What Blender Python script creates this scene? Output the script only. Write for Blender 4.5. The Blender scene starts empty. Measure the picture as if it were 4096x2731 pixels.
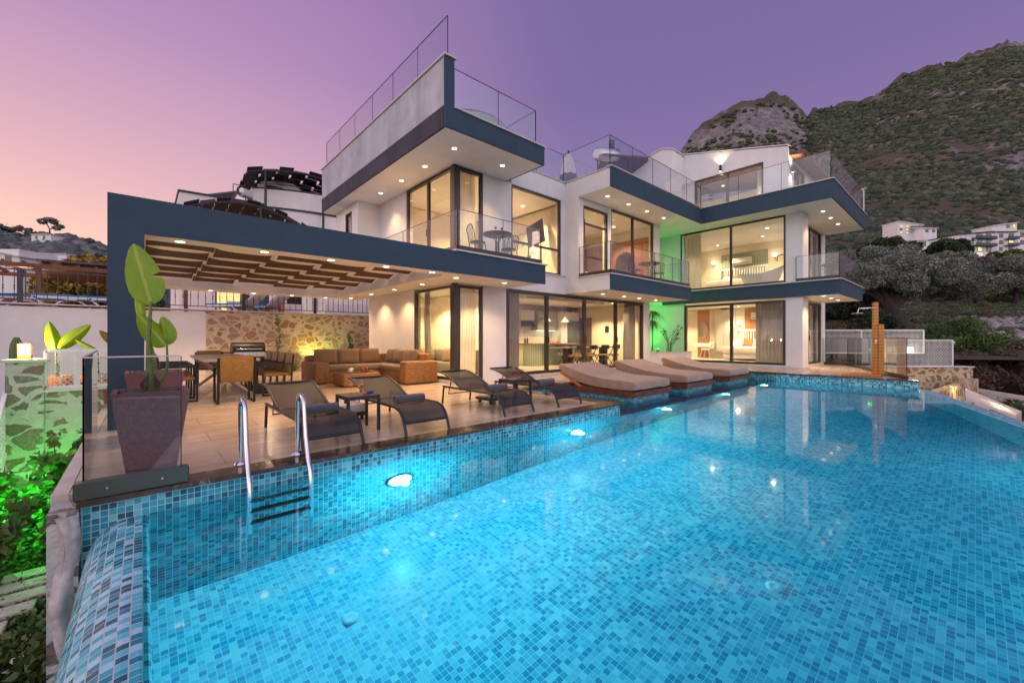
import bpy, bmesh, math, random
import numpy as np
from mathutils import Vector, Matrix, noise as mnoise
random.seed(7); np.random.seed(7)
R = math.radians
S = bpy.context.scene
COL = S.collection

# ------------------------------------------------------------------ camera
# X runs along the pool's terrace edge, Y towards the house, Z up; the terrace floor is Z = 0
AZ = 48.217
cam_d = bpy.data.cameras.new('camera'); cam = bpy.data.objects.new('camera', cam_d); COL.objects.link(cam)
cam.location = (0, 0, 1.2); cam.rotation_euler = (R(90), 0, R(AZ - 90))
cam_d.sensor_width = 36; cam_d.lens = 14.54; cam_d.shift_y = -12.5 / 4096
cam_d.clip_start = 0.05; cam_d.clip_end = 6000
S.camera = cam
S.view_settings.view_transform = 'Standard'; S.view_settings.look = 'None'
S.view_settings.gamma = 1; S.view_settings.exposure = 0.18
S.cycles.max_bounces = 8; S.cycles.diffuse_bounces = 3; S.cycles.glossy_bounces = 4
S.cycles.transmission_bounces = 8; S.cycles.transparent_max_bounces = 24
S.cycles.sample_clamp_indirect = 4.0; S.cycles.sample_clamp_direct = 0
S.cycles.caustics_reflective = False; S.cycles.caustics_refractive = True
S.cycles.use_light_tree = True; S.cycles.use_denoising = True

# ------------------------------------------------------------------ node helpers
class NT:
    def __init__(s, tree): s.t = tree; s.n = tree.nodes; s.l = tree.links
    def new(s, typ, **kw):
        n = s.n.new(typ)
        for k, v in kw.items(): setattr(n, k, v)
        return n
    def set(s, sock, v):
        if isinstance(v, bpy.types.NodeSocket): s.l.new(v, sock)
        elif isinstance(v, (tuple, list)) and len(v) == 3 and sock.type == 'RGBA': sock.default_value = (*v, 1)
        else: sock.default_value = v
    def math(s, op, a, b=0.0, c=None, clamp=False):
        n = s.new('ShaderNodeMath', operation=op); n.use_clamp = clamp
        s.set(n.inputs[0], a); s.set(n.inputs[1], b)
        if c is not None: s.set(n.inputs[2], c)
        return n.outputs[0]
    def vmath(s, op, a, b=None):
        n = s.new('ShaderNodeVectorMath', operation=op); s.set(n.inputs[0], a)
        if b is not None: s.set(n.inputs[1], b)
        return n
    def mix(s, f, a, b, typ='MIX'):
        n = s.new('ShaderNodeMix', data_type='RGBA', blend_type=typ)
        s.set(n.inputs[0], f); s.set(n.inputs[6], a); s.set(n.inputs[7], b)
        return n.outputs[2]
    def ramp(s, f, stops, interp='LINEAR'):
        n = s.new('ShaderNodeValToRGB'); n.color_ramp.interpolation = interp
        e = n.color_ramp.elements
        while len(e) < len(stops): e.new(0.5)
        for k, (p, c) in enumerate(stops):
            e[k].position = p; e[k].color = (*c, 1) if len(c) == 3 else c
        s.set(n.inputs[0], f); return n.outputs[0]
    def maprange(s, v, a, b, c=0.0, d=1.0, smooth=False):
        n = s.new('ShaderNodeMapRange'); n.interpolation_type = 'SMOOTHSTEP' if smooth else 'LINEAR'
        for i, x in enumerate((v, a, b, c, d)): s.set(n.inputs[i], x)
        return n.outputs[0]
    def noise(s, vec, scale, detail=3, rough=0.55):
        n = s.new('ShaderNodeTexNoise'); s.set(n.inputs['Vector'], vec)
        n.inputs['Scale'].default_value = scale; n.inputs['Detail'].default_value = detail
        n.inputs['Roughness'].default_value = rough
        return n.outputs['Fac']

# ------------------------------------------------------------------ world: dusk sky
W = bpy.data.worlds.new("World"); S.world = W; W.use_nodes = True
nt = NT(W.node_tree); nt.n.clear()
SUN_EL, SUN_AZ = 2.0, 106.0            # low over the hill on the left
tc = nt.new('ShaderNodeTexCoord').outputs['Generated']
sep = nt.new('ShaderNodeSeparateXYZ'); nt.set(sep.inputs[0], tc)
flat = nt.vmath('NORMALIZE', nt.vmath('MULTIPLY', tc, (1, 1, 0)).outputs[0]).outputs[0]
sd = (math.cos(R(SUN_AZ)), math.sin(R(SUN_AZ)), 0)
az = nt.vmath('DOT_PRODUCT', flat, sd).outputs['Value']
el = nt.maprange(sep.outputs['Z'], 0.0, 1.0)
side = nt.maprange(az, 0.35, 1.0, 0, 1, True)
high = nt.ramp(el, [(0, (.345, .23, .45)), (.22, (.28, .19, .405)), (.5, (.19, .135, .325)), (1, (.155, .12, .30))])
pink = nt.ramp(el, [(0, (.98, .60, .40)), (.13, (.88, .54, .44)), (.27, (.70, .41, .47)), (.5, (.44, .25, .46)), (.8, (.25, .14, .38)), (1, (.15, .10, .32))])
skyc = nt.mix(side, high, pink)
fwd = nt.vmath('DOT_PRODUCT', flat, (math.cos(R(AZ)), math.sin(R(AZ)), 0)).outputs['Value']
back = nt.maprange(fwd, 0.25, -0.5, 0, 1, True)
skyc = nt.mix(back, skyc, nt.ramp(el, [(0, (1.75, 1.38, 1.28)), (.4, (1.15, 1.03, 1.25)), (1, (.38, .35, .62))]))  # unseen sky behind the camera, brightened beyond the visible sky as fill
sky = nt.new('ShaderNodeTexSky', sky_type='NISHITA'); sky.sun_disc = False
sky.sun_elevation = R(SUN_EL); sky.sun_rotation = R(90 - SUN_AZ)
nis = nt.new('ShaderNodeBackground'); nt.set(nis.inputs[0], sky.outputs[0]); nis.inputs[1].default_value = 0.02
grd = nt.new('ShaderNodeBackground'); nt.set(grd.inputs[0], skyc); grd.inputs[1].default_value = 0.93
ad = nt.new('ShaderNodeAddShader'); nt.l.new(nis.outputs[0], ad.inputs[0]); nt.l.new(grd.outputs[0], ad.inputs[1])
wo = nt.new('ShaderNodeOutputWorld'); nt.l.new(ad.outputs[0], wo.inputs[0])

sun_d = bpy.data.lights.new('sun', 'SUN'); sun_d.energy = 0.35; sun_d.angle = R(12); sun_d.color = (1, .62, .45)
sun = bpy.data.objects.new('sun', sun_d); COL.objects.link(sun)
sun.rotation_euler = (R(90 - 6), 0, R(SUN_AZ - 90 + 180 - 180))
sun.rotation_euler = Vector((-math.cos(R(SUN_AZ + 25)), -math.sin(R(SUN_AZ + 25)), -0.18)).to_track_quat('-Z', 'Y').to_euler()

# ------------------------------------------------------------------ materials
MATS = {}
def principled(name, color=(.5, .5, .5), rough=.6, metal=0.0, spec=0.5, vary=0.0, vscale=3.0, bump=0.0, bscale=60.0, emit=None, estr=0, alpha=None, sheen=0, coat=0):
    m = bpy.data.materials.new(name); m.use_nodes = True; t = NT(m.node_tree)
    p = t.n['Principled BSDF']
    p.inputs['Roughness'].default_value = rough; p.inputs['Metallic'].default_value = metal
    p.inputs['Specular IOR Level'].default_value = spec
    p.inputs['Sheen Weight'].default_value = sheen; p.inputs['Coat Weight'].default_value = coat
    pos = t.new('ShaderNodeNewGeometry').outputs['Position']
    if vary:
        f = t.noise(pos, vscale, 5, .6)
        dk = tuple(c * (1 - vary) for c in color); lt = tuple(min(1, c * (1 + vary)) for c in color)
        bc = t.ramp(f, [(.3, dk), (.7, lt)])
        if name.startswith('stucco'):
            mp = t.new('ShaderNodeMapping'); t.set(mp.inputs[0], pos); mp.inputs['Scale'].default_value = (2.2, 2.2, .35)
            k_ = .80 if name in ('stucco_grey', 'stucco_ink') else .965
            bc = t.mix(1.0, bc, t.ramp(t.noise(mp.outputs[0], 1.0, 6, .7), [(.38, (k_, k_, k_ + .01)), (.56, (1, 1, 1))]), 'MULTIPLY')
        t.set(p.inputs['Base Color'], bc)
    else: p.inputs['Base Color'].default_value = (*color, 1)
    if bump:
        b = t.new('ShaderNodeBump'); b.inputs['Strength'].default_value = bump; b.inputs['Distance'].default_value = .01
        t.set(b.inputs['Height'], t.noise(pos, bscale, 4, .6)); t.set(p.inputs['Normal'], b.outputs[0])
    if emit: p.inputs['Emission Color'].default_value = (*emit, 1); p.inputs['Emission Strength'].default_value = estr
    MATS[name] = m; return m, t, p
def uvn(t): return t.new('ShaderNodeUVMap').outputs[0]

def make_mats():
    P = principled
    P('stucco_white', (.80, .785, .765), .85, vary=.07, vscale=.9, bump=.55, bscale=90)
    P('stucco_grey', (.50, .51, .56), .85, vary=.13, vscale=1.7, bump=.5, bscale=70)
    P('stucco_navy', (.034, .070, .105), .8, vary=.12, vscale=2.0, bump=.5, bscale=90)
    P('stucco_ink', (.055, .055, .075), .85, vary=.25, vscale=3.0, bump=.5, bscale=80)
    P('cap_marble', (.62, .58, .55), .35, vary=.12, vscale=6)
    P('frame_brown', (.035, .028, .024), .38, spec=.6)
    P('charcoal', (.016, .018, .024), .42, spec=.5)
    P('black_iron', (.012, .012, .014), .35, metal=.3)
    P('fence_metal', (.05, .052, .06), .45, metal=.3)
    P('inner_wall', (.80, .72, .58), .8, vary=.03, vscale=2)
    P('inner_floor', (.55, .47, .38), .3, vary=.1, vscale=3)
    P('sage', (.33, .38, .29), .55); P('white_paint', (.82, .82, .8), .45)
    P('chrome', (.75, .77, .8), .12, metal=1.0); P('steel', (.5, .5, .52), .3, metal=1)
    P('wood_red', (.13, .036, .016), .4, vary=.35, vscale=9, bump=.2, bscale=30)
    P('wood_orange', (.50, .17, .028), .45, vary=.25, vscale=8, bump=.15, bscale=40)
    P('wood_table', (.27, .17, .11), .5, vary=.3, vscale=14)
    P('wood_grey', (.42, .34, .28), .55, vary=.25, vscale=10)
    P('wood_brown', (.15, .07, .04), .6, vary=.3, vscale=6)
    P('towel', (.085, .08, .095), .95, vary=.15, vscale=30, bump=.8, bscale=300, sheen=.4)
    P('towel_cloth', (.38, .25, .17), .95, vary=.12, vscale=5, bump=.7, bscale=220, sheen=.3)
    P('cushion', (.24, .145, .07), .9, vary=.08, vscale=30, bump=.35, bscale=400, sheen=.2)
    P('linen', (.78, .72, .62), .9, vary=.04, vscale=6, bump=.3, bscale=12)
    for nm, cc, ff in (('curtain', (.62, .58, .52), .55), ('curtain_dark', (.33, .31, .30), .35), ('linen_sheer', (.82, .78, .70), .6)):
        m, t, p = P(nm, cc, .9, vary=.06, vscale=14); tl = t.new('ShaderNodeBsdfTranslucent'); tl.inputs[0].default_value = (*cc, 1); mx = t.new('ShaderNodeMixShader'); mx.inputs[0].default_value = ff
        o = t.n['Material Output']; t.l.new(p.outputs[0], mx.inputs[1]); t.l.new(tl.outputs[0], mx.inputs[2]); t.l.new(mx.outputs[0], o.inputs[0])
    P('plaster_rough', (.46, .42, .40), .95, vary=.45, vscale=6, bump=1, bscale=14)
    P('pot_stone', (.23, .085, .08), .45, vary=.12, vscale=30, bump=.3, bscale=160)
    P('pebble', (.09, .11, .14), .45, vary=.4, vscale=11)
    P('dry_bark', (.11, .075, .05), .9, vary=.5, vscale=16, bump=1, bscale=40)
    P('bark', (.05, .04, .035), .95, vary=.4, vscale=7, bump=1, bscale=20)
    P('white_plastic', (.78, .8, .84), .4); P('blue_cloth', (.03, .26, .50), .8, vary=.1, vscale=5)
    P('skin', (.45, .24, .16), .6); P('shirt', (.10, .10, .12), .9)
    P('shade_dark', (.105, .062, .04), .8, vary=.25, vscale=9, bump=.5, bscale=80)
    P('shade_white', (.86, .84, .80), .6)
    P('stone_cap', (.62, .56, .50), .6, vary=.15, vscale=4, bump=.3, bscale=40)
    P('terracotta', (.50, .17, .06), .85, vary=.25, vscale=3, bump=.4, bscale=30)
    P('red_paint', (.22, .02, .015), .5, vary=.15)
    P('umbrella_cloth', (.55, .53, .55), .9, vary=.1, vscale=6); P('umbrella_dark', (.09, .11, .14), .9, vary=.1, vscale=6)
    P('rubber', (.02, .02, .02), .7); P('blue_bottle', (.03, .08, .35), .35); P('orange_cap', (.7, .2, .03), .4)
    P('dark_glass', (.012, .014, .02), .06, spec=.8); P('gold', (.6, .4, .15), .25, metal=1)
    P('leaf_far', (.045, .06, .04), .9, vary=.45, vscale=.35)
    P('grass', (.05, .085, .02), .9, vary=.5, vscale=9, bump=1, bscale=50)
    P('paver', (.62, .55, .46), .7, vary=.15, vscale=5, bump=.3, bscale=60)
    P('rock_pale', (.30, .265, .25), .95, vary=.55, vscale=4, bump=1, bscale=5)
    P('yellow_paint', (.62, .6, .5), .5); P('orange_drink', (.8, .22, .02), .1); P('red_wine', (.25, .01, .015), .1)
    P('solar_panel', (.015, .018, .03), .15, spec=.8); P('counter', (.22, .17, .14), .3)
    P('cactus_skin', (.07, .13, .05), .6, vary=.3, vscale=30)
    P('tv_screen', (.09, .055, .02), .6); P('mirror', (.85, .85, .83), .03, metal=1)
    P('shoe_metal', (.09, .105, .09), .35, metal=.6)
    def em(name, c, s):
        m = bpy.data.materials.new(name); m.use_nodes = True; t = NT(m.node_tree); t.n.clear()
        e = t.new('ShaderNodeEmission'); e.inputs[0].default_value = (*c, 1); e.inputs[1].default_value = s
        o = t.new('ShaderNodeOutputMaterial'); t.l.new(e.outputs[0], o.inputs[0]); MATS[name] = m
        try: m.cycles.emission_sampling = 'NONE'
        except Exception: pass
    em('glow_warm', (1, .80, .50), 6.0); em('glow_white', (.85, .95, 1.0), 30.0); em('glow_lamp', (1, .85, .6), 5.0)
    em('glow_green', (.1, 1, .1), 14.0); em('glow_strip', (1, .9, .7), 3.0)
    em('glow_sign', (1, .95, .9), .9); em('glow_window', (1, .72, .3), 1.1)

    # thin glass: clear with a Schlick reflection, the same from both sides
    def glass(name, tint, refl=1.0, rough=0.0):
        m = bpy.data.materials.new(name); m.use_nodes = True; t = NT(m.node_tree); t.n.clear()
        g = t.new('ShaderNodeNewGeometry')
        c = t.math('ABSOLUTE', t.vmath('DOT_PRODUCT', g.outputs['Incoming'], g.outputs['Normal']).outputs['Value'])
        f = t.math('MULTIPLY_ADD', t.math('POWER', t.math('SUBTRACT', 1.0, c), 5.0), 0.96 * refl, 0.04 * refl)
        tr = t.new('ShaderNodeBsdfTransparent'); tr.inputs[0].default_value = (*tint, 1)
        gl = t.new('ShaderNodeBsdfGlossy'); gl.inputs['Roughness'].default_value = rough
        mx = t.new('ShaderNodeMixShader'); t.set(mx.inputs[0], f); t.l.new(tr.outputs[0], mx.inputs[1]); t.l.new(gl.outputs[0], mx.inputs[2])
        o = t.new('ShaderNodeOutputMaterial'); t.l.new(mx.outputs[0], o.inputs[0]); MATS[name] = m
    glass('window_glass', (.97, .97, .96)); glass('rail_glass', (.925, .96, .965), 1.7); glass('clear_glass', (.97, .98, .98), 1.5)
    # sling fabric: fine open weave
    m, t, p = P('sling', (.035, .034, .038), .6)
    v = t.new('ShaderNodeTexChecker'); t.set(v.inputs[0], uvn(t)); v.inputs['Scale'].default_value = 700
    p.inputs['Base Color'].default_value = (.022, .020, .021, 1)
    p.inputs['Alpha'].default_value = .93
    # mosaic
    def mosaic(name, stops, rough=.22, grout=(.46, .55, .56)):
        m, t, p = P(name, (0, 0, 0), rough, spec=.5 if name != 'mosaic_weir' else .28)
        uv = uvn(t)
        wob = t.new('ShaderNodeTexNoise'); wob.inputs['Scale'].default_value = 3; t.set(wob.inputs['Vector'], uv)
        uv2 = t.vmath('ADD', uv, t.vmath('SCALE', wob.outputs['Color']).outputs[0])
        sc = uv2.inputs[1].links[0].from_node; sc.inputs['Scale'].default_value = .006
        b = t.new('ShaderNodeTexBrick'); b.offset = 0; b.squash = 1; t.set(b.inputs['Vector'], uv2.outputs[0])
        b.inputs['Scale'].default_value = 1; b.inputs['Brick Width'].default_value = .047; b.inputs['Row Height'].default_value = .047
        b.inputs['Mortar Size'].default_value = .0026; b.inputs['Mortar Smooth'].default_value = .2
        b.inputs['Color1'].default_value = (0, 0, 0, 1); b.inputs['Color2'].default_value = (1, 1, 1, 1); b.inputs['Mortar'].default_value = (.5, .5, .5, 1)
        col = t.ramp(b.outputs['Color'], stops, 'CONSTANT')
        big = t.noise(uv, .9, 2)
        col = t.mix(1.0, col, t.ramp(big, [(.3, (.82, .86, .88)), (.7, (1.12, 1.08, 1.06))]), 'MULTIPLY')
        t.set(p.inputs['Base Color'], t.mix(b.outputs['Fac'], col, grout))
        t.set(p.inputs['Roughness'], t.maprange(b.outputs['Fac'], 0, 1, rough, .8))
        bp = t.new('ShaderNodeBump'); bp.inputs['Strength'].default_value = .35; bp.inputs['Distance'].default_value = .002
        h = t.math('SUBTRACT', t.math('MULTIPLY', t.noise(uv, 14, 2), .6), b.outputs['Fac'])
        t.set(bp.inputs['Height'], h); t.set(p.inputs['Normal'], bp.outputs[0])
    mosaic('mosaic_teal', [(0, (.006, .10, .15)), (.22, (.012, .18, .26)), (.40, (.02, .27, .36)), (.62, (.035, .34, .42)), (.86, (.13, .48, .55))])
    mosaic('mosaic_light', [(0, (.05, .32, .50)), (.24, (.09, .42, .59)), (.40, (.20, .53, .68)), (.62, (.30, .62, .74)), (.84, (.46, .74, .82))], grout=(.55, .74, .78))
    mosaic('mosaic_weir', [(0, (.0, .13, .18)), (.16, (.0, .25, .33)), (.34, (.02, .42, .52)), (.55, (.11, .55, .65)), (.80, (.38, .68, .76))], .2, grout=(.56, .55, .54))
    # terrace porcelain planks with thin joints
    m, t, p = P('terrace_tile', (.5, .4, .3), .3, spec=.5)
    uv = uvn(t)
    b = t.new('ShaderNodeTexBrick'); b.offset = 0.5; t.set(b.inputs['Vector'], uv); b.inputs['Scale'].default_value = 1
    b.inputs['Brick Width'].default_value = 1.2; b.inputs['Row Height'].default_value = .6; b.inputs['Mortar Size'].default_value = .006; b.inputs['Mortar Smooth'].default_value = .6
    b.inputs['Color1'].default_value = (.38, .38, .38, 1); b.inputs['Color2'].default_value = (.62, .62, .62, 1)
    mp = t.new('ShaderNodeMapping'); t.set(mp.inputs[0], uv); mp.inputs['Scale'].default_value = (1.0, 3.2, 1)
    gr = t.noise(mp.outputs[0], 1.6, 6, .65)
    gr2 = t.noise(uv, .8, 4)
    f = t.math('ADD', t.math('MULTIPLY', gr, .7), t.math('ADD', t.math('MULTIPLY', gr2, .35), t.math('MULTIPLY', b.outputs['Color'], .3)))
    col = t.ramp(f, [(.45, (.52, .39, .27)), (.68, (.62, .48, .35)), (.90, (.70, .57, .43))])
    t.set(p.inputs['Base Color'], t.mix(b.outputs['Fac'], col, (.27, .205, .15)))
    t.set(p.inputs['Roughness'], t.maprange(gr, .3, .7, .16, .30))
    # dark marble coping with pale veins
    m, t, p = P('coping_marble', (.05, .03, .02), .14, spec=.6)
    pos = t.new('ShaderNodeNewGeometry').outputs['Position']
    n1 = t.new('ShaderNodeTexNoise'); n1.inputs['Scale'].default_value = 3.5; n1.inputs['Detail'].default_value = 8; n1.inputs['Distortion'].default_value = 1.2; t.set(n1.inputs['Vector'], pos)
    vein = t.math('ABSOLUTE', t.math('SUBTRACT', n1.outputs['Fac'], .5))
    base = t.ramp(t.noise(pos, 9, 6), [(.3, (.020, .012, .010)), (.7, (.10, .062, .045))])
    t.set(p.inputs['Base Color'], t.mix(t.maprange(vein, 0, .012, .7, 0), base, (.34, .26, .22)))
    # rubble wall: stones in pale mortar
    def rubble(name, mort, stones, scale=2.9, jit=1.0, lo=.20):
        m, t, p = P(name, mort, .9)
        uv = uvn(t); w = t.new('ShaderNodeTexNoise'); w.inputs['Scale'].default_value = 3.5; w.inputs['Detail'].default_value = 4; t.set(w.inputs['Vector'], uv)
        d = t.vmath('SCALE', t.vmath('SUBTRACT', w.outputs['Color'], (.5, .5, .5)).outputs[0]); d.inputs['Scale'].default_value = .16
        v = t.vmath('ADD', t.vmath('MULTIPLY', uv, (.82, 1.1, 1)).outputs[0], d.outputs[0]).outputs[0]
        v1 = t.new('ShaderNodeTexVoronoi', feature='DISTANCE_TO_EDGE'); v1.inputs['Scale'].default_value = scale; v1.inputs['Randomness'].default_value = .85; t.set(v1.inputs['Vector'], v)
        v2 = t.new('ShaderNodeTexVoronoi', feature='F1'); v2.inputs['Scale'].default_value = scale; v2.inputs['Randomness'].default_value = .85; t.set(v2.inputs['Vector'], v)
        s2 = t.new('ShaderNodeSeparateColor'); t.set(s2.inputs[0], v2.outputs['Color'])
        thr = t.maprange(s2.outputs[1], 0, 1, lo - .10, lo + .09)
        edge = t.math('ADD', v1.outputs['Distance'], t.math('MULTIPLY', t.math('SUBTRACT', t.noise(uv, 22, 4), .5), .12))
        mask = t.maprange(edge, t.math('SUBTRACT', thr, .02), t.math('ADD', thr, .025))
        sc = t.ramp(s2.outputs[0], stones)
        sc = t.mix(1.0, sc, t.ramp(t.noise(uv, 26, 5, .7), [(.3, (.55, .5, .46)), (.72, (1.3, 1.3, 1.3))]), 'MULTIPLY')
        mo = t.mix(1.0, mort, t.ramp(t.noise(uv, 7, 5), [(.3, (.86, .84, .82)), (.7, (1.08, 1.08, 1.08))]), 'MULTIPLY')
        t.set(p.inputs['Base Color'], t.mix(mask, mo, sc))
        bp = t.new('ShaderNodeBump'); bp.inputs['Strength'].default_value = 1; bp.inputs['Distance'].default_value = .035
        t.set(bp.inputs['Height'], t.math('ADD', t.math('MULTIPLY', mask, .7), t.math('MULTIPLY', t.noise(uv, 30, 5), .6))); t.set(p.inputs['Normal'], bp.outputs[0])
    rubble('rubble_warm', (.66, .54, .38), [(0, (.40, .20, .10)), (.25, (.50, .31, .18)), (.5, (.44, .32, .21)), (.75, (.55, .38, .23)), (1, (.34, .26, .19))], 4.3, lo=.14)
    rubble('rubble_grey', (.55, .53, .50), [(0, (.22, .15, .12)), (.4, (.28, .24, .21)), (.7, (.30, .20, .16)), (1, (.17, .15, .14))], 4.2, lo=.14)
    rubble('rubble_gold', (.62, .52, .34), [(0, (.36, .14, .05)), (.3, (.42, .26, .12)), (.6, (.32, .17, .09)), (1, (.45, .30, .14))], 3.3, lo=.15)
    rubble('subway', (.7, .65, .55), [(0, (.8, .75, .65)), (1, (.8, .75, .65))], 9)
    # wicker weaves
    def wicker(name, c1, c2, wd, hg):
        m, t, p = P(name, c1, .5)
        b = t.new('ShaderNodeTexBrick'); b.offset = .5; t.set(b.inputs['Vector'], uvn(t)); b.inputs['Scale'].default_value = 1
        b.inputs['Brick Width'].default_value = wd; b.inputs['Row Height'].default_value = hg; b.inputs['Mortar Size'].default_value = hg * .16; b.inputs['Mortar Smooth'].default_value = 1
        b.inputs['Color1'].default_value = (*c1, 1); b.inputs['Color2'].default_value = (*c2, 1); b.inputs['Mortar'].default_value = tuple(c * .18 for c in c1) + (1,)
        t.set(p.inputs['Base Color'], b.outputs['Color'])
        bp = t.new('ShaderNodeBump'); bp.invert = True; bp.inputs['Strength'].default_value = 1; bp.inputs['Distance'].default_value = .012
        t.set(bp.inputs['Height'], b.outputs['Fac']); t.set(p.inputs['Normal'], bp.outputs[0])
    wicker('wicker_sofa', (.50, .24, .07), (.30, .135, .035), .075, .022); wicker('wicker_chair', (.44, .24, .06), (.30, .15, .035), .04, .016)
    # slatted / ribbed panels
    def ribs(name, c, period, axis=0):
        m, t, p = P(name, c, .5)
        s = t.new('ShaderNodeSeparateXYZ'); t.set(s.inputs[0], uvn(t))
        f = t.math('PINGPONG', s.outputs[axis], period / 2)
        g = t.maprange(f, period * .08, period * .16)
        t.set(p.inputs['Base Color'], t.mix(g, tuple(x * (.55 if name == 'board_slats' else .25) for x in c), c))
    ribs('ribs_sage', (.34, .40, .30), .07); ribs('ribs_wood', (.42, .18, .06), .05); ribs('louvre_white', (.80, .76, .66), .045, 1); ribs('ribs_cream', (.5, .42, .3), .08)
    ribs('deck_slats', (.60, .24, .05), .09); ribs('board_slats', (.66, .26, .05), .10, 1)
    # hexagon tiles (dark, pale joints)
    m, t, p = P('hex_tile', (.05, .04, .035), .3)
    s = t.new('ShaderNodeTexVoronoi', feature='DISTANCE_TO_EDGE'); s.inputs['Scale'].default_value = 5.5; s.inputs['Randomness'].default_value = 0
    sp = t.new('ShaderNodeSeparateXYZ'); t.set(sp.inputs[0], uvn(t)); cb = t.new('ShaderNodeCombineXYZ')
    row = t.math('FLOOR', t.math('MULTIPLY', sp.outputs[1], 5.5)); odd = t.math('MULTIPLY', t.math('MODULO', row, 2), .5 / 5.5)
    t.set(cb.inputs[0], t.math('ADD', sp.outputs[0], odd)); t.set(cb.inputs[1], sp.outputs[1]); t.set(s.inputs['Vector'], cb.outputs[0])
    t.set(p.inputs['Base Color'], t.mix(t.maprange(s.outputs['Distance'], .02, .05), (.35, .24, .12), (.055, .045, .04)))
    # foliage, tone by leaf
    def leaf(name, a, b, c=None, rough=.6):
        m, t, p = P(name, a, rough)
        g = t.new('ShaderNodeNewGeometry'); r = g.outputs['Random Per Island']
        stops = [(0, a), (1, b)] if c is None else [(0, a), (.6, b), (1, c)]
        t.set(p.inputs['Base Color'], t.mix(1, t.ramp(r, stops), t.ramp(t.noise(g.outputs['Position'], .8, 3), [(.3, (.6, .6, .6)), (.7, (1.3, 1.3, 1.3))]), 'MULTIPLY'))
        p.inputs['Subsurface Weight'].default_value = 0
    leaf('leaf_olive', (.08, .10, .07), (.19, .22, .16), (.40, .43, .38)); leaf('leaf_purple', (.08, .065, .07), (.18, .15, .16), (.28, .24, .25))
    leaf('leaf_dark', (.018, .042, .016), (.045, .085, .03)); leaf('leaf_mid', (.05, .085, .018), (.12, .17, .03)); leaf('leaf_yellow', (.12, .10, .02), (.38, .26, .03), (.5, .33, .05))
    leaf('leaf_garden', (.04, .10, .025), (.11, .21, .045), (.15, .16, .04)); leaf('leaf_dry', (.08, .05, .035), (.17, .11, .08)); leaf('bush_far', (.026, .046, .028), (.06, .082, .045), (.13, .13, .08), .95)
    leaf('leaf_cover', (.04, .11, .02), (.10, .19, .03), (.16, .25, .06)); leaf('bush_blue', (.07, .09, .085), (.13, .15, .145), (.19, .19, .17), .95)
    # banana leaf with ribs
    m, t, p = P('banana_leaf', (.2, .4, .02), .38, spec=.5)
    sp = t.new('ShaderNodeSeparateXYZ'); t.set(sp.inputs[0], uvn(t))
    ax = t.math('ABSOLUTE', sp.outputs[0])
    rb = t.math('PINGPONG', t.math('SUBTRACT', sp.outputs[1], t.math('MULTIPLY', ax, .6)), .0055)
    c1 = t.mix(t.maprange(rb, 0, .0055), (.20, .36, .008), (.27, .46, .015))
    c1 = t.mix(t.maprange(ax, .006, .011, 1, 0), c1, (.42, .50, .08))
    c1 = t.mix(1, c1, t.ramp(t.noise(uvn(t), 9, 4), [(.3, (.75, .8, .7)), (.7, (1.15, 1.1, 1.1))]), 'MULTIPLY')
    c1 = t.mix(t.maprange(t.noise(uvn(t), 22, 5, .7), .66, .72), c1, (.16, .09, .02))
    t.set(p.inputs['Base Color'], c1)
    tl = t.new('ShaderNodeBsdfTranslucent'); t.set(tl.inputs[0], c1); mx = t.new('ShaderNodeMixShader'); mx.inputs[0].default_value = .35
    o = t.n['Material Output']; t.l.new(p.outputs[0], mx.inputs[1]); t.l.new(tl.outputs[0], mx.inputs[2]); t.l.new(mx.outputs[0], o.inputs[0])
    bp = t.new('ShaderNodeBump'); bp.inputs['Strength'].default_value = .5; bp.inputs['Distance'].default_value = .003; t.set(bp.inputs['Height'], rb); t.set(p.inputs['Normal'], bp.outputs[0])
    P('banana_stem', (.13, .17, .03), .5, vary=.4, vscale=14, bump=.5, bscale=40)
    # water
    m = bpy.data.materials.new('pool_water'); m.use_nodes = True; t = NT(m.node_tree); t.n.clear(); MATS['pool_water'] = m
    g = t.new('ShaderNodeNewGeometry'); mp = t.new('ShaderNodeMapping'); t.set(mp.inputs[0], g.outputs['Position']); mp.inputs['Scale'].default_value = (1, 1.6, 1)
    bp = t.new('ShaderNodeBump'); bp.inputs['Strength'].default_value = 1.0; bp.inputs['Distance'].default_value = .0002
    t.set(bp.inputs['Height'], t.noise(mp.outputs[0], 5, 3, .55))
    fr = t.new('ShaderNodeFresnel'); fr.inputs[0].default_value = 1.333; t.set(fr.inputs[1], bp.outputs[0])
    rf = t.new('ShaderNodeBsdfRefraction'); rf.inputs['IOR'].default_value = 1.333; rf.inputs['Roughness'].default_value = 0; rf.inputs[0].default_value = (.20, .84, .96, 1); t.set(rf.inputs['Normal'], bp.outputs[0])
    gl = t.new('ShaderNodeBsdfGlossy'); gl.inputs['Roughness'].default_value = .045; t.set(gl.inputs['Normal'], bp.outputs[0])
    mx = t.new('ShaderNodeMixShader'); t.set(mx.inputs[0], fr.outputs[0]); t.l.new(rf.outputs[0], mx.inputs[1]); t.l.new(gl.outputs[0], mx.inputs[2])
    o = t.new('ShaderNodeOutputMaterial'); t.l.new(mx.outputs[0], o.inputs[0])
    # mountain
    m, t, p = P('mountain_soil', (.2, .14, .1), .95)
    g = t.new('ShaderNodeNewGeometry'); pos = g.outputs['Position']; sz = t.new('ShaderNodeSeparateXYZ'); t.set(sz.inputs[0], g.outputs['Normal'])
    soil = t.ramp(t.noise(pos, .03, 6, .65), [(.35, (.07, .06, .04)), (.52, (.12, .09, .06)), (.7, (.17, .115, .085))])
    rock = t.ramp(t.noise(pos, .12, 8, .75), [(.35, (.08, .075, .08)), (.5, (.20, .18, .18)), (.65, (.36, .31, .28))])
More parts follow.
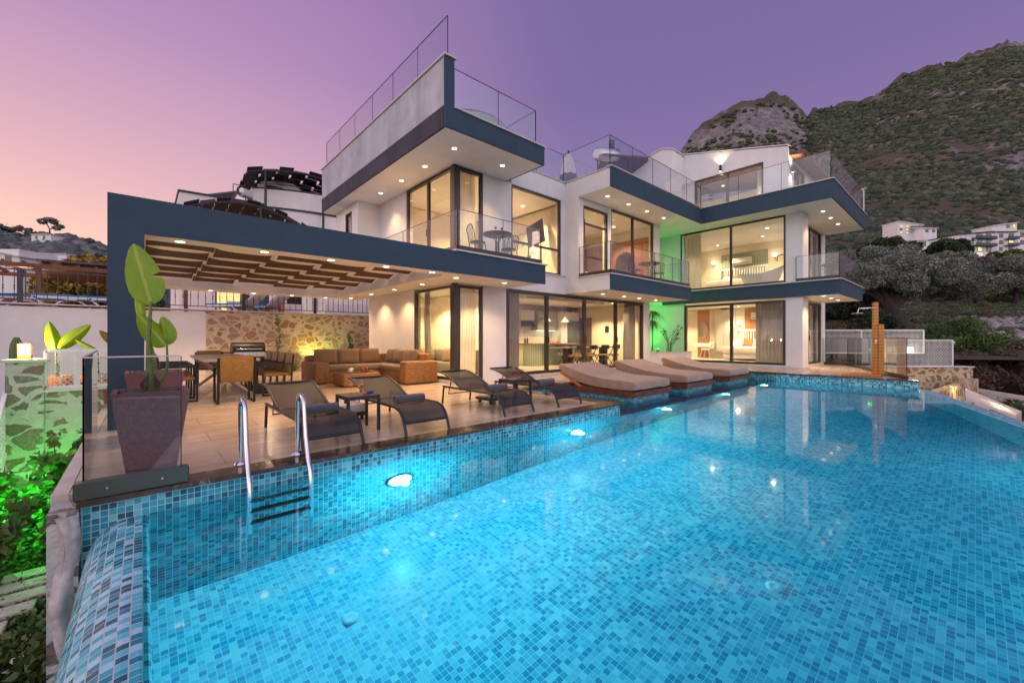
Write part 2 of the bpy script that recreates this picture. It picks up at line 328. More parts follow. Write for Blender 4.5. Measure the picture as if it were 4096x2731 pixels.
    rm = t.maprange(t.math('ADD', t.noise(pos, .022, 5, .7), t.math('MULTIPLY', t.math('SUBTRACT', .86, sz.outputs[2]), .9)), .55, .62)
    t.set(p.inputs['Base Color'], t.mix(rm, soil, rock))
    bp = t.new('ShaderNodeBump'); bp.inputs['Strength'].default_value = 1; bp.inputs['Distance'].default_value = 3; t.set(bp.inputs['Height'], t.noise(pos, .15, 8, .75)); t.set(p.inputs['Normal'], bp.outputs[0])
make_mats()

# ------------------------------------------------------------------ mesh builder
class MB:
    def __init__(s): s.v = []; s.f = []; s.sm = []; s.uv = {}; s.rot = 0.0
    def add(s, verts, faces, smooth=False, uv=None):
        o = len(s.v); s.v += [tuple(v) for v in verts]
        for k, f in enumerate(faces):
            if uv: s.uv[len(s.f)] = uv[k]
            s.f.append(tuple(i + o for i in f)); s.sm.append(smooth)
        return s
    def box(s, x0, y0, z0, x1, y1, z1):
        if x0 > x1: x0, x1 = x1, x0
        if y0 > y1: y0, y1 = y1, y0
        if z0 > z1: z0, z1 = z1, z0
        V = [(x0, y0, z0), (x1, y0, z0), (x1, y1, z0), (x0, y1, z0), (x0, y0, z1), (x1, y0, z1), (x1, y1, z1), (x0, y1, z1)]
        return s.add(V, [(0, 3, 2, 1), (4, 5, 6, 7), (0, 1, 5, 4), (1, 2, 6, 5), (2, 3, 7, 6), (3, 0, 4, 7)])
    def rbox(s, x0, y0, z0, x1, y1, z1, r=.02, seg=2, mat=None):
        bm = bmesh.new(); bmesh.ops.create_cube(bm, size=1)
        for v in bm.verts: v.co = Vector(((x0 + x1) / 2 + v.co.x * (x1 - x0), (y0 + y1) / 2 + v.co.y * (y1 - y0), (z0 + z1) / 2 + v.co.z * (z1 - z0)))
        bmesh.ops.bevel(bm, geom=bm.edges[:], offset=r, segments=seg, affect='EDGES', profile=.5)
        if mat is not None: bmesh.ops.transform(bm, matrix=mat, verts=bm.verts)
        bm.verts.index_update()
        s.add([v.co[:] for v in bm.verts], [tuple(v.index for v in f.verts) for f in bm.faces], seg > 1); bm.free(); return s
    def poly(s, pts): return s.add(pts, [tuple(range(len(pts)))])
    def prism(s, pts, d):
        # closed solid: polygon pts (3-D) swept by the vector d
        n = len(pts); d = Vector(d); P2 = [tuple(Vector(p) + d) for p in pts]
        nv = Vector((0, 0, 0))
        for i in range(n):
            a, b = Vector(pts[i]), Vector(pts[(i + 1) % n]); nv += a.cross(b)
        fl = nv.dot(d) > 0
        F = [tuple(range(n))[::-1] if fl else tuple(range(n)), tuple(range(n, 2 * n)) if fl else tuple(range(n, 2 * n))[::-1]]
        for i in range(n):
            j = (i + 1) % n; q = (i, j, j + n, i + n); F.append(q if fl else q[::-1])
        return s.add(list(pts) + P2, F)
    def tube(s, pts, r, n=8, cap=True, closed=False):
        pts = [Vector(p) for p in pts]; m = len(pts); rr = r if isinstance(r, (list, tuple)) else [r] * m
        V = []; up = None
        for i, p in enumerate(pts):
            a = pts[(i - 1) % m] if (i or closed) else p; b = pts[(i + 1) % m] if (i < m - 1 or closed) else p
            t = (b - a).normalized() if (b - a).length > 1e-9 else Vector((0, 0, 1))
            if up is None:
                up = Vector((0, 0, 1)) if abs(t.z) < .9 else Vector((1, 0, 0))
            u = t.cross(up); u = u.normalized() if u.length > 1e-6 else t.orthogonal().normalized()
            w = u.cross(t).normalized(); up = w
            for k in range(n):
                a_ = 2 * math.pi * k / n; V.append(p + (u * math.cos(a_) + w * math.sin(a_)) * rr[i])
        F = []
        for i in range(m if closed else m - 1):
            for k in range(n):
                j = (i + 1) % m; F.append((i * n + k, i * n + (k + 1) % n, j * n + (k + 1) % n, j * n + k))
        s.add(V, F, n > 4)
        if cap and not closed: s.add(V[:n], [tuple(range(n))[::-1]]); s.add(V[-n:], [tuple(range(n))])
        return s
    def bar(s, a, b, w, h=None):
        # rectangular bar a-b
        a, b = Vector(a), Vector(b); h = h or w; t = (b - a).normalized()
        up = Vector((0, 0, 1)) if abs(t.z) < .95 else Vector((0, 1, 0))
        u = t.cross(up).normalized() * w / 2; v = t.cross(u).normalized() * h / 2
        V = [a - u - v, a + u - v, a + u + v, a - u + v, b - u - v, b + u - v, b + u + v, b - u + v]
        return s.add(V, [(0, 1, 2, 3), (7, 6, 5, 4), (0, 4, 5, 1), (1, 5, 6, 2), (2, 6, 7, 3), (3, 7, 4, 0)])
    def lathe(s, prof, c=(0, 0, 0), n=20):
        V = []; F = []
        for r, z in prof:
            for k in range(n): a = 2 * math.pi * k / n; V.append((c[0] + r * math.cos(a), c[1] + r * math.sin(a), c[2] + z))
        for i in range(len(prof) - 1):
            for k in range(n): F.append((i * n + k, i * n + (k + 1) % n, (i + 1) * n + (k + 1) % n, (i + 1) * n + k))
        return s.add(V, F, True)
    def cyl(s, c, r, h, n=16): return s.lathe([(0.0001, 0), (r, 0), (r, h), (0.0001, h)], c, n)
    def grid(s, fn, nu, nv, smooth=True, uvs=None):
        V = [fn(i / nu, j / nv) for j in range(nv + 1) for i in range(nu + 1)]
        F = [(j * (nu + 1) + i, j * (nu + 1) + i + 1, (j + 1) * (nu + 1) + i + 1, (j + 1) * (nu + 1) + i) for j in range(nv) for i in range(nu)]
        uv = None
        if uvs: U = [uvs(i / nu, j / nv) for j in range(nv + 1) for i in range(nu + 1)]; uv = [[U[k] for k in f] for f in F]
        return s.add(V, F, smooth, uv)
    def ball(s, c, r, sub=2, sc=(1, 1, 1), jit=0):
        bm = bmesh.new(); bmesh.ops.create_icosphere(bm, subdivisions=sub, radius=1)
        V = []
        for v in bm.verts:
            k = 1 + random.uniform(-jit, jit); V.append((c[0] + v.co.x * r * sc[0] * k, c[1] + v.co.y * r * sc[1] * k, c[2] + v.co.z * r * sc[2] * k))
        s.add(V, [tuple(v.index for v in f.verts) for f in bm.faces], True); bm.free(); return s
    def build(s, name, mat, parent=None, world=True):
        me = bpy.data.meshes.new(name); me.from_pydata(s.v, [], s.f)
        me.polygons.foreach_set('use_smooth', s.sm)
        uvl = me.uv_layers.new(name='UVMap'); V = s.v; co = np.zeros(len(me.loops) * 2, np.float32); k = 0
        cr, sr = math.cos(s.rot), math.sin(s.rot)
        for pi, p in enumerate(me.polygons):
            if pi in s.uv:
                for u in s.uv[pi]: co[k] = u[0]; co[k + 1] = u[1]; k += 2
                continue
            n = p.normal; ax, ay, azz = abs(n.x), abs(n.y), abs(n.z)
            if azz > .71: e1 = (cr, sr, 0); e2 = (-sr, cr, 0)
            else:
                l = math.hypot(n.x, n.y) or 1; e1 = (-n.y / l, n.x / l, 0)
                if abs(e1[0]) > abs(e1[1]):
                    if e1[0] < 0: e1 = (-e1[0], -e1[1], 0)
                elif e1[1] < 0: e1 = (-e1[0], -e1[1], 0)
                e2 = (0, 0, 1)
            for vi in p.vertices:
                x, y, z = V[vi]; co[k] = x * e1[0] + y * e1[1]; co[k + 1] = x * e2[0] + y * e2[1] + z * e2[2]; k += 2
        uvl.data.foreach_set('uv', co)
        if mat: me.materials.append(MATS[mat])
        o = bpy.data.objects.new(name, me); COL.objects.link(o)
        if parent is not None:
            o.parent = parent
            if world:
                q = Vector((0, 0, 0)); pp = parent
                while pp is not None: q += pp.location; pp = pp.parent
                o.location = -q
        return o

def tag(o, label=None, cat=None, group=None, kind=None):
    if label: o['label'] = label
    if cat: o['category'] = cat
    if group: o['group'] = group
    if kind: o['kind'] = kind
    return o
def thing(name, label, cat, loc=(0, 0, 0), rz=0, group=None):
    o = bpy.data.objects.new(name, None); COL.objects.link(o); o.location = loc; o.rotation_euler = (0, 0, rz)
    o.empty_display_size = .1
    return tag(o, label, cat, group)
def copy_tree(o, parent=None):
    c = o.copy(); COL.objects.link(c); c.parent = parent
    for ch in list(o.children): copy_tree(ch, c)
    return c
def structure(o): o['kind'] = 'structure'; return o
def lamp(name, typ, loc, energy, color=(1, .76, .46), size=.05, parent=None, aim=None, spot=150, blend=.6):
    d = bpy.data.lights.new(name, typ); d.energy = energy; d.color = color
    if typ in ('POINT', 'SPOT'): d.shadow_soft_size = size
    if typ == 'AREA': d.shape = 'DISK'; d.size = size
    if typ == 'SPOT': d.spot_size = R(spot); d.spot_blend = blend
    o = bpy.data.objects.new(name, d); COL.objects.link(o)
    if aim is not None: o.rotation_euler = Vector(aim).to_track_quat('-Z', 'Y').to_euler()
    if parent is not None:
        o.parent = parent; o.location = Vector(loc) - parent.location
    else: o.location = loc
    return o
def disc(c, r, n=14, down=True):
    return [(c[0] + r * math.cos(2 * math.pi * k / n), c[1] + (1 if not down else -1) * r * math.sin(2 * math.pi * k / n), c[2]) for k in range(n)]

# ================================================================== terrace, decks, pool
WZ = -0.19                      # water level
FL = -1.82                      # pool floor
mb = MB(); mb.prism([(-.42, 4.62, -.35), (6.35, 4.62, -.35), (6.35, 7.42, -.35), (15.6, 7.42, -.35), (15.6, 17.3, -.35), (-.42, 17.3, -.35)], (0, 0, .35)); structure(mb.build('terrace_floor', 'terrace_tile'))
mb = MB(); mb.prism([(15.86, 1.25, -.35), (22.4, 3.55, -.35), (22.4, 17.3, -.35), (15.86, 17.3, -.35)], (0, 0, .41)); mb.box(15.6, 7.42, -.35, 15.86, 17.3, .06); structure(mb.build('far_deck', 'terrace_tile'))
mb = MB(); mb.prism([(-.36, 4.34, -.035), (6.66, 4.34, -.035), (6.66, 7.14, -.035), (15.6, 7.14, -.035), (15.6, 7.42, -.035), (6.35, 7.42, -.035), (6.35, 4.62, -.035), (-.42, 4.62, -.035), (-.42, 4.34, -.035)][:8] + [], (0, 0, .039)); structure(mb.build('pool_coping', 'coping_marble'))
mb = MB(); mb.prism([(15.55, .98, .025), (15.86, 1.1, .025), (15.86, 7.42, .025), (15.55, 7.42, .025)], (0, 0, .039)); structure(mb.build('far_pool_coping', 'coping_marble'))
# pool shell: walls and floor of glass mosaic
dx, dy = .96, .276
def edge(x): return 1.06 + (x - 15.6) * .2875        # the slanting infinity edge
mb = MB()
def wallq(p, q, z0, z1): mb.poly([(q[0], q[1], z0), (p[0], p[1], z0), (p[0], p[1], z1), (q[0], q[1], z1)])
wallq((-.34, 4.38), (6.6, 4.38), FL, -.035)
wallq((6.6, 4.38), (15.6, 4.38), FL, -.44)            # front of the sun shelf
wallq((6.6, 4.38), (6.6, 7.18), -.44, -.035); wallq((6.6, 7.18), (15.6, 7.18), -.44, -.035)
mb.poly([(6.6, 4.38, -.44), (15.6, 4.38, -.44), (15.6, 7.18, -.44), (6.6, 7.18, -.44)])
wallq((15.6, 7.18), (15.6, 4.38), -.44, .025)
structure(mb.build('pool_wall', 'mosaic_teal'))
mb = MB(); wallq((15.6, 4.38), (15.6, 1.0), FL, .025)
structure(mb.build('far_pool_wall', 'mosaic_weir'))
mb = MB(); mb.poly([(.03, -4, FL), (-2, -4, FL), (15.6, -4, FL), (15.6, 4.38, FL), (.03, 4.38, FL)][:1] + [(15.6, -4, FL), (15.6, 4.38, FL), (.03, 4.38, FL)])
structure(mb.build('pool_floor', 'mosaic_light'))
# left infinity edge: rounded weir
prof = [(.035, FL), (.035, -.24), (.02, -.20), (-.01, -.187), (-.07, -.190), (-.14, -.205), (-.20, -.235), (-.255, -.285), (-.295, -.36), (-.32, -.46), (-.335, -.60), (-.345, -1.1), (-.35, -3.1)]
mb = MB(); s = 0; ys = [4.38, -4.2]
for i in range(len(prof) - 1):
    (xa, za), (xb, zb) = prof[i], prof[i + 1]; l = math.hypot(xb - xa, zb - za)
    mb.add([(xa, ys[0], za), (xa, ys[1], za), (xb, ys[1], zb), (xb, ys[0], zb)], [(0, 3, 2, 1)], True, [[(s, ys[0]), (s + l, ys[0]), (s + l, ys[1]), (s, ys[1])]]); s += l
w_ = mb.build('infinity_edge', 'mosaic_weir'); structure(w_)
# right infinity edge, slanting
mb = MB(); x0, x1 = -2.0, 15.72; L_ = math.hypot(x1 - x0, edge(x1) - edge(x0))
nx, ny = .2763, -.9611
pr_ = [(0, FL), (0, -.2), (.02, -.180), (.26, -.185), (.33, -.21), (.37, -.28), (.39, -.5), (.4, -1.4)]
s = 0
for i in range(len(pr_) - 1):
    (oa, za), (ob, zb) = pr_[i], pr_[i + 1]; l = math.hypot(ob - oa, zb - za)
    A = [(x0 + nx * oa, edge(x0) + ny * oa, za), (x1 + nx * oa, edge(x1) + ny * oa, za), (x1 + nx * ob, edge(x1) + ny * ob, zb), (x0 + nx * ob, edge(x0) + ny * ob, zb)]
    mb.add(A, [(0, 3, 2, 1)], False, [[(0, s), (0, s + l), (L_, s + l), (L_, s)]]); s += l
structure(mb.build('slanting_infinity_edge', 'mosaic_light'))
xl = 15.6 + (-3.9 - 1.06) / .2875
mb = MB(); mb.poly([(.0, edge(0), WZ), (15.62, edge(15.62), WZ), (15.62, 7.2, WZ), (6.58, 7.2, WZ), (6.58, 4.4, WZ), (.0, 4.4, WZ)])
structure(mb.build('water', 'pool_water'))
# floor returns and wall inlets
for k, (x, y) in enumerate([(1.24, 3.32), (4.01, 3.34), (4.05, 1.15), (6.99, 3.4)]):
    mb = MB(); mb.lathe([(.0001, .012), (.02, .014), (.03, .02), (.055, .018), (.065, .004), (.065, 0)], (x, y, FL), 20)
    tag(mb.build('pool_inlet', 'white_plastic'), ('round white floor inlet under water in the near left of the pool', 'round white floor inlet under water in front of the second sling lounger', 'round white floor inlet under water in the near middle of the pool', 'round white floor inlet under water in front of the daybeds')[k], 'pool fitting', 'white inlets in the pool floor')
# pool lights
PL = [(2.19, -.85, .13, 'large glowing pool light below the ladder side of the terrace curb'), (5.30, -.79, .115, 'bright pool light under water below the end loungers'), (8.17, -.68, .075, 'small pool light below the first daybed'),
      (11.25, -.60, .075, 'small pool light below the middle daybed'), (14.16, -.56, .075, 'small pool light below the farthest daybed')]
for x, z, r, lab in PL:
    mb = MB(); mb.tube([(x, 4.38, z), (x, 4.36, z)], r + .025, 20); t = thing('pool_light', lab, 'pool light', (x, 4.38, z), group='underwater pool lights')
    mb.build('bezel', 'white_plastic', t)
    mb = MB(); mb.tube([(x, 4.361, z), (x, 4.345, z)], r, 20); mb.build('lens', 'glow_white', t)
    lamp('pool_lamp', 'POINT', (x, 4.25, z), 200 if r > .08 else 45, (.70, .94, 1), .05, t); lamp('pool_lamp', 'SPOT', (x, 4.33, z), 80 if r > .08 else 40, (.62, .90, 1), .08, t, (0.05, -1, -.18), 172, .35)
# fill lights added out of view in the slanting edge to brighten the pool
for x, y, a in [(2.2, edge(2.2), (-.28, .96, -.1)), (5.2, edge(5.2), (-.28, .96, -.1)), (8.4, edge(8.4), (-.1, .96, -.1))]:
    t = thing('pool_light', 'added fill light, out of view under water in the inner face of the slanting infinity edge', 'pool light', (x, y, -.7), group='added fill lights in the slanting edge')
    mb = MB(); c = Vector((x, y, -.7)); n_ = Vector((-.276, .961, 0)); mb.tube([c + n_ * .004, c + n_ * .03], .1, 20); mb.build('bezel', 'white_plastic', t)
    mb = MB(); mb.tube([c + n_ * .031, c + n_ * .036], .08, 20); mb.build('lens', 'glow_white', t)
    lamp('pool_lamp', 'SPOT', c + n_ * .06, 62, (.62, .90, 1), .08, t, a, 172, .35)

# ================================================================== the villa
V = thing('villa', 'modern white villa with navy balcony bands, flat roofs and lit glass fronts beside the pool', 'house')
def P_(name, mat, fn, parent=V):
    mb = MB(); fn(mb); return mb.build(name, mat, parent)
def boxes(name, mat, L, parent=V):
    if name in ('wall', 'inner_wall', 'inner_floor') and len(L) > 1:
        return [boxes(name, mat, [b], parent) for b in L][0]
    mb = MB()
    for b in L: mb.box(*b)
    return mb.build(name, mat, parent)
T = .22
def window(axis, c, a0, a1, z0, z1, mulls=(), hor=(), fr=.07, dep=.09, mat='frame_brown', parent=V):
    # axis 'Y': plane Y = c facing -Y, spans X a0..a1; axis 'X': plane X = c facing -X, spans Y a0..a1
    mb = MB()
    def b(u0, u1, v0, v1, d0=0, d1=dep):
        if axis == 'Y': mb.box(u0, c + d0, v0, u1, c + d1, v1)
        else: mb.box(c + d0, u0, v0, c + d1, u1, v1)
    b(a0, a1, z0, z0 + fr); b(a0, a1, z1 - fr, z1); b(a0, a0 + fr, z0 + fr, z1 - fr); b(a1 - fr, a1, z0 + fr, z1 - fr)
    for m in mulls: b(m - fr * .6, m + fr * .6, z0 + fr, z1 - fr, .005, dep - .005)
    for h in hor: b(a0 + fr, a1 - fr, h - fr * .5, h + fr * .5, .01, dep - .01)
    w = mb.build('window', mat, parent)
    mb = MB(); pts = [a0 + fr] + list(mulls) + [a1 - fr]
    for u0, u1 in zip(pts[:-1], pts[1:]):
        if axis == 'Y': mb.box(u0 + .01, c + .042, z0 + fr, u1 - .01, c + .048, z1 - fr)
        else: mb.box(c + .042, u0 + .01, z0 + fr, c + .048, u1 - .01, z1 - fr)
    mb.build('pane', 'window_glass', w)
    # handles
    for m in mulls:
        if z1 - z0 < 2: break
        mb = MB()
        if axis == 'Y': mb.box(m + .01, c - .03, z0 + .95, m + .035, c - .001, z0 + 1.15)
        else: mb.box(c - .03, m + .01, z0 + .95, c - .001, m + .035, z0 + 1.15)
        mb.build('handle', 'charcoal', w)
    return w
def curtain(axis, c, a0, a1, z0, z1, mat='curtain', folds=9, amp=.05, parent=V):
    mb = MB()
    def fn(u, v):
        w = a0 + (a1 - a0) * u; d = amp * math.sin(u * folds * 2 * math.pi + .6 * math.sin(v * 4)) * (.7 + .3 * v) + .02 * math.sin(v * 5 + u * 9)
        z = z0 + (z1 - z0) * v
        return (w, c + d, z) if axis == 'Y' else (c + d, w, z)
    mb.grid(fn, folds * 8, 6); return mb.build('curtain', mat, parent)
S1, F1, S2 = 2.64, 3.12, 5.72       # ground soffit, first floor, upper soffit

# --- ground floor walls
boxes('wall', 'stucco_white', [(6.03, 11.12, 0, 6.03 + T, 14.4, S1), (6.03 + T, 14.2, 0, 15.5, 14.4, S1), (6.05, 9.02, 0, 6.03 + T, 11.12, .1)])
boxes('wall', 'stucco_white', [(6.98, 9.0, 0, 7.82, 9 + T, S1), (15.2, 9.0, 0, 15.74, 9 + T, S1), (15.54, 9 + T, 0, 15.74, 14.2, S1)])
boxes('door_sill', 'stone_cap', [(6.0, 8.97, 0, 6.98, 9.3, .1), (7.82, 8.95, 0, 15.2, 9.3, .11), (15.75, 8.95, 0, 15.78, 9, .1), (5.97, 9.3, 0, 6.0, 11.1, .1)][:2])
window('X', 6.03, 9.12, 11.1, .1, 2.6, fr=.07); window('Y', 9.0, 6.15, 6.96, .1, 2.6)
boxes('corner_post', 'frame_brown', [(6.02, 8.99, .1, 6.15, 9.12, S1)])
window('Y', 8.98, 7.83, 15.19, .11, 2.62, (9.54, 11.43, 13.31), fr=.085, dep=.12)
curtain('Y', 9.32, 6.28, 6.95, .1, 2.6, 'linen_sheer', 8); curtain('Y', 9.34, 7.9, 8.62, .1, 2.6, 'curtain_dark', 7); curtain('Y', 9.34, 14.35, 15.1, .1, 2.6, 'curtain_dark', 8)
curtain('X', 6.38, 10.82, 11.05, .1, 2.6, 'curtain_dark', 3)
# --- slabs: soffits white, fronts navy
boxes('floor_slab', 'stucco_white', [(5.12, 7.55, S1, 7.86, 9.0, 3.10), (5.12, 9.0, S1, 6.03, 15.7, 3.10), (6.05, 9.03, S1, 15.54, 14.2, 3.10), (-.30, 7.55, S1 - .02, 5.12, 7.96, 3.09), (-.30, 14.95, S1, 5.12, 15.7, 3.09), (-.30, 7.96, S1, .0, 14.95, 3.09)])
boxes('fascia', 'stucco_navy', [(.02, 7.50, S1 - .022, 7.88, 7.55, 3.10), (-.34, 7.50, -.3, .02, 7.92, 3.10)])
boxes('balcony_cap', 'cap_marble', [(5.05, 7.46, 3.101, 7.93, 7.60, 3.135), (5.05, 7.60, 3.101, 7.93, 9, 3.13), (5.05, 9, 3.101, 6.03, 15.6, 3.13)])
# pergola shade cloth woven between the beams
mb = MB(); mw = MB(); nx_, ny_ = 5, 12; cw = 5.1 / nx_; rh = 6.96 / ny_
for i in range(nx_):
    for j in range(ny_):
        y0 = 7.97 + j * rh; xa = .02 + i * cw; xb = xa + cw; dark = (i + j) % 2 == 0
        def fn(u, v, xa=xa, y0=y0, dark=dark):
            k = 2 * u - 1; e = k * k * k * k
            z = (3.0 + .05 * e if not dark else 2.99 - .01 * e) - (.14 if dark else .115) * v
            return (xa + cw * (u * (.96 if dark else 1.04) + (.02 if dark else -.02)), y0 + rh * v, z)
        (mb if dark else mw).grid(fn, 10, 3)
mb.build('shade_cloth', 'shade_dark', V); mw.build('shade_slats', 'shade_white', V)
mb = MB()
for i in range(6): mb.box(.02 + i * cw - .02, 7.96, 3.03, .02 + i * cw + .02, 14.95, 3.08)
mb.build('shade_rafter', 'shade_white', V)

# --- first floor, left block
boxes('wall', 'stucco_white', [(6.03, 11.62, F1, 6.03 + T, 13.5, S2), (5.27, 13.5, F1, 6.03 + T, 13.72, S2), (5.27, 13.72, F1, 5.47, 14.0, S2), (5.27, 14.0, F1, 5.47, 14.6, 4.5), (5.27, 14.0, 5.5, 5.47, 14.6, S2), (5.27, 14.6, F1, 5.47, 15.5, S2)])
boxes('wall', 'stucco_white', [(6.98, 9.0, F1, 8.02, 9 + T, S2), (7.88, 9.0, S1 + .001, 10.4, 9.025, 3.22), (8.02, 9.026, 3.11, 10.2, 9 + T, 3.215), (8.02, 9.0, 5.70, 10.4, 9 + T, 6.30), (10.2, 9.01, 3.22, 10.4, 9 + T, 5.70), (6.2, 14.2, F1, 10.4, 14.4, S2)])
window('X', 5.27, 14.0, 14.6, 4.5, 5.5, fr=.05)
window('X', 6.03, 9.12, 11.6, F1 + .02, S2 - .02, (10.35,), fr=.07); window('Y', 9.0, 6.15, 6.96, F1 + .02, S2 - .02)
boxes('corner_post', 'frame_brown', [(6.02, 8.99, F1, 6.15, 9.12, S2)])
window('Y', 9.03, 8.03, 10.2, 3.24, 5.70, (), (4.06,), fr=.06)
boxes('window_sill', 'cap_marble', [(8.0, 8.94, 3.215, 10.4, 9.02, 3.245)])
curtain('Y', 9.34, 6.28, 6.95, F1, S2, 'linen_sheer', 8)
# upper block with the raised left wall
boxes('roof_slab', 'stucco_white', [(4.84, 7.55, S2, 7.80, 15.6, 6.16), (7.80, 9.22, S2, 10.4, 15.6, 6.1)])
boxes('fascia', 'stucco_navy', [(5.03, 7.50, S2 - .003, 7.84, 7.55, 6.17), (4.80, 7.50, S2 - .003, 5.03, 7.56, 7.22), (7.80, 7.55, S2 - .003, 7.84, 9.0, 6.17)])
boxes('side_parapet', 'stucco_grey', [(4.80, 7.56, 6.17, 5.02, 15.6, 7.21)]); boxes('side_band', 'stucco_ink', [(4.79, 7.56, S2 - .003, 4.84, 15.6, 6.17)])
boxes('parapet_cap', 'cap_marble', [(4.76, 7.46, 7.22, 5.07, 15.65, 7.255), (5.03, 7.46, 6.171, 7.9, 7.62, 6.20), (7.72, 7.62, 6.171, 7.9, 9.0, 6.20), (7.9, 8.96, 6.301, 10.42, 9.25, 6.33)])
# --- middle block
boxes('wall', 'stucco_white', [(10.4, 7.25, S2 + .02, 10.6, 9.2, 6.30), (10.4, 8.45, F1, 10.65, 9.2, S2 + .02), (10.4, 7.25, S1 + .02, 10.6, 9.0, F1), (10.65, 8.45, 5.52, 12.19, 8.67, S2 + .02), (12.0, 8.45, F1, 12.19, 8.67, 5.52), (15.06, 8.45, F1, 15.53, 8.67, S2 + .02), (15.33, 8.67, F1, 15.53, 14.2, S2 + .02), (10.4, 14.0, F1, 15.33, 14.2, S2)])
boxes('roof_slab', 'stucco_white', [(10.6, 7.26, S2 + .02, 22.5, 14.4, 6.1), (16.58, 3.08, S2 + .02, 22.5, 7.26, 6.1)])
boxes('fascia', 'stucco_navy', [(10.40, 7.21, S2 + .015, 16.58, 7.26, 6.30), (16.53, 3.03, S2 + .015, 16.58, 7.21, 6.33), (16.58, 3.03, S2 + .015, 22.6, 3.08, 6.33)])
boxes('parapet_cap', 'cap_marble', [(10.36, 7.17, 6.331, 16.49, 7.36, 6.36), (10.36, 7.36, 6.301, 10.62, 9.0, 6.33), (16.49, 2.99, 6.332, 16.70, 7.36, 6.362), (16.70, 2.99, 6.332, 22.62, 3.20, 6.362)])
boxes('roof_edge_wall', 'stucco_white', [(22.45, 3.09, 6.1, 22.62, 5.2, 7.42)]); boxes('parapet_cap', 'cap_marble', [(22.40, 3.02, 7.421, 22.67, 5.25, 7.455)])
boxes('balcony_slab', 'stucco_white', [(10.6, 7.26, S1 + .02, 15.6, 9.0, 3.12)]); boxes('fascia', 'stucco_navy', [(10.40, 7.21, S1 + .015, 15.62, 7.26, 3.12)])
boxes('balcony_cap', 'cap_marble', [(10.36, 7.17, 3.121, 15.68, 7.4, 3.155), (10.36, 7.4, 3.121, 10.62, 8.44, 3.155)])
window('Y', 8.47, 10.66, 12.0, F1 + .03, 5.51, (), (4.95,), fr=.06); window('Y', 8.47, 12.19, 15.06, F1 + .03, 5.72, (13.62,), fr=.06)
boxes('wall_inner_tile', 'hex_tile', [(10.9, 9.6, F1, 12.2, 9.66, 5.6)]); curtain('Y', 8.75, 12.25, 12.5, F1, 5.7, 'curtain', 3)
# --- right wing
boxes('wall', 'stucco_white', [(17.58, 4.10, .02, 18.35, 4.62, 2.70), (18.35, 4.5, .02, 19.0, 4.7, 2.70), (22.05, 4.45, .02, 22.7, 4.65, 2.70), (17.6, 8.45, .02, 17.8, 12.2, 5.74), (17.62, 4.62, .06, 17.8, 8.45, .2), (22.5, 4.65, .02, 22.7, 12.4, 5.74), (15.74, 12.0, 0, 22.5, 12.2, 5.74)])
boxes('wall', 'stucco_white', [(17.58, 4.10, 3.25, 18.35, 4.62, 5.74), (18.35, 4.5, 3.25, 19.0, 4.7, 5.74), (22.05, 4.45, 3.25, 22.7, 4.65, 5.74)])
boxes('plinth', 'stone_cap', [(17.52, 4.04, .06, 17.58, 8.5, .16), (17.58, 4.04, .06, 18.4, 4.10, .16), (18.4, 4.38, .06, 22.1, 4.5, .15)])
boxes('balcony_slab', 'stucco_white', [(17.55, 3.06, 2.70, 21.55, 12.2, 3.2), (21.55, 4.45, 2.70, 22.7, 12.2, 3.2)]); boxes('fascia', 'stucco_navy', [(17.50, 3.01, 2.695, 17.55, 9.4, 3.2), (17.55, 3.01, 2.695, 21.6, 3.06, 3.2)])
boxes('balcony_cap', 'cap_marble', [(17.44, 2.95, 3.201, 17.62, 9.4, 3.235), (17.62, 2.95, 3.201, 21.66, 3.14, 3.235), (17.62, 3.14, 3.201, 21.6, 4.1, 3.23)])
window('X', 17.62, 4.63, 8.44, .2, 2.62, (6.52,), fr=.09, dep=.11); window('X', 17.6, 4.63, 8.6, 3.27, 5.73, (6.53,), fr=.06)
window('Y', 4.47, 19.0, 22.05, .16, 2.66, (20.1,), fr=.07); window('Y', 4.47, 19.0, 22.05, 3.25, 5.72, (20.3,), fr=.07)
curtain('X', 18.0, 4.75, 5.75, .2, 2.62, 'curtain_dark', 8); curtain('X', 17.95, 7.85, 8.5, 3.27, 5.7, 'curtain', 6)
curtain('Y', 4.9, 20.2, 21.9, .2, 2.6, 'curtain', 10); curtain('Y', 4.9, 20.4, 21.9, 3.3, 5.7, 'curtain', 10)
# recess between the blocks
boxes('recess_beam', 'stucco_white', [(15.74, 9.6, 5.0, 17.58, 9.9, 5.3)])
boxes('planter_box', 'stucco_white', [(15.76, 9.0, .0, 16.4, 9.15, .62), (16.25, 8.1, 0.05, 16.4, 9.0, .62), (16.4, 8.1, 0.05, 17.57, 8.25, .62)]); boxes('planter_cap', 'cap_marble', [(15.76, 8.94, .621, 16.45, 9.2, .65), (16.2, 8.05, .621, 16.45, 8.94, .65), (16.45, 8.05, .621, 17.57, 8.3, .65)])
boxes('planter_soil', 'grass', [(15.78, 9.15, .3, 17.56, 11.9, .57), (16.4, 8.25, .3, 17.56, 9.15, .57)])
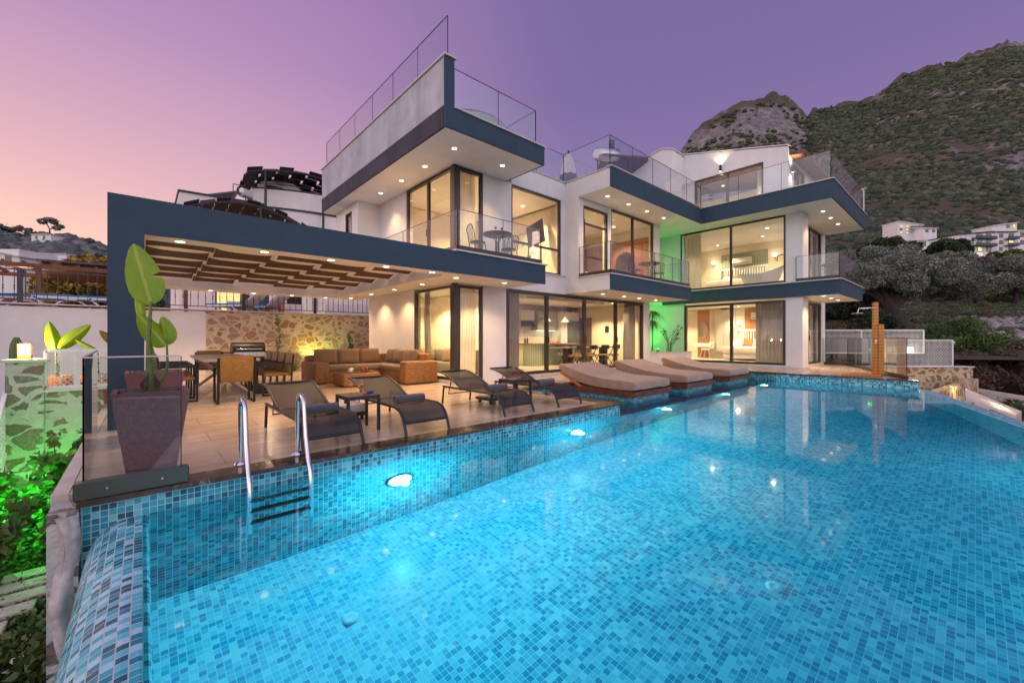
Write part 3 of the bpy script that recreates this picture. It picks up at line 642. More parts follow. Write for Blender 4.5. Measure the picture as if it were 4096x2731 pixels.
# --- penthouse
mb = MB()
mb.prism([(17.35, 11.9, 6.1), (17.35, 8.84, 6.1), (17.35, 8.84, 9.50), (17.35, 9.35, 9.66), (17.35, 11.3, 9.30), (17.35, 14.3, 7.3), (17.35, 14.3, 6.1)][1:], (1.05, 0, 0))
mb.prism([(18.4, 8.84, 6.1), (18.4, 8.35, 6.1), (18.4, 8.35, 8.22), (18.4, 8.84, 8.22)], (.2, 0, 0))
mb.prism([(18.4, 8.84, 8.22), (18.4, 4.77, 8.22), (18.4, 4.77, 8.55), (18.4, 8.84, 9.53)], (.2, 0, 0))
mb.prism([(18.4, 5.6, 6.1), (18.4, 4.77, 6.1), (18.4, 4.77, 8.22), (18.4, 5.6, 8.22)], (.2, 0, 0))
mb.box(18.6, 4.77, 6.1, 19.2, 4.97, 8.3); mb.box(20.8, 4.77, 6.1, 22.4, 4.97, 8.3); mb.box(19.2, 4.77, 8.1, 20.8, 4.97, 8.3); mb.box(22.2, 4.97, 6.1, 22.4, 12, 8.3); mb.box(18.6, 11.8, 6.1, 22.2, 12, 9.3)
mb.build('penthouse_wall', 'stucco_white', V)
mb = MB(); mb.prism([(17.28, 8.78, 9.51), (17.28, 9.35, 9.70), (17.28, 11.3, 9.34), (17.28, 14.3, 7.33), (17.28, 14.3, 7.29), (17.28, 11.3, 9.30), (17.28, 9.35, 9.66), (17.28, 8.78, 9.47)], (1.1, 0, 0))
mb.prism([(18.36, 8.9, 9.56), (18.36, 4.70, 8.56), (18.36, 4.70, 8.60), (18.36, 8.9, 9.60)], (.28, 0, 0)); mb.build('parapet_cap', 'cap_marble', V)
mb = MB(); mb.prism([(18.62, 4.25, 8.18), (18.62, 12, 9.3), (18.62, 12, 9.45), (18.62, 4.25, 8.33)], (4.1, 0, 0)); mb.build('penthouse_roof', 'wood_brown', V)
window('X', 18.42, 5.6, 8.35, 6.12, 8.22, (6.97,), fr=.08); window('Y', 4.79, 19.2, 20.8, 6.3, 8.1, (20.0,), fr=.07)
curtain('X', 18.8, 5.7, 5.95, 6.12, 8.2, 'curtain', 3)
boxes('roof_floor', 'stone_cap', [(5.02, 7.62, 6.161, 7.7, 15.6, 6.166), (10.62, 7.36, 6.101, 17.3, 14.3, 6.106), (16.72, 3.2, 6.102, 22.3, 7.36, 6.107), (7.9, 9.25, 6.101, 10.62, 14.3, 6.105)])

# --- interiors: walls, floors and ceilings of the rooms seen through the glass
boxes('inner_wall', 'inner_wall', [(6.3, 12.9, .11, 15.5, 13.0, 2.63), (7.68, 9.9, .11, 7.76, 12.9, 2.63), (15.42, 9.25, .11, 15.52, 12.9, 2.63)])
boxes('inner_wall', 'inner_wall', [(6.3, 12.9, 3.14, 15.3, 13.0, 5.70), (10.5, 9.25, 3.14, 10.6, 12.9, 5.7), (7.9, 11.6, 3.14, 7.98, 12.9, 5.7)][:2])
boxes('inner_wall', 'inner_wall', [(22.0, 4.75, .2, 22.08, 11.6, 2.69), (17.85, 11.5, .2, 22.0, 11.6, 2.69), (22.0, 4.75, 3.25, 22.08, 11.6, 5.73), (17.85, 11.5, 3.25, 22.0, 11.6, 5.73), (21.6, 5.0, 6.12, 21.7, 11.7, 8.2), (18.65, 9.5, 6.12, 21.6, 9.6, 9)])
boxes('inner_floor', 'inner_floor', [(6.26, 9.25, .02, 15.4, 12.9, .112), (17.82, 4.66, .1, 22.4, 11.5, .2), (6.26, 9.25, 3.1, 10.4, 12.9, 3.14), (10.66, 8.7, 3.1, 15.3, 12.9, 3.14), (17.82, 4.66, 3.2, 22.4, 11.5, 3.26)])
boxes('ceiling_panel', 'white_paint', [(9.2, 9.6, 2.50, 13.4, 10.6, 2.63), (18.6, 5.2, 5.60, 21.4, 8.2, 5.73)][:1])

# --- downlights
DL = []
DL += [(x, 7.75, S1 - .022) for x in (.41, 1.49, 2.54, 3.59, 4.63)] + [(5.56, y, S1) for y in (8.21, 9.82, 11.44, 13.1, 14.88)] + [(x, 15.32, S1) for x in (4.83, 3.75, 2.64, 1.53, .42)] + [(7.0, 8.13, S1)]
DL += [(5.54, y, S2) for y in (8.26, 9.64, 10.96, 12.34)] + [(7.03, 8.24, S2)] + [(x, 7.82, S2 + .02) for x in (11.08, 12.28, 13.46, 14.66)]
DL += [(x, 8.14, S1 + .02) for x in (11.28, 12.51, 13.48, 14.66)] + [(x, 3.62, S2 + .02) for x in (18.15, 19.35, 20.61)] + [(x, 3.56, 2.70) for x in (17.95, 19.13, 20.27)]
dlm = bpy.data.meshes
_proto = None
for k, (x, y, z) in enumerate(DL):
    if _proto is None:
        mb = MB(); mb.lathe([(.0001, -.006), (.062, -.006), (.075, -.002), (.075, .002)], (0, 0, 0), 16); _proto = mb.build('downlight', 'white_paint', V, False)
        mb = MB(); mb.lathe([(.0001, -.010), (.058, -.010), (.058, -.0065)], (0, 0, 0), 16); _pl = mb.build('lens', 'glow_warm', _proto, False); o = _proto
    else:
        o = _proto.copy(); COL.objects.link(o); o.parent = V; l = _pl.copy(); COL.objects.link(l); l.parent = o
    o.location = (x, y, z)
    lamp('downlight_lamp', 'SPOT', (x, y, z - .03), 92 if z < 4 else 88, (1, .62, .30), .055, V, (0, 0, -1), 122 if z < 4 else 98, .7)
# rooms: ceiling spots
def room(pts, z, e, col=(1, .70, .36)):
    for x, y in pts:
        mb = MB(); mb.lathe([(.0001, -.008), (.055, -.008), (.06, -.001)], (x, y, z), 12); mb.build('ceiling_spot', 'glow_warm', V)
        lamp('room_lamp', 'SPOT', (x, y, z - .03), e * 18, col, .06, V, (0, 0, -1), 124, .5)
room([(6.9, 10.2), (6.9, 11.8)], 2.64, 20); room([(9.4, 11.0), (11.2, 11.3), (12.9, 11.2), (14.4, 11.0), (14.4, 9.9), (11.0, 9.8)], 2.64, 17)
room([(20.6, 5.6), (19.0, 9.6), (19.4, 6.2), (20.9, 7.4), (20.6, 10.2)], 2.70, 20, (1, .74, .44))  # first spot is added to brighten the side doors
room([(7.2, 10.6), (8.6, 11.6), (9.7, 10.3)], 5.71, 20); room([(12.6, 10.2), (14.3, 9.8), (11.3, 9.2)], 5.73, 18)
room([(19.2, 5.7), (20.6, 6.3), (19.4, 8.6), (21, 8.4)], 5.74, 16, (1, .77, .48)); room([(19.6, 7.6), (19.8, 5.9)], 8.1, 16, (1, .8, .55))

# --- glass balustrades: things of their own
def balustrade(label, runs, z0, z1, ch=True, step=1.25, rail='frame_brown', caps=True, name='glass_balustrade', cat='balustrade', chh=.1, jw=.016):
    t = thing(name, label, cat, (*runs[0][0], z0))
    mg = MB(); mr = MB(); mc = MB(); mj = MB()
    for (ax, ay), (bx, by) in runs:
        L = math.hypot(bx - ax, by - ay); n = max(1, round(L / step)); ux, uy = (bx - ax) / L, (by - ay) / L; px, py = -uy * .006, ux * .006
        for k in range(n):
            a = k / n * L + .006; b = (k + 1) / n * L - .006
            P0 = (ax + ux * a, ay + uy * a); P1 = (ax + ux * b, ay + uy * b)
            mg.prism([(P0[0] - px, P0[1] - py, z0), (P1[0] - px, P1[1] - py, z0), (P1[0] + px, P1[1] + py, z0), (P0[0] + px, P0[1] + py, z0)], (0, 0, z1 - z0))
            if k: mj.bar((ax + ux * k / n * L, ay + uy * k / n * L, z0), (ax + ux * k / n * L, ay + uy * k / n * L, z1), .012)
        mj.bar((ax, ay, z0), (ax, ay, z1), jw); mj.bar((bx, by, z0), (bx, by, z1), jw)
        if caps: mr.bar((ax, ay, z1 + .006), (bx, by, z1 + .006), .016, .011)
        if ch: mc.bar((ax, ay, z0 + chh / 2), (bx, by, z0 + chh / 2), .07, chh)
    mg.build('pane', 'rail_glass', t); mj.build('joint', 'charcoal', t)
    if caps: mr.build('top_rail', rail, t)
    if ch: mc.build('base_channel', rail, t)
    return t
balustrade('glass balustrade with dark base rail round the first floor balcony above the long terrace beam', [((5.15, 15.2), (5.15, 7.54)), ((5.15, 7.54), (7.75, 7.54)), ((7.75, 7.54), (7.75, 8.98))], 3.136, 4.03)
balustrade('tall frameless glass rail on top of the sloping grey side wall of the roof terrace', [((4.9, 15.4), (4.9, 7.56))], 7.256, 8.14, False, 1.3)
balustrade('glass rail over the short navy front of the highest roof block', [((5.05, 7.54), (7.55, 7.54)), ((7.55, 7.54), (7.55, 12.0))], 6.205, 7.05, False)
balustrade('long glass roof rail running from the middle block over both navy roof bands', [((7.9, 9.1), (10.42, 9.1)), ((10.42, 9.1), (10.42, 7.27)), ((10.42, 7.27), (16.58, 7.27)), ((16.58, 7.27), (16.58, 3.1)), ((16.58, 3.1), (22.3, 3.1))], 6.365, 7.27, False)
balustrade('glass balustrade of the middle balcony beside the green lit recess', [((10.42, 8.42), (10.42, 7.25)), ((10.42, 7.25), (15.5, 7.25)), ((15.5, 7.25), (15.5, 8.4))], 3.16, 4.1)
balustrade('glass balustrade of the balcony wrapping the corner of the right wing', [((17.52, 4.28), (17.52, 3.05)), ((17.52, 3.05), (21.3, 3.05)), ((21.3, 3.05), (21.3, 4.4))], 3.24, 4.12)
balustrade('low glass fence on the far deck behind the wooden shower', [((15.72, 1.25), (22.25, 3.6)), ((22.25, 3.6), (22.25, 4.44))], .064, 1.2, True, 1.6)
gb = balustrade('glass screen with a wide green grey base shoe at the near corner of the terrace', [((-.33, 4.45), (.24, 4.40)), ((-.33, 4.45), (-.40, 6.9))], .004, 1.05, False, 2.6, 'steel', jw=.007)
mb = MB(); mb.rbox(-.38, 4.375, .004, .29, 4.47, .135, .006, 1); mb.build('base_shoe', 'shoe_metal', gb)
mb = MB()
for x in (-.2, .12): mb.tube([(x, 4.376, .07), (x, 4.37, .07)], .008, 8)
mb.build('bolt', 'chrome', gb)

# ================================================================== terrace furniture
# --- sun loungers (local: foot at y = 0, head at y = 1.9)
def make_lounger():
    t = thing('sun_lounger', 'x', 'sun lounger')
    w = .62
    mb = MB(); prof = [(0, .0), (.05, .13), (.10, .22), (.18, .285), (.30, .315), (.6, .315), (1.75, .315), (1.80, .29)]
    for x in (0, w): mb.tube([(x, y, z) for y, z in prof[:-1]] + [(x, 1.70, .315)], .019, 8)
    mb.tube([(0, .055, .14), (w, .055, .14)], .017); mb.tube([(0, 1.2, .30), (w, 1.2, .30)], .014)
    mb.build('frame', 'charcoal', t, False)
    for x, y in ((0, 1.70), (w, 1.70)):
        mb = MB(); mb.tube([(x, y - .04, .315), (x, y + .03, .28), (x, y + .07, .0)], .018, 8); mb.build('leg', 'charcoal', t, False)
    mb = MB(); pr = [(.06, .14), (.10, .225), (.17, .287), (.28, .325), (.5, .322), (.8, .318), (1.15, .322)]
    def fn(u, v):
        k = v * (len(pr) - 1); i = min(int(k), len(pr) - 2); f = k - i
        y = pr[i][0] * (1 - f) + pr[i + 1][0] * f; z = pr[i][1] * (1 - f) + pr[i + 1][1] * f
        return (.012 + (w - .024) * u, y, z - .018 * math.sin(math.pi * u) * (1 if v > .3 else .4))
    mb.grid(fn, 8, 18); mb.build('seat', 'sling', t, False)
    bt = t; mb = MB(); mb2 = MB()
    def bk(u, v):
        y = 1.17 + .74 * v; z = .325 + .345 * v - .10 * v * v * v
        return (.012 + (w - .024) * u, y, z - .02 * math.sin(math.pi * u))
    mb.grid(bk, 8, 10); b = mb.build('backrest', 'sling', t, False)
    for x in (0, w): mb2.tube([(x + (.008 if x == 0 else -.008), 1.17 + .74 * v, .325 + .345 * v - .10 * v ** 3) for v in (0, .2, .4, .6, .8, 1)], .02, 8)
    mb2.tube([(0, 1.91, .57), (w, 1.91, .57)], .017)
    mb2.build('back_frame', 'charcoal', t, False)
    mb = MB(); mb.tube([(.06, 1.55, .48), (.06, 1.66, .18), (w - .06, 1.66, .18), (w - .06, 1.55, .48)], .011, 6); mb.build('brace', 'charcoal', t, False)
    return t
LG = [((1.24, 4.60), 0, 'grey sling sun lounger nearest the pool ladder with a rolled towel'), ((2.41, 4.64), 0, 'grey sling sun lounger on the house side of the table with two orange drinks'),
      ((4.13, 4.78), 0, 'grey sling sun lounger standing third along the curb beside the table with wine glasses'), ((5.40, 4.82), 0, 'last grey sling sun lounger before the upholstered daybeds')]
LP = make_lounger()
for i, (p, r, lab) in enumerate(LG):
    o = LP if i == 0 else copy_tree(LP); o.location = (p[0], p[1], .004); o['label'] = lab; o['group'] = 'sling loungers on the terrace'
def towel(loc, rz, label):
    mb = MB(); pts = []
    n = 60; R0 = .062
    V_ = []; F_ = []
    prof = []
    for k in range(n + 1):
        a = k / n * 2 * math.pi * 3.2; r = .012 + (R0 - .012) * k / n; prof.append((r * math.cos(a), r * math.sin(a) * .92))
    L = .44
    for x in (-L / 2, L / 2): V_ += [(x, p[0], p[1] + .058) for p in prof]
    F_ = [(k, k + 1, n + 2 + k, n + 1 + k) for k in range(n)]
    mb.add(V_, F_, True); mb.tube([(-L / 2 + .004, 0, .058), (L / 2 - .004, 0, .058)], .055, 18)
    o = mb.build('rolled_towel', 'towel'); o.location = loc; o.rotation_euler = (0, 0, rz)
    return tag(o, label, 'towel', 'rolled grey towels on the loungers')
towel((1.54, 5.12, .318), .06, 'rolled grey towel on the lounger nearest the ladder'); towel((2.74, 5.18, .318), .05, 'rolled grey towel on the lounger behind the table with orange drinks')
towel((4.46, 5.38, .318), .08, 'rolled grey towel on the third lounger along the curb'); towel((5.72, 5.45, .318), .04, 'rolled grey towel on the lounger next to the daybeds')
# --- side tables
def side_table(loc, label, low=True):
    t = thing('side_table', label, 'side table', loc, group='small dark side tables between the loungers'); a = .43; h = .46
    mb = MB()
    for k in range(6): mb.box(.03, .03 + k * .062, h - .016, a - .03, .03 + k * .062 + .056, h - .002)
    mb.build('tabletop', 'wood_table', t, False)
    mb = MB(); mb.rbox(0, 0, h - .045, a, .03, h, .004, 1); mb.rbox(0, a - .03, h - .045, a, a, h, .004, 1); mb.rbox(0, .03, h - .045, .03, a - .03, h, .004, 1); mb.rbox(a - .03, .03, h - .045, a, a - .03, h, .004, 1); mb.build('frame', 'charcoal', t, False)
    for x in (0, a - .035):
        for y in (0, a - .035): mb = MB(); mb.box(x, y, 0, x + .035, y + .035, h - .045); mb.build('leg', 'charcoal', t, False)
    return t
side_table((1.90, 5.20, .004), 'small dark side table with a wooden slat top carrying two orange drinks'); side_table((4.86, 5.38, .004), 'small dark side table carrying two glasses of red wine')
def goblet(loc, label, liquid, group, s=1.0):
    t = thing('wine_glass', label, 'wine glass', loc, group=group)
    mb = MB(); mb.lathe([(.0001, 0), (.034 * s, .001), (.030 * s, .004), (.004 * s, .010), (.0035 * s, .085 * s), (.012 * s, .094 * s), (.034 * s, .118 * s), (.040 * s, .15 * s), (.034 * s, .20 * s)], (0, 0, 0), 18); mb.build('glass', 'clear_glass', t, False)
    mb = MB(); mb.lathe([(.0001, .097 * s), (.030 * s, .119 * s), (.037 * s, .152 * s), (.0001, .153 * s)], (0, 0, 0), 18); mb.build('drink', liquid, t, False); return t
goblet((2.0, 5.35, .464), 'stemmed glass of orange drink nearer the ladder on the slatted table', 'orange_drink', 'orange drinks on the side table'); goblet((2.13, 5.32, .464), 'stemmed glass of orange drink beside the blue bottle', 'orange_drink', 'orange drinks on the side table')
goblet((4.96, 5.5, .464), 'stemmed glass of red wine on the dark side table, left of its pair', 'red_wine', 'red wine on the side table'); goblet((5.12, 5.5, .464), 'stemmed glass of red wine beside the sunglasses', 'red_wine', 'red wine on the side table')
t = thing('sunscreen_bottle', 'blue sunscreen bottle with orange cap lying on the slatted side table', 'bottle', (2.20, 5.33, .464), R(20)); mb = MB(); mb.tube([(-.02, 0, .02), (.09, 0, .022), (.10, 0, .022)], [.021, .021, .012], 12); mb.build('bottle_body', 'blue_bottle', t, False); mb = MB(); mb.tube([(-.06, 0, .02), (-.02, 0, .02)], .019, 12); mb.build('cap', 'orange_cap', t, False)
t = thing('sunglasses', 'pair of dark sunglasses on the side table beside the wine', 'sunglasses', (5.15, 5.44, .464)); mb = MB(); mb.tube([(-.035, 0, .022), (-.035, .004, .022)], .022, 12); mb.tube([(.025, 0, .022), (.025, .004, .022)], .022, 12); mb.build('lens', 'dark_glass', t, False); mb = MB(); mb.tube([(-.06, .0, .03), (-.06, .11, .02)], .003); mb.tube([(.05, .0, .03), (.05, .11, .02)], .003); mb.tube([(-.06, 0, .03), (.05, 0, .03)], .003); mb.build('temple', 'black_iron', t, False)
t = thing('sunscreen_bottle', 'small brown bottle lying between the wine glasses', 'bottle', (5.03, 5.44, .464), R(-15)); mb = MB(); mb.tube([(-.04, 0, .022), (.03, 0, .022)], .021, 12); mb.build('bottle_body', 'terracotta', t, False); mb = MB(); mb.tube([(.03, 0, .022), (.045, 0, .022)], .012, 10); mb.build('cap', 'black_iron', t, False)
# parasol bases on castors
for loc, lab in (((2.02, 5.95, .004), 'square white topped parasol base on castors behind the side table'), ((4.62, 5.75, .004), 'dark parasol base on castors between two loungers')):
    t = thing('parasol_base', lab, 'parasol base', loc); first = 'white' in lab
    mb = MB(); mb.rbox(0, 0, .07, .45, .45, .12, .01); mb.build('tray', 'charcoal', t, False)
    if first: mb = MB(); mb.rbox(.03, .03, .121, .42, .42, .24, .01); mb.build('weight', 'stone_cap', t, False)
    mb = MB(); mb.cyl((.225, .225, .12), .035, .22); mb.build('socket', 'black_iron', t, False)
    for x in (.06, .39):
        for y in (.06, .39): mb = MB(); mb.tube([(x - .012, y, .035), (x + .012, y, .035)], .035, 12); mb.build('castor', 'rubber', t, False)
# --- pool ladder
t = thing('pool_ladder', 'curved stainless steel pool ladder over the dark coping', 'pool ladder', (.70, 4.66, .004))
for x in (.70, 1.20):
    pts = [(x, 4.68, .0), (x, 4.68, .45)]
    for k in range(9): a = math.pi * k / 8; pts.append((x, 4.565 + .115 * math.cos(a) - .0 * k, .51 + .125 * math.sin(a)))
    pts += [(x, 4.40, .25), (x, 4.30, .0), (x, 4.245, -.08), (x, 4.235, -.2), (x, 4.235, -1.0)]
    mb = MB(); mb.tube(pts, .021, 14); mb.build('rail', 'chrome', t)
    mb = MB(); mb.lathe([(.021, .035), (.03, .03), (.05, .012), (.055, .0)], (x, 4.68, .004), 20); mb.build('flange', 'chrome', t)
for z in (-.30, -.55, -.80):
    mb = MB(); mb.rbox(.70, 4.20, z - .02, 1.20, 4.28, z + .01, .008, 1); mb.build('tread', 'charcoal', t)
# --- big stone planters with strelitzia
def planter(loc, w0, w1, h, label, rz=0):
    t = thing('planter', label, 'planter', loc, rz)
    mb = MB(); n = [(-1, -1), (1, -1), (1, 1), (-1, 1)]; a, b = w0 / 2, w1 / 2; q = b - .035
    V_ = [(x * a, y * a, 0) for x, y in n] + [(x * b, y * b, h) for x, y in n] + [(x * q, y * q, h) for x, y in n] + [(x * q, y * q, h - .07) for x, y in n]
    F_ = [(3, 2, 1, 0)] + [(i, (i + 1) % 4, (i + 1) % 4 + 4, i + 4) for i in range(4)] + [(i + 4, (i + 1) % 4 + 4, (i + 1) % 4 + 8, i + 8) for i in range(4)] + [(i + 8, (i + 1) % 4 + 8, (i + 1) % 4 + 12, i + 12) for i in range(4)]
    mb.add(V_, F_); mb.build('pot', 'pot_stone', t, False)
    mb = MB(); rnd = random.Random(3)
    for k in range(70): mb.ball((rnd.uniform(-q + .02, q - .02), rnd.uniform(-q + .02, q - .02), h - .055 + rnd.uniform(0, .035)), rnd.uniform(.018, .034), 1, (1.2, .9, .6), .08)
    mb.build('pebbles', 'pebble', t, False); return t
def banana_leaf(mb, base, tip, width, droop=.0, fold=.25, side=None, tear=None):
    # broad leaf from base to tip; fold lifts the two halves
    base, tip = Vector(base), Vector(tip); ax = (tip - base); L = ax.length; ax.normalize()
    side = Vector(side or (1, 0, 0)); side = (side - ax * side.dot(ax)).normalized(); nr = ax.cross(side).normalized()
    nv, nu = 18, 8
    def prof(v): return math.sin(math.pi * min(1, v ** .72 * .97 + .03)) ** .62
    for sgn in (-1, 1):
        def fn(u, v, sgn=sgn):
            w = width / 2 * prof(v) * (1.0 if not (tear and sgn == tear[0] and tear[1] < v < tear[2]) else .35)
            p = base + ax * (L * v) + side * (sgn * w * u) + nr * (fold * w * u * u) + Vector((0, 0, -droop * v * v * L)) + nr * .004 * math.sin(v * 40) * u
            return p
        mb.grid(fn, nu, nv, True, lambda u, v, sgn=sgn: (sgn * u * .1 * prof(v), v * .25))
def stem(mb, pts, r0, r1): 
    n = len(pts); mb.tube(pts, [r0 + (r1 - r0) * i / (n - 1) for i in range(n)], 10)
planter((.06, 4.78, .004), .30, .50, .75, 'tall tapered dark red stone planter behind the corner glass')
t = thing('strelitzia', 'tall strelitzia with one big upright leaf in the near red planter', 'plant', (.04, 4.80, .71)); mb = MB()
banana_leaf(mb, (.055, 4.80, 1.50), (-.06, 4.90, 2.03), .265, 0, .18, (1, -.35, 0), (1, .42, .50)); mb.build('leaf', 'banana_leaf', t)
mb = MB(); banana_leaf(mb, (.16, 4.86, 1.13), (-.03, 4.9, 1.42), .17, 0, .55, (.8, .2, .5)); banana_leaf(mb, (.16, 4.88, 1.14), (.13, 4.9, 1.40), .16, 0, .5, (.9, -.6, .3)); mb.build('leaf', 'banana_leaf', t)
mb = MB(); stem(mb, [(.06, 4.80, .70), (.045, 4.80, .95), (.04, 4.80, 1.2), (.055, 4.80, 1.52)], .036, .010); stem(mb, [(.09, 4.84, .72), (.17, 4.88, .95), (.165, 4.88, 1.14)], .016, .007); mb.build('stalk', 'banana_stem', t)
mb = MB()
for k in range(9):
    a = k * .8; mb.add([(.05 + .03 * math.cos(a), 4.8 + .03 * math.sin(a), .70), (.05 + .035 * math.cos(a + .7), 4.8 + .035 * math.sin(a + .7), .70), (.05 + .03 * math.cos(a + .35) , 4.8 + .03 * math.sin(a + .35), .86 + .02 * (k % 3)), (.05 + .07 * math.cos(a), 4.8 + .07 * math.sin(a), .80)], [(0, 1, 2), (0, 2, 3)])
mb.build('dry_sheath', 'dry_bark', t)
planter((.12, 6.95, .004), .34, .56, .78, 'second tapered red stone planter behind the near one')
t = thing('strelitzia', 'young strelitzia stalk in the farther red planter', 'plant', (.14, 6.95, .74)); mb = MB(); stem(mb, [(.12, 6.95, .74), (.10, 6.95, 1.0), (.0, 6.95, 1.5)], .035, .01); mb.build('stalk', 'banana_stem', t)
mb = MB(); banana_leaf(mb, (0, 6.95, 1.42), (-.05, 7.0, 1.85), .10, 0, .8, (1, 0, 0)); mb.build('leaf', 'banana_leaf', t)

# --- daybeds on tiled plinths in the water
def make_daybed():
    t = thing('daybed', 'x', 'daybed')
    mb = MB(); mb.box(0.02, 0.02, -.44, 1.52, 2.0, -.075); mb.build('plinth', 'mosaic_teal', t, False)
    mb = MB(); mb.box(-.03, -.03, -.073, 1.57, .0, .05); mb.box(-.03, 0, -.073, 0, 2.05, .05); mb.box(1.54, 0, -.073, 1.57, 2.05, .05); mb.box(0, 2.02, -.073, 1.54, 2.05, .05); mb.box(0, 0, -.06, 1.54, 2.02, .0); mb.build('base_frame', 'wood_red', t, False)
    # mattress: flat part and raised head, one towelling cover
    prof = [(0.0, .055), (-.03, .08), (-.025, .24), (.06, .285), (1.30, .275), (2.10, .57), (2.16, .55), (2.18, .46), (2.15, .37), (1.45, .055)]
    mb = MB(); n = len(prof); xs = [0.0, .02, .06, .4, .77, 1.15, 1.48, 1.52, 1.54]; V_ = []
    for x in xs:
        inn = 1 if x in (0.0, 1.54) else (.35 if x in (.02, 1.52) else 0)
        for k, (y, z) in enumerate(prof):
            cy, cz = (y, z)
            if inn: cz = z + (.14 - (z if y < 1.4 else z - (y - 1.4) * .46) ) * .16 * inn * (1 if z > .1 else -.0); cy = y + .015 * inn * (1 if y < .5 else -1)
            V_.append((x, cy, cz + .006 * math.sin(x * 9 + y * 7)))
    F_ = [(i * n + k, i * n + (k + 1) % n, (i + 1) * n + (k + 1) % n, (i + 1) * n + k) for i in range(len(xs) - 1) for k in range(n)]
    F_ += [tuple(range(n))[::-1], tuple(range((len(xs) - 1) * n, len(xs) * n))]
    mb.add(V_, [tuple(reversed(f)) for f in F_], True); m = mb.build('mattress', 'towel_cloth', t, False)
    md = m.modifiers.new('s', 'SUBSURF'); md.levels = 2; md.render_levels = 2; md.subdivision_type = 'CATMULL_CLARK'
    tx = bpy.data.textures.new('wrinkle', 'CLOUDS'); tx.noise_scale = .35; d = m.modifiers.new('d', 'DISPLACE'); d.texture = tx; d.strength = .035; d.mid_level = .5
    mb = MB()
    for x in (.02, 1.50): mb.bar((x, 1.42, .03), (x, 2.12, .34), .03, .05)
    mb.bar((.02, 1.9, .29), (1.5, 1.9, .29), .03)
    for x in (.1, 1.44): mb.bar((x, 1.9, .28), (x, 1.6, .0), .03)
    mb.build('back_support', 'wood_orange', t, False); return t
DB = make_daybed()
for i, (x, lab) in enumerate(((7.86, 'brown towelling daybed with raised head nearest the sling loungers, on a tiled plinth'), (10.28, 'middle one of the three brown daybeds standing in the pool shelf'), (13.0, 'brown daybed farthest along the pool, in front of the right wing'))):
    o = DB if i == 0 else copy_tree(DB); o.location = (x, 4.86, 0); o['label'] = lab; o['group'] = 'daybeds on tiled plinths in the pool'

# --- dining table and wicker chairs
t = thing('dining_table', 'long pale wooden dining table on crossed legs under the pergola', 'dining table', (1.33, 11, .004))
mb = MB(); mb.rbox(.86, 9.75, .74, 1.80, 12.6, .80, .008); mb.build('tabletop', 'wood_grey', t)
for y in (10.15, 12.2):
    mb = MB(); mb.bar((.92, y, .03), (1.74, y, .72), .09, .05); mb.bar((1.74, y + .06, .03), (.92, y + .06, .72), .09, .05); mb.build('leg', 'wood_grey', t)
mb = MB(); mb.bar((1.33, 10.2, .38), (1.33, 12.2, .38), .06, .08); mb.build('stretcher', 'wood_grey', t)
def make_chair():
    t = thing('dining_chair', 'x', 'chair'); w = .56
    mb = MB(); mb.rbox(-w / 2 + .03, -.25, .40, w / 2 - .03, .22, .47, .02); mb.build('seat', 'wicker_chair', t, False)
    mb = MB(); M_ = Matrix.Translation((0, .25, .44)) @ Matrix.Rotation(R(-9), 4, 'X'); mb.rbox(-w / 2 + .02, -.03, -.05, w / 2 - .02, .03, .44, .015, 2, M_); mb.build('backrest', 'wicker_chair', t, False)
    for s in (-1, 1):
        x = s * w / 2; mb = MB(); mb.bar((x, -.27, 0), (x, -.27, .64), .04, .03); mb.bar((x, -.29, .655), (x, .27, .655), .045, .03); mb.bar((x, .24, .0), (x, .30, .84), .04, .03); mb.bar((x, -.27, .015), (x, .24, .015), .04, .03); mb.build('arm_frame', 'black_iron', t, False)
    return t
CP = make_chair()
chairs = [((1.30, 9.35), math.pi, 'wicker dining chair at the near end of the table, its back to the pool')]
chairs += [((.50, y), R(90), f'wicker armchair on the garden side of the long table, {n} from the pool') for y, n in ((10.1, 'first'), (10.75, 'second'), (11.4, 'third'), (12.05, 'fourth'))]
chairs += [((2.12, y), R(-90), f'wicker armchair on the sofa side of the long table, {n} from the pool') for y, n in ((10.05, 'first'), (10.7, 'second'), (11.35, 'third'), (12.0, 'fourth'))]
chairs += [((1.30, 13.05), 0, 'wicker dining chair at the far end of the table, facing the pool')]
for i, (p, r, lab) in enumerate(chairs):
    o = CP if i == 0 else copy_tree(CP); o.location = (*p, .004); o.rotation_euler = (0, 0, r); o['label'] = lab; o['group'] = 'wicker armchairs around the dining table'
# --- barbecue
t = thing('gas_barbecue', 'black gas barbecue with hooded lid against the rubble wall', 'barbecue', (2.55, 15.7, .004))
mb = MB(); mb.rbox(2.12, 15.45, .12, 2.98, 16.0, .76, .01); mb.build('cabinet', 'charcoal', t); mb = MB(); mb.box(2.13, 15.42, .62, 2.97, 15.449, .76); mb.build('control_panel', 'steel', t)
for x in (2.35, 2.55, 2.75): mb = MB(); mb.tube([(x, 15.42, .69), (x, 15.38, .69)], .03, 14); mb.build('knob', 'chrome', t)
mb = MB(); mb.prism([(2.10, 15.44, .77)] + [(2.10, 15.72 - .28 * math.cos(a), .80 + .27 * math.sin(a)) for a in [math.pi * k / 10 for k in range(11)]] + [(2.10, 16.0, .77)], (.90, 0, 0)); mb.build('lid', 'black_iron', t)
mb = MB(); mb.tube([(2.2, 15.41, .86), (2.9, 15.41, .86)], .014); mb.build('handle', 'chrome', t)
for x0, x1 in ((1.78, 2.11), (2.99, 3.3)): mb = MB(); mb.rbox(x0, 15.47, .73, x1, 15.98, .77, .006, 1); mb.build('side_shelf', 'charcoal', t)
for x in (2.16, 2.92):
    for y in (15.5, 15.95): mb = MB(); mb.tube([(x - .02, y, .06), (x + .02, y, .06)], .056, 12); mb.build('wheel', 'rubber', t)
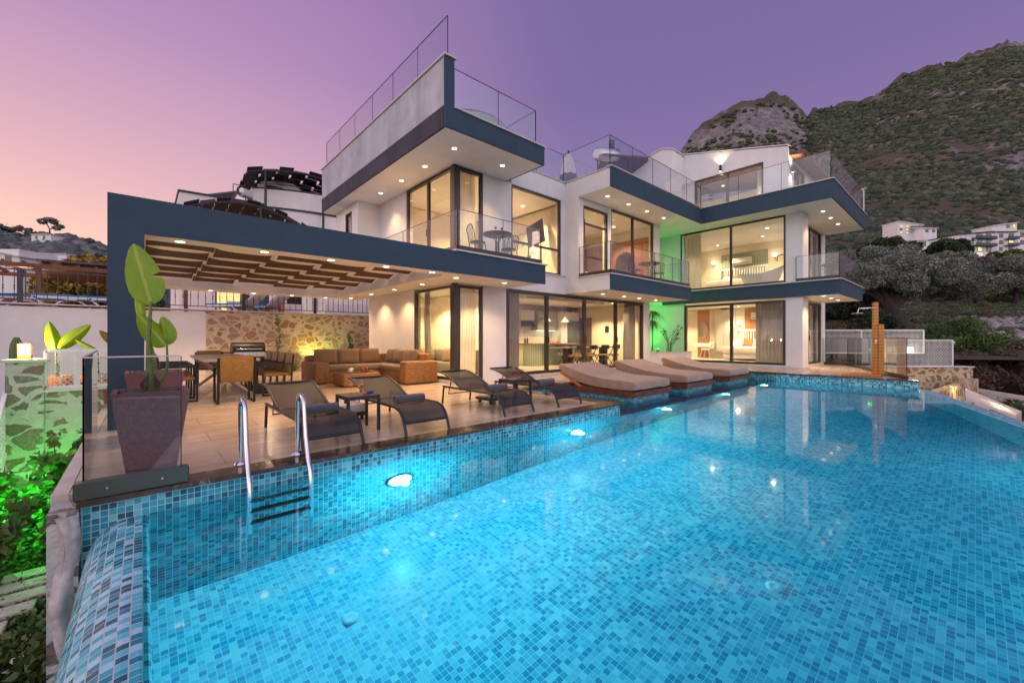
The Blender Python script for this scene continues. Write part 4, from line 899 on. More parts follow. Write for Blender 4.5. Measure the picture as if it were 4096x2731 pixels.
# --- wicker corner sofa
def cushion(mb, c, sx, sy, sz, rx=0, rz=0, pw=.45):
    M_ = Matrix.Translation(c) @ Matrix.Rotation(rz, 4, 'Z') @ Matrix.Rotation(rx, 4, 'X'); n = 12; V_ = []
    for s in (-1, 1):
        for j in range(n + 1):
            for i in range(n + 1):
                u, v = i / n * 2 - 1, j / n * 2 - 1; h = max(0, (1 - u ** 4) * (1 - v ** 4)) ** pw
                k = 1 - .05 * (1 - abs(u * v)) * 1
                V_.append(M_ @ Vector((u * sx / 2 * (1 - .06 * (v * v < .9) * (1 - v * v) * 0), s * (sy / 2 * h), v * sz / 2)))
    q = (n + 1) ** 2; F_ = []
    for j in range(n):
        for i in range(n):
            a = j * (n + 1) + i; F_ += [(a, a + 1, a + n + 2, a + n + 1), (q + a, q + a + n + 1, q + a + n + 2, q + a + 1)]
    mb.add([tuple(v) for v in V_], F_, True)
t = thing('corner_sofa', 'L-shaped wicker corner sofa with brown cushions on the terrace', 'sofa', (4.7, 11.5, .004))
mb = MB(); mb.rbox(3.30, 11.28, .02, 3.66, 12.55, .56, .05); mb.build('armrest', 'wicker_sofa', t)
mb = MB(); mb.rbox(5.02, 9.68, .02, 5.97, 10.06, .60, .05); mb.build('armrest', 'wicker_sofa', t)
mb = MB(); mb.rbox(3.64, 11.42, .02, 5.2, 12.5, .32, .02); mb.rbox(5.12, 10.04, .02, 5.95, 12.5, .32, .02); mb.build('base', 'wicker_sofa', t)
mb = MB(); mb.rbox(3.40, 12.42, .02, 5.98, 12.62, .72, .04); mb.rbox(5.80, 10.0, .02, 5.99, 12.5, .78, .04); mb.build('back', 'wicker_sofa', t)
for a in ((3.68, 11.40, .325, 5.22, 12.2, .46), (5.08, 10.07, .325, 5.72, 11.40, .46), (5.23, 11.41, .325, 5.75, 12.25, .46)): mb = MB(); mb.rbox(*a, .045, 3); mb.build('seat_cushion', 'cushion', t)
for x in (3.80, 4.42, 5.04): mb = MB(); cushion(mb, (x + .1, 12.30, .665), .66, .26, .46, R(-10), 0); mb.build('back_cushion', 'cushion', t)
for y, h in ((11.85, .44), (11.35, .42), (10.72, .46)): mb = MB(); cushion(mb, (5.70, y, .665), .60, .26, h, R(-12), R(-90)); mb.build('back_cushion', 'cushion', t)
t = thing('coffee_table', 'low wicker coffee table with glass top in front of the corner sofa', 'coffee table', (4.1, 10.6, .004)); mb = MB(); mb.rbox(3.62, 10.12, .02, 4.55, 10.95, .34, .05); mb.build('base', 'wicker_sofa', t); mb = MB(); mb.box(3.68, 10.18, .342, 4.49, 10.89, .352); mb.build('glass_top', 'rail_glass', t)
for x, y, lab in ((3.86, 10.35, 'white mug on the coffee table, the nearer of two'), (3.95, 10.5, 'white mug on the coffee table behind its pair')):
    t = thing('mug', lab, 'mug', (x, y, .352), group='white mugs on the coffee table'); mb = MB(); mb.lathe([(.0001, .003), (.03, .003), (.042, .10), (.038, .10), (.03, .01)], (0, 0, 0), 16); mb.build('cup', 'white_paint', t, False); mb = MB(); mb.tube([(-.04, 0, .08), (-.065, 0, .07), (-.065, 0, .04), (-.035, 0, .03)], .005, 6); mb.build('handle', 'white_paint', t, False)
for x, y, lab in ((4.28, 10.62, 'tumbler of orange tea left of its pair on the coffee table'), (4.40, 10.68, 'tumbler of orange tea nearest the sofa corner')): 
    t = thing('tea_glass', lab, 'glass', (x, y, .352), group='tumblers of tea'); mb = MB(); mb.lathe([(.0001, .002), (.028, .002), (.034, .11)], (0, 0, 0), 16); mb.build('glass', 'clear_glass', t, False); mb = MB(); mb.lathe([(.0001, .006), (.026, .006), (.031, .09), (.0001, .09)], (0, 0, 0), 16); mb.build('drink', 'orange_drink', t, False)
t = thing('water_jug', 'glass jug with wooden lid on the coffee table', 'jug', (4.08, 10.5, .352)); mb = MB(); mb.lathe([(.0001, .002), (.045, .002), (.045, .15), (.04, .16)], (0, 0, 0), 18); mb.build('jug_body', 'clear_glass', t, False); mb = MB(); mb.cyl((0, 0, .16), .042, .02); mb.build('lid', 'wood_grey', t, False)

# --- balcony bistro sets
def bistro_table(loc, label):
    t = thing('bistro_table', label, 'table', loc, group='black iron bistro tables on the balconies'); mb = MB(); mb.lathe([(.0001, .72), (.36, .72), (.38, .735), (.38, .755), (.36, .755), (.0001, .745)], (0, 0, 0), 28); mb.build('tabletop', 'black_iron', t, False)
    for k in range(4):
        a = k * math.pi / 2 + .5; c_, s_ = math.cos(a), math.sin(a); mb = MB(); mb.tube([(.24 * c_, .24 * s_, .72), (.10 * c_, .10 * s_, .66), (.045 * c_, .045 * s_, .55), (.045 * c_, .045 * s_, .2), (.08 * c_, .08 * s_, .11), (.22 * c_, .22 * s_, .08), (.30 * c_, .30 * s_, .0)], .013, 7); mb.build('leg', 'black_iron', t, False)
    return t
def make_bistro_chair():
    t = thing('bistro_chair', 'x', 'chair'); mb = MB(); mb.lathe([(.0001, .44), (.19, .44), (.205, .45), (.19, .465), (.0001, .455)], (0, 0, 0), 22); mb.build('seat', 'black_iron', t, False)
    for x, y in ((-.15, -.13), (.15, -.13), (-.15, .14), (.15, .14)): mb = MB(); mb.tube([(x, y, .44), (x * 1.15, y * 1.15, .25), (x * 1.35, y * 1.4, 0)], .011, 7); mb.build('leg', 'black_iron', t, False)
    mb = MB(); A = [(-.17, .15, .44), (-.18, .19, .7)] + [(-.18 * math.cos(a), .22, .74 + .14 * math.sin(a)) for a in [math.pi * k / 8 for k in range(9)]] + [(.18, .19, .7), (.17, .15, .44)]
    mb.tube(A, .011, 7)
    for x in (-.12, -.06, 0, .06, .12): mb.tube([(x * .8, .16, .45), (x, .2, .65), (x, .22, .74 + .14 * math.sqrt(max(0, 1 - (x / .18) ** 2)))], .007, 6)
    mb.build('backrest', 'black_iron', t, False); return t
BC = make_bistro_chair(); bc = [((6.22, 8.25, 3.13), R(80), 'iron bistro chair left of the round table on the first balcony'), ((7.35, 8.35, 3.13), R(-75), 'iron bistro chair between the round table and the big window on the first balcony'),
    ((13.0, 8.0, 3.155), R(70), 'iron bistro chair on the house side of the middle balcony table'), ((14.3, 7.85, 3.155), R(-80), 'iron bistro chair next to the green light on the middle balcony'), ((20.2, 3.75, 3.235), R(-60), 'iron chair on the far right balcony')]
for i, (p, r, lab) in enumerate(bc):
    o = BC if i == 0 else copy_tree(BC); o.location = p; o.rotation_euler = (0, 0, r); o['label'] = lab; o['group'] = 'black iron chairs on the balconies'
bistro_table((6.82, 8.2, 3.13), 'round black iron table with red wine on the first balcony'); bistro_table((13.68, 7.85, 3.155), 'round black iron table on the middle balcony holding orange drinks'); bistro_table((19.4, 3.6, 3.235), 'round dark table on the far right balcony')
goblet((6.72, 8.15, 3.885), 'small glass of red wine on the first balcony table, left one', 'red_wine', 'wine on the first balcony'); goblet((6.90, 8.12, 3.885), 'small glass of red wine on the first balcony table nearer the window', 'red_wine', 'wine on the first balcony')
goblet((13.6, 7.8, 3.91), 'orange drink on the middle balcony table, left one', 'orange_drink', 'orange drinks on the middle balcony'); goblet((13.82, 7.78, 3.91), 'orange drink on the middle balcony table nearer the green wall', 'orange_drink', 'orange drinks on the middle balcony')
# --- roof things
t = thing('closed_parasol', 'folded two tone parasol standing on the roof terrace behind the glass', 'parasol', (12.2, 10.4, 6.106)); mb = MB()
def fn(u, v):
    a = u * 2 * math.pi; z = 6.3 + 1.95 * v; r = (.30 * (1 - v) ** .6 + .10) * (1 + .16 * math.sin(a * 8)) * (1 if v < .95 else .5); return (12.2 + r * math.cos(a), 10.4 + r * math.sin(a), z)
mb.grid(fn, 64, 10); c_ = mb.build('canopy', 'umbrella_cloth', t); mb = MB(); mb.grid(lambda u, v: tuple(Vector(fn(u, v * .60)) * 1 + Vector((.02 * math.cos(u * 6.283), .02 * math.sin(u * 6.283), -.02))), 64, 5); mb.build('canopy_hem', 'umbrella_dark', t); mb = MB(); mb.tube([(12.2, 10.4, 6.11), (12.2, 10.4, 8.4)], .03); mb.build('pole', 'black_iron', t); mb = MB(); mb.cyl((12.2, 10.4, 6.108), .3, .08); mb.build('foot', 'charcoal', t)
t = thing('solar_water_heater', 'solar water heater with horizontal tank and tilted panel on the roof', 'water heater', (15.9, 11, 6.106)); mb = MB(); mb.tube([(15.3, 11.4, 9.55), (15.34, 11.4, 9.55), (16.2, 10.9, 9.55), (16.24, 10.88, 9.55)], [.2, .3, .3, .2], 20); mb.build('tank', 'steel', t)
mb = MB(); mb.prism([(15.3, 11.1, 9.4), (17.2, 9.9, 9.4), (18.4, 11.3, 8.6), (16.5, 12.5, 8.6)], (0, 0, .07)); mb.build('panel', 'solar_panel', t); mb = MB()
for p, q in (((15.4, 11.4, 9.35), (15.4, 11.4, 6.11)), ((16.6, 10.6, 9.35), (16.6, 10.6, 6.11)), ((16.6, 12.4, 8.6), (16.6, 12.4, 6.11)), ((15.4, 11.4, 8.3), (16.6, 10.6, 8.3)), ((15.4, 11.4, 8.9), (16.6, 12.4, 6.6))): mb.bar(p, q, .05)
mb.build('stand', 'black_iron', t); mb = MB(); mb.cyl((15.9, 11.0, 9.82), .13, .35); mb.build('expansion_tank', 'umbrella_dark', t)
t = thing('hot_tub', 'round covered hot tub behind the glass of the top roof terrace', 'hot tub', (6.3, 8.85, 6.166)); mb = MB(); mb.lathe([(1.0, 0), (1.08, .38), (1.05, .42)], (6.3, 8.85, 6.166), 40); mb.build('shell', 'umbrella_cloth', t); mb = MB(); mb.lathe([(1.06, .42), (1.0, .47), (.7, .56), (.35, .60), (.0001, .62)], (6.3, 8.85, 6.166), 40); mb.build('cover', 'umbrella_dark', t)
for x, y, z, lab, d in ((18.4, 7.21, 8.42, 'cylindrical up and down wall lamp above the penthouse window', (-1, 0)), (18.75, 4.77, 7.75, 'cylindrical up and down wall lamp on the penthouse side under the wooden eave', (0, -1))):
    t = thing('wall_lamp', lab, 'wall lamp', (x, y, z), group='up and down lamps on the penthouse'); c = Vector((x + d[0] * .08, y + d[1] * .08, z)); mb = MB(); mb.lathe([(.045, -.13), (.05, -.13), (.05, .13), (.045, .13)], c, 16); mb.build('cylinder', 'charcoal', t); mb = MB(); mb.box(*(c - Vector((.03 if not d[0] else -.01, .03 if not d[1] else -.01, .04))), x - d[0] * .0 + .01, y + .01, z + .04) if False else mb.bar(c, (x, y, z), .04); mb.build('bracket', 'charcoal', t)
    mb = MB(); mb.cyl(c + Vector((0, 0, .125)), .04, .004); mb.cyl(c + Vector((0, 0, -.129)), .04, .004); mb.build('bulb', 'glow_lamp', t)
    lamp('lamp_up', 'SPOT', c + Vector((0, 0, .15)), 30, (1, .8, .5), .02, t, (0, 0, 1), 110, .6); lamp('lamp_down', 'SPOT', c - Vector((0, 0, .15)), 20, (1, .8, .5), .02, t, (0, 0, -1), 110, .6)

# --- outdoor shower
t = thing('outdoor_shower', 'tall orange slatted wooden shower panel with chrome head and wooden tray', 'shower', (16.9, 2.1, .064))
mb = MB(); mb.rbox(16.05, 1.85, .064, 17.15, 2.75, .10, .006, 1); mb.build('tray', 'deck_slats', t)
mb = MB(); Q = Matrix.Translation((16.95, 1.98, .10)) @ Matrix.Rotation(R(-52), 4, 'Z')
def qb(mb_, a, b): 
    x0, y0, z0 = a; x1, y1, z1 = b; m2 = MB(); m2.box(x0, y0, z0, x1, y1, z1); mb_.add([tuple(Q @ Vector(v)) for v in m2.v], m2.f)
qb(mb, (-.12, 0, 0), (.0, .10, 2.22)); mb.build('tall_board', 'board_slats', t); mb = MB(); qb(mb, (-.13, -.05, 0), (-.05, -.002, 1.5)); qb(mb, (-.045, -.08, 0), (.10, -.003, 1.53)); mb.build('front_board', 'board_slats', t)
mb = MB(); q0 = Q @ Vector((-.10, -.02, 2.02)); mb.tube([q0, q0 + Vector((-.10, .1, .02)), q0 + Vector((-.42, .34, .0)), q0 + Vector((-.44, .36, -.12))], .016); mb.build('arm', 'chrome', t); mb = MB(); mb.lathe([(.0001, .02), (.03, .02), (.15, .0), (.15, -.012), (.0001, -.012)], q0 + Vector((-.44, .36, -.15)), 22); mb.build('shower_head', 'chrome', t)
mb = MB(); q0 = Q @ Vector((-.12, -.05, 1.02)); mb.tube([q0, q0 + Vector((-.09, -.03, 0))], .03, 12); mb.tube([q0 + Vector((-.05, 0, 0)), q0 + Vector((-.05, -.02, -.09))], .012); mb.build('tap', 'chrome', t)

# ================================================================== furniture seen inside
def simple(name, label, cat, loc, parts, group=None, rz=0):
    t = thing(name, label, cat, loc, rz, group)
    for pn, m, fn in parts: mb = MB(); fn(mb); mb.build(pn, m, t)
    return t
def B(*bs):
    return lambda mb: [mb.box(*b) for b in bs]
def RB(r, *bs):
    return lambda mb: [mb.rbox(*b, r) for b in bs]
# lounge behind the corner window
simple('indoor_sofa', 'dark wicker sofa with cushions inside the lounge corner window', 'sofa', (7.2, 11, .112), [('base', 'curtain_dark', RB(.03, (6.5, 11.5, .12, 7.6, 12.4, .45), (7.0, 10.0, .12, 7.6, 11.5, .45))), ('backrest', 'curtain_dark', RB(.04, (6.5, 12.2, .45, 7.6, 12.45, .85), (7.4, 10.0, .45, 7.62, 12.2, .85))), ('cushion', 'cushion', lambda mb: [cushion(mb, (7.3, 11.2, .66), .5, .2, .45, R(-10), R(-80)), cushion(mb, (7.0, 12.05, .66), .5, .2, .45, R(-10), 0)]), ('cushion', 'linen', lambda mb: cushion(mb, (7.25, 10.6, .64), .42, .18, .4, R(-12), R(-85)))])
# kitchen
simple('kitchen_cabinets', 'sage wall cabinets above a lit tiled splashback in the kitchen', 'cabinet', (12.5, 12.6, .112), [('upper_cabinet', 'sage', B((12.65, 12.5, 1.55, 13.9, 12.9, 2.38))), ('cabinet_door', 'sage', B((12.68, 12.475, 1.6, 13.25, 12.497, 2.34), (13.3, 12.475, 1.6, 13.86, 12.497, 2.34))), ('base_cabinet', 'white_paint', B((11.6, 12.3, .12, 14.3, 12.9, .95))), ('worktop', 'counter', B((11.55, 12.25, .951, 14.3, 12.9, .99))), ('splashback', 'subway', B((11.6, 12.87, .99, 14.3, 12.895, 1.55))), ('light_strip', 'glow_strip', B((12.7, 12.6, 1.53, 13.85, 12.64, 1.548))), ('tall_cabinet', 'white_paint', B((13.92, 12.3, .12, 14.35, 12.9, 2.4), (14.36, 12.4, 2.0, 15.3, 12.9, 2.4))), ('oven', 'dark_glass', B((12.3, 12.28, .3, 12.85, 12.299, .88)))])
lamp('strip_lamp', 'POINT', (13.2, 12.5, 1.45), 5, (1, .85, .6), .05)
simple('cooker_hood', 'dark slanted cooker hood beside the sage cabinets', 'cooker hood', (12.2, 12.6, 1.7), [('glass_front', 'dark_glass', lambda mb: mb.prism([(12.0, 12.45, 1.7), (12.0, 12.8, 1.95), (12.0, 12.86, 1.95), (12.0, 12.86, 1.7)], (.58, 0, 0))), ('chimney', 'white_paint', B((12.05, 12.6, 1.96, 12.55, 12.9, 2.4)))])
simple('refrigerator', 'dark steel refrigerator in the white tall cabinet', 'refrigerator', (14.9, 12.6, .112), [('fridge_body', 'steel', B((14.38, 12.35, .12, 15.28, 12.88, 1.96))), ('door', 'umbrella_dark', B((14.4, 12.32, .15, 14.82, 12.349, 1.94), (14.84, 12.32, .15, 15.26, 12.349, 1.94))), ('handle', 'chrome', B((14.78, 12.29, .8, 14.80, 12.319, 1.3)))])
simple('kitchen_island', 'ribbed sage kitchen island with dark worktop', 'island', (12.5, 11.5, .112), [('body', 'ribs_sage', lambda mb: mb.prism([(11.3, 11.75, .115), (11.7, 11.35, .115), (13.7, 11.35, .115), (13.7, 12.0, .115), (11.3, 12.0, .115)], (0, 0, .84))), ('worktop', 'counter', lambda mb: mb.prism([(11.25, 11.72, .957), (11.68, 11.28, .957), (13.8, 11.28, .957), (13.8, 12.05, .957), (11.25, 12.05, .957)], (0, 0, .04)))])
for x, lab in ((12.35, 'pendant lamp over the kitchen island, left one'), (13.5, 'pendant lamp over the kitchen island nearer the dining chairs')):
    t = thing('pendant_lamp', lab, 'pendant lamp', (x, 11.7, 2.6), group='pendant lamps over the island'); mb = MB(); mb.tube([(x, 11.7, 2.63), (x, 11.7, 2.12)], .006, 6); mb.build('cord', 'black_iron', t); mb = MB(); mb.lathe([(.04, 2.14), (.06, 2.05), (.20, 1.90), (.20, 1.885)], (x, 11.7, 0), 20); mb.build('lamp_shade', 'sage', t); mb = MB(); mb.ball((x, 11.7, 1.98), .06); mb.build('bulb', 'glow_lamp', t)
for x, lab in ((11.95, 'green wine bottle on the worktop, left one'), (12.08, 'green wine bottle on the worktop nearer the cabinets')):
    t = thing('wine_bottle', lab, 'bottle', (x, 12.55, .99), group='bottles on the worktop'); mb = MB(); mb.lathe([(.0001, 0), (.037, 0), (.037, .19), (.014, .24), (.014, .31), (.0001, .31)], (0, 0, 0), 14); mb.build('bottle_body', 'leaf_far', t, False)
t = thing('bread_board', 'wooden board with bread and fruit on the kitchen island', 'board', (12.9, 11.7, .997)); mb = MB(); mb.rbox(12.6, 11.55, .998, 13.1, 11.85, 1.02, .008, 1); mb.build('board', 'wood_orange', t); mb = MB(); [mb.ball((12.7 + .1 * k, 11.7, 1.05), .05, 2, (1.2, .8, .8)) for k in range(4)]; mb.build('fruit', 'orange_cap', t)
simple('kitchen_door', 'dark wooden entrance door at the end of the kitchen', 'door', (15.4, 12.2, .112), [('leaf', 'wood_brown', B((15.39, 11.75, .12, 15.419, 12.45, 2.15))), ('handle', 'chrome', B((15.36, 11.8, 1.05, 15.389, 11.84, 1.25)))])
simple('indoor_dining_table', 'long pale topped dining table inside the kitchen', 'dining table', (13.2, 10.4, .112), [('tabletop', 'counter', B((11.75, 10.0, .82, 15.0, 10.9, .86))), ('leg', 'black_iron', B((12.1, 10.3, .115, 12.3, 10.6, .82))), ('leg', 'black_iron', B((14.4, 10.3, .115, 14.6, 10.6, .82)))])
for i, x in enumerate((12.0, 12.75, 13.5, 14.25)):
    for s, y in ((-1, 9.85), (1, 11.05)):
        if i == 0 and s == 1: continue
        t = thing('indoor_dining_chair', f"dark cantilever chair at the indoor dining table, {'window' if s < 0 else 'kitchen'} side, {('first', 'second', 'third', 'fourth')[i]} from the curtain", 'chair', (x, y, .112), group='chairs at the indoor dining table')
        mb = MB(); mb.rbox(x - .22, y - .2, .52, x + .22, y + .2, .58, .02); mb.build('seat', 'wood_table', t); mb = MB(); yy = y + s * .22; mb.rbox(x - .24, yy - .03, .78, x + .24, yy + .03, .95, .02); mb.build('backrest', 'charcoal', t)
        mb = MB()
        for q in (-.2, .2): mb.bar((x + q, yy, .85), (x + q, y - s * .2, .13), .025); mb.bar((x + q, y - s * .15, .55), (x + q, y + s * .2, .13), .025)
        mb.build('legs_frame', 'charcoal', t)
simple('intercom', 'dark intercom panel on the cream kitchen wall', 'intercom', (15.4, 10.9, 1.5), [('panel', 'charcoal', B((15.395, 10.8, 1.45, 15.419, 11.0, 1.75)))])
# ground bedroom (right wing)
def bed(x0, y0, y1, z, label, wood=True):
    # headboard against X = 22
    simple('bed', label, 'bed', (21, (y0 + y1) / 2, z), [('base', 'white_paint', RB(.02, (20.0, y0, z + .08, 21.9, y1, z + .30))), ('mattress', 'linen', RB(.07, (19.95, y0 - .04, z + .3, 21.88, y1 + .04, z + .62))), ('headboard', 'white_paint', lambda mb: [mb.box(21.9, y0 - .15, z + 1.36, 21.96, y1 + .15, z + 1.44), mb.box(21.9, y0 - .15, z, 21.96, y0 - .08, z + 1.36), mb.box(21.9, y1 + .08, z, 21.96, y1 + .15, z + 1.36)] + [mb.box(21.91, y0 - .05 + k * .115, z + .3, 21.94, y0 + .0 + k * .115, z + 1.36) for k in range(int((y1 - y0 + .08) / .115))]),
        ('pillow', 'white_paint', lambda mb: cushion(mb, (21.68, y0 + .42, z + .78), .7, .22, .42, R(-15), R(-90))), ('pillow', 'white_paint', lambda mb: cushion(mb, (21.68, y1 - .42, z + .78), .7, .22, .42, R(-15), R(-90))), ('pillow', 'cushion', lambda mb: cushion(mb, (21.45, (y0 + y1) / 2 + .2, z + .8), .42, .2, .42, R(-20), R(-90)))])
bed(20, 6.2, 7.75, .2, 'white bed with slatted headboard in the ground floor bedroom'); bed(20, 6.6, 8.5, 3.26, 'white bed with slatted headboard behind the upstairs bathtub')
simple('wall_panel', 'orange ribbed wood panel behind the ground floor bed', 'wall panel', (21.98, 6.9, .2), [('ribs', 'ribs_wood', B((21.965, 5.9, .2, 21.998, 7.5, 2.66)))]); simple('wall_panel', 'sage green ribbed panel behind the upstairs bed', 'wall panel', (21.98, 7.6, 3.26), [('ribs', 'ribs_sage', B((21.965, 6.5, 3.26, 21.998, 8.6, 5.4)))])
simple('wall_panel', 'narrow wood panel behind the oval mirror', 'wall panel', (21.98, 9.5, .2), [('ribs', 'ribs_wood', B((21.965, 9.2, .2, 21.998, 9.8, 2.66)))])
for y0, y1, z0, z1, lab in ((6.35, 7.15, 2.12, 2.44, 'white air conditioner on the orange ribbed panel'), (7.15, 8.05, 4.82, 5.14, 'white air conditioner on the sage ribbed panel')):
    simple('air_conditioner', lab, 'air conditioner', (21.9, (y0 + y1) / 2, z0), [('casing', 'white_paint', RB(.04, (21.72, y0, z0, 21.96, y1, z1))), ('louvre', 'charcoal', B((21.71, y0 + .06, z0 + .03, 21.719, y1 - .06, z0 + .06)))])
simple('mirror', 'tall oval mirror on the narrow wood panel', 'mirror', (21.95, 9.5, 1.6), [('mirror_glass', 'mirror', lambda mb: mb.prism([(21.93, 9.5 + .23 * math.cos(a), 1.62 + .46 * math.sin(a)) for a in [2 * math.pi * k / 32 for k in range(32)]], (.02, 0, 0)))])
simple('vanity_desk', 'white floating desk under the oval mirror', 'desk', (21.7, 9.2, .8), [('desk_body', 'white_paint', B((21.45, 8.85, .76, 21.96, 9.75, .95)))])
simple('desk_chair', 'beige tub chair at the white desk', 'chair', (21.2, 9.0, .2), [('seat', 'linen', RB(.05, (20.95, 8.75, .6, 21.4, 9.2, .70))), ('backrest', 'linen', RB(.05, (20.92, 8.7, .66, 21.4, 8.78, 1.02))), *[('leg', 'wood_grey', (lambda mb, x=x, y=y, y2=y2: mb.bar((x * .97 + .63, y, .6), (x, y2, .2), .03))) for x, y, y2 in ((20.95, 8.8, 8.72), (21.4, 8.8, 8.72), (20.95, 9.15, 9.24), (21.4, 9.15, 9.24))]])
simple('wardrobe', 'white louvred wardrobe in the ground floor bedroom', 'wardrobe', (21.7, 8.3, .2), [('carcass', 'white_paint', B((21.5, 7.95, .55, 21.98, 8.65, 2.62))), ('door', 'louvre_white', B((21.485, 7.97, .58, 21.499, 8.29, 2.6), (21.485, 8.31, .58, 21.499, 8.63, 2.6)))])
def sconce(c, label):
    t = thing('wall_sconce', label, 'sconce', c, group='brass globe sconces'); c = Vector(c); mb = MB(); mb.tube([c, c + Vector((-.08, 0, -.02)), c + Vector((-.10, 0, .05))], .012); mb.ball(c + Vector((-.01, 0, 0)), .04); mb.build('arm', 'gold', t); mb = MB(); mb.ball(c + Vector((-.10, 0, .13)), .085, 3); mb.build('globe', 'glow_lamp', t); lamp('sconce_lamp', 'POINT', c + Vector((-.25, 0, .15)), 4, (1, .75, .45), .08, t)
sconce((21.97, 7.73, 1.82), 'lit globe sconce between wardrobe and ground floor bed'); sconce((21.97, 8.95, 4.95), 'lit globe sconce left of the sage panel'); sconce((21.97, 6.2, 4.95), 'lit globe sconce on the tap side of the sage panel')
t = thing('bedside_lamp', 'small lit bedside lamp next to the ground floor bed', 'lamp', (21.75, 7.85, .75)); mb = MB(); mb.cyl((21.75, 7.85, .75), .05, .1); mb.build('foot', 'gold', t); mb = MB(); mb.lathe([(.12, .1), (.08, .3)], (21.75, 7.85, .75), 18); mb.build('lamp_shade', 'glow_lamp', t)
t = thing('bathtub', 'white freestanding slipper bathtub in the upstairs window', 'bathtub', (18.6, 5.8, 3.26)); mb = MB()
def tubf(u, v):
    a = u * 2 * math.pi; k = .55 + .45 * v ** .8; yy = math.cos(a); return (18.75 + .38 * k * math.sin(a), 5.78 + .86 * (.62 + .38 * v) * yy, 3.28 + (.52 + .26 * (yy * yy) * (1 if yy < 0 else .45)) * v)
mb.grid(tubf, 40, 10); mb.grid(lambda u, v: tuple(Vector(tubf(u, 1)) * (1 - .0) + (Vector((18.75, 5.78, tubf(u, 1)[2] - .28 * v)) - Vector(tubf(u, 1))) * (.06 + .3 * v)), 40, 3); mb.build('shell', 'white_paint', t)
t = thing('tub_tap', 'dark floor standing tap curving over the upstairs bathtub', 'tap', (18.6, 4.95, 3.26)); mb = MB(); mb.tube([(18.5, 4.85, 3.26), (18.5, 4.85, 4.3)] + [(18.5, 5.0 - .15 * math.cos(a), 4.3 + .15 * math.sin(a)) for a in [math.pi * k / 6 for k in range(7)]] + [(18.5, 5.15, 4.2)], .018); mb.build('spout', 'black_iron', t); mb = MB(); mb.tube([(18.5, 4.75, 4.0), (18.5, 4.95, 4.0)], .02); mb.build('valve', 'black_iron', t)
# rooms upstairs behind the big window and the middle balcony
simple('television', 'large dark television tilted out from the wall behind the big upstairs window', 'television', (10.3, 10.4, 4.5), [('screen', 'tv_screen', lambda mb: mb.prism([(9.47, 9.90, 4.85), (10.31, 9.96, 5.35), (10.33, 9.84, 4.55), (9.48, 9.80, 4.17)], (.04, .045, 0))), ('bracket', 'black_iron', B((10.1, 10.2, 4.45, 10.38, 10.3, 4.6)))])
simple('wall_panel', 'cream ribbed panel seen through the big upstairs window', 'wall panel', (8.6, 12.8, 3.14), [('ribs', 'ribs_cream', B((9.0, 12.84, 3.14, 10.3, 12.899, 5.0)))])
simple('tub_tap', 'dark floor tap in the big upstairs window', 'tap', (9.2, 9.5, 3.14), [('spout', 'black_iron', lambda mb: mb.tube([(9.05, 9.35, 3.14), (9.05, 9.35, 4.05)] + [(8.93 + .12 * math.cos(a), 9.35, 4.05 + .12 * math.sin(a)) for a in [math.pi * k / 6 for k in range(7)]], .018)), ('valve', 'black_iron', B((9.0, 9.33, 3.75, 9.14, 9.37, 3.79)))])
simple('wall_panel', 'orange ribbed wood wall in the middle block bedroom', 'wall panel', (15.2, 12, 3.14), [('ribs', 'ribs_wood', B((15.27, 8.75, 3.14, 15.32, 13.9, 5.3), (12.3, 12.85, 3.14, 15.27, 12.89, 5.3)))])
simple('mirror', 'round mirror on the wood wall of the middle block', 'mirror', (15.2, 10, 4.4), [('mirror_glass', 'mirror', lambda mb: mb.prism([(15.24, 9.9 + .45 * math.cos(a), 4.35 + .5 * math.sin(a)) for a in [2 * math.pi * k / 32 for k in range(32)]], (.02, 0, 0)))])
simple('bed', 'white slatted bed end in the middle block bedroom', 'bed', (13.3, 11.8, 3.14), [('headboard', 'white_paint', lambda mb: [mb.box(12.6, 11.6, 4.25, 13.9, 11.66, 4.33)] + [mb.box(12.62 + k * .14, 11.61, 3.5, 12.69 + k * .14, 11.64, 4.25) for k in range(10)]), ('mattress', 'linen', RB(.05, (12.6, 9.9, 3.3, 13.9, 11.6, 3.75)))])

# ================================================================== planter plants in the green recess
def blades(mb, c, n, L, w, rnd, up=.6, droop=.8):
    for k in range(n):
        a = rnd.uniform(0, 6.283); e = rnd.uniform(.1, 1.1); l = L * rnd.uniform(.6, 1.1); d = Vector((math.cos(a) * math.cos(e), math.sin(a) * math.cos(e), math.sin(e) * up)); s = Vector((-math.sin(a), math.cos(a), 0)) * w
        p = Vector(c); V_ = [p - s * .5, p + s * .5]; m = 4
        for i in range(1, m + 1):
            t_ = i / m; q = p + d * l * t_ + Vector((0, 0, -droop * l * t_ * t_)); ww = s * (1 - t_) * .9; V_ += [q - ww * .5, q + ww * .5]
        mb.add([tuple(v) for v in V_], [(2 * i, 2 * i + 1, 2 * i + 3, 2 * i + 2) for i in range(m)])
rnd = random.Random(5)
t = thing('dracaena', 'tall thin dracaena with drooping leaves in the green lit planter', 'plant', (16.0, 9.05, .57)); mb = MB(); mb.tube([(16.0, 9.05, .57), (16.05, 9.05, 1.5), (16.0, 9.05, 2.3)], .022); mb.build('trunk', 'bark', t); mb = MB(); blades(mb, (16.0, 9.05, 2.3), 160, .70, .045, rnd, .6, .9); blades(mb, (16.0, 9.05, 1.95), 90, .6, .045, rnd, .3, 1.1); mb.build('crown', 'leaf_garden', t)
t = thing('papyrus', 'leaning feathery papyrus in the planter under the green light', 'plant', (16.75, 8.75, .57)); mb = MB(); tips = []
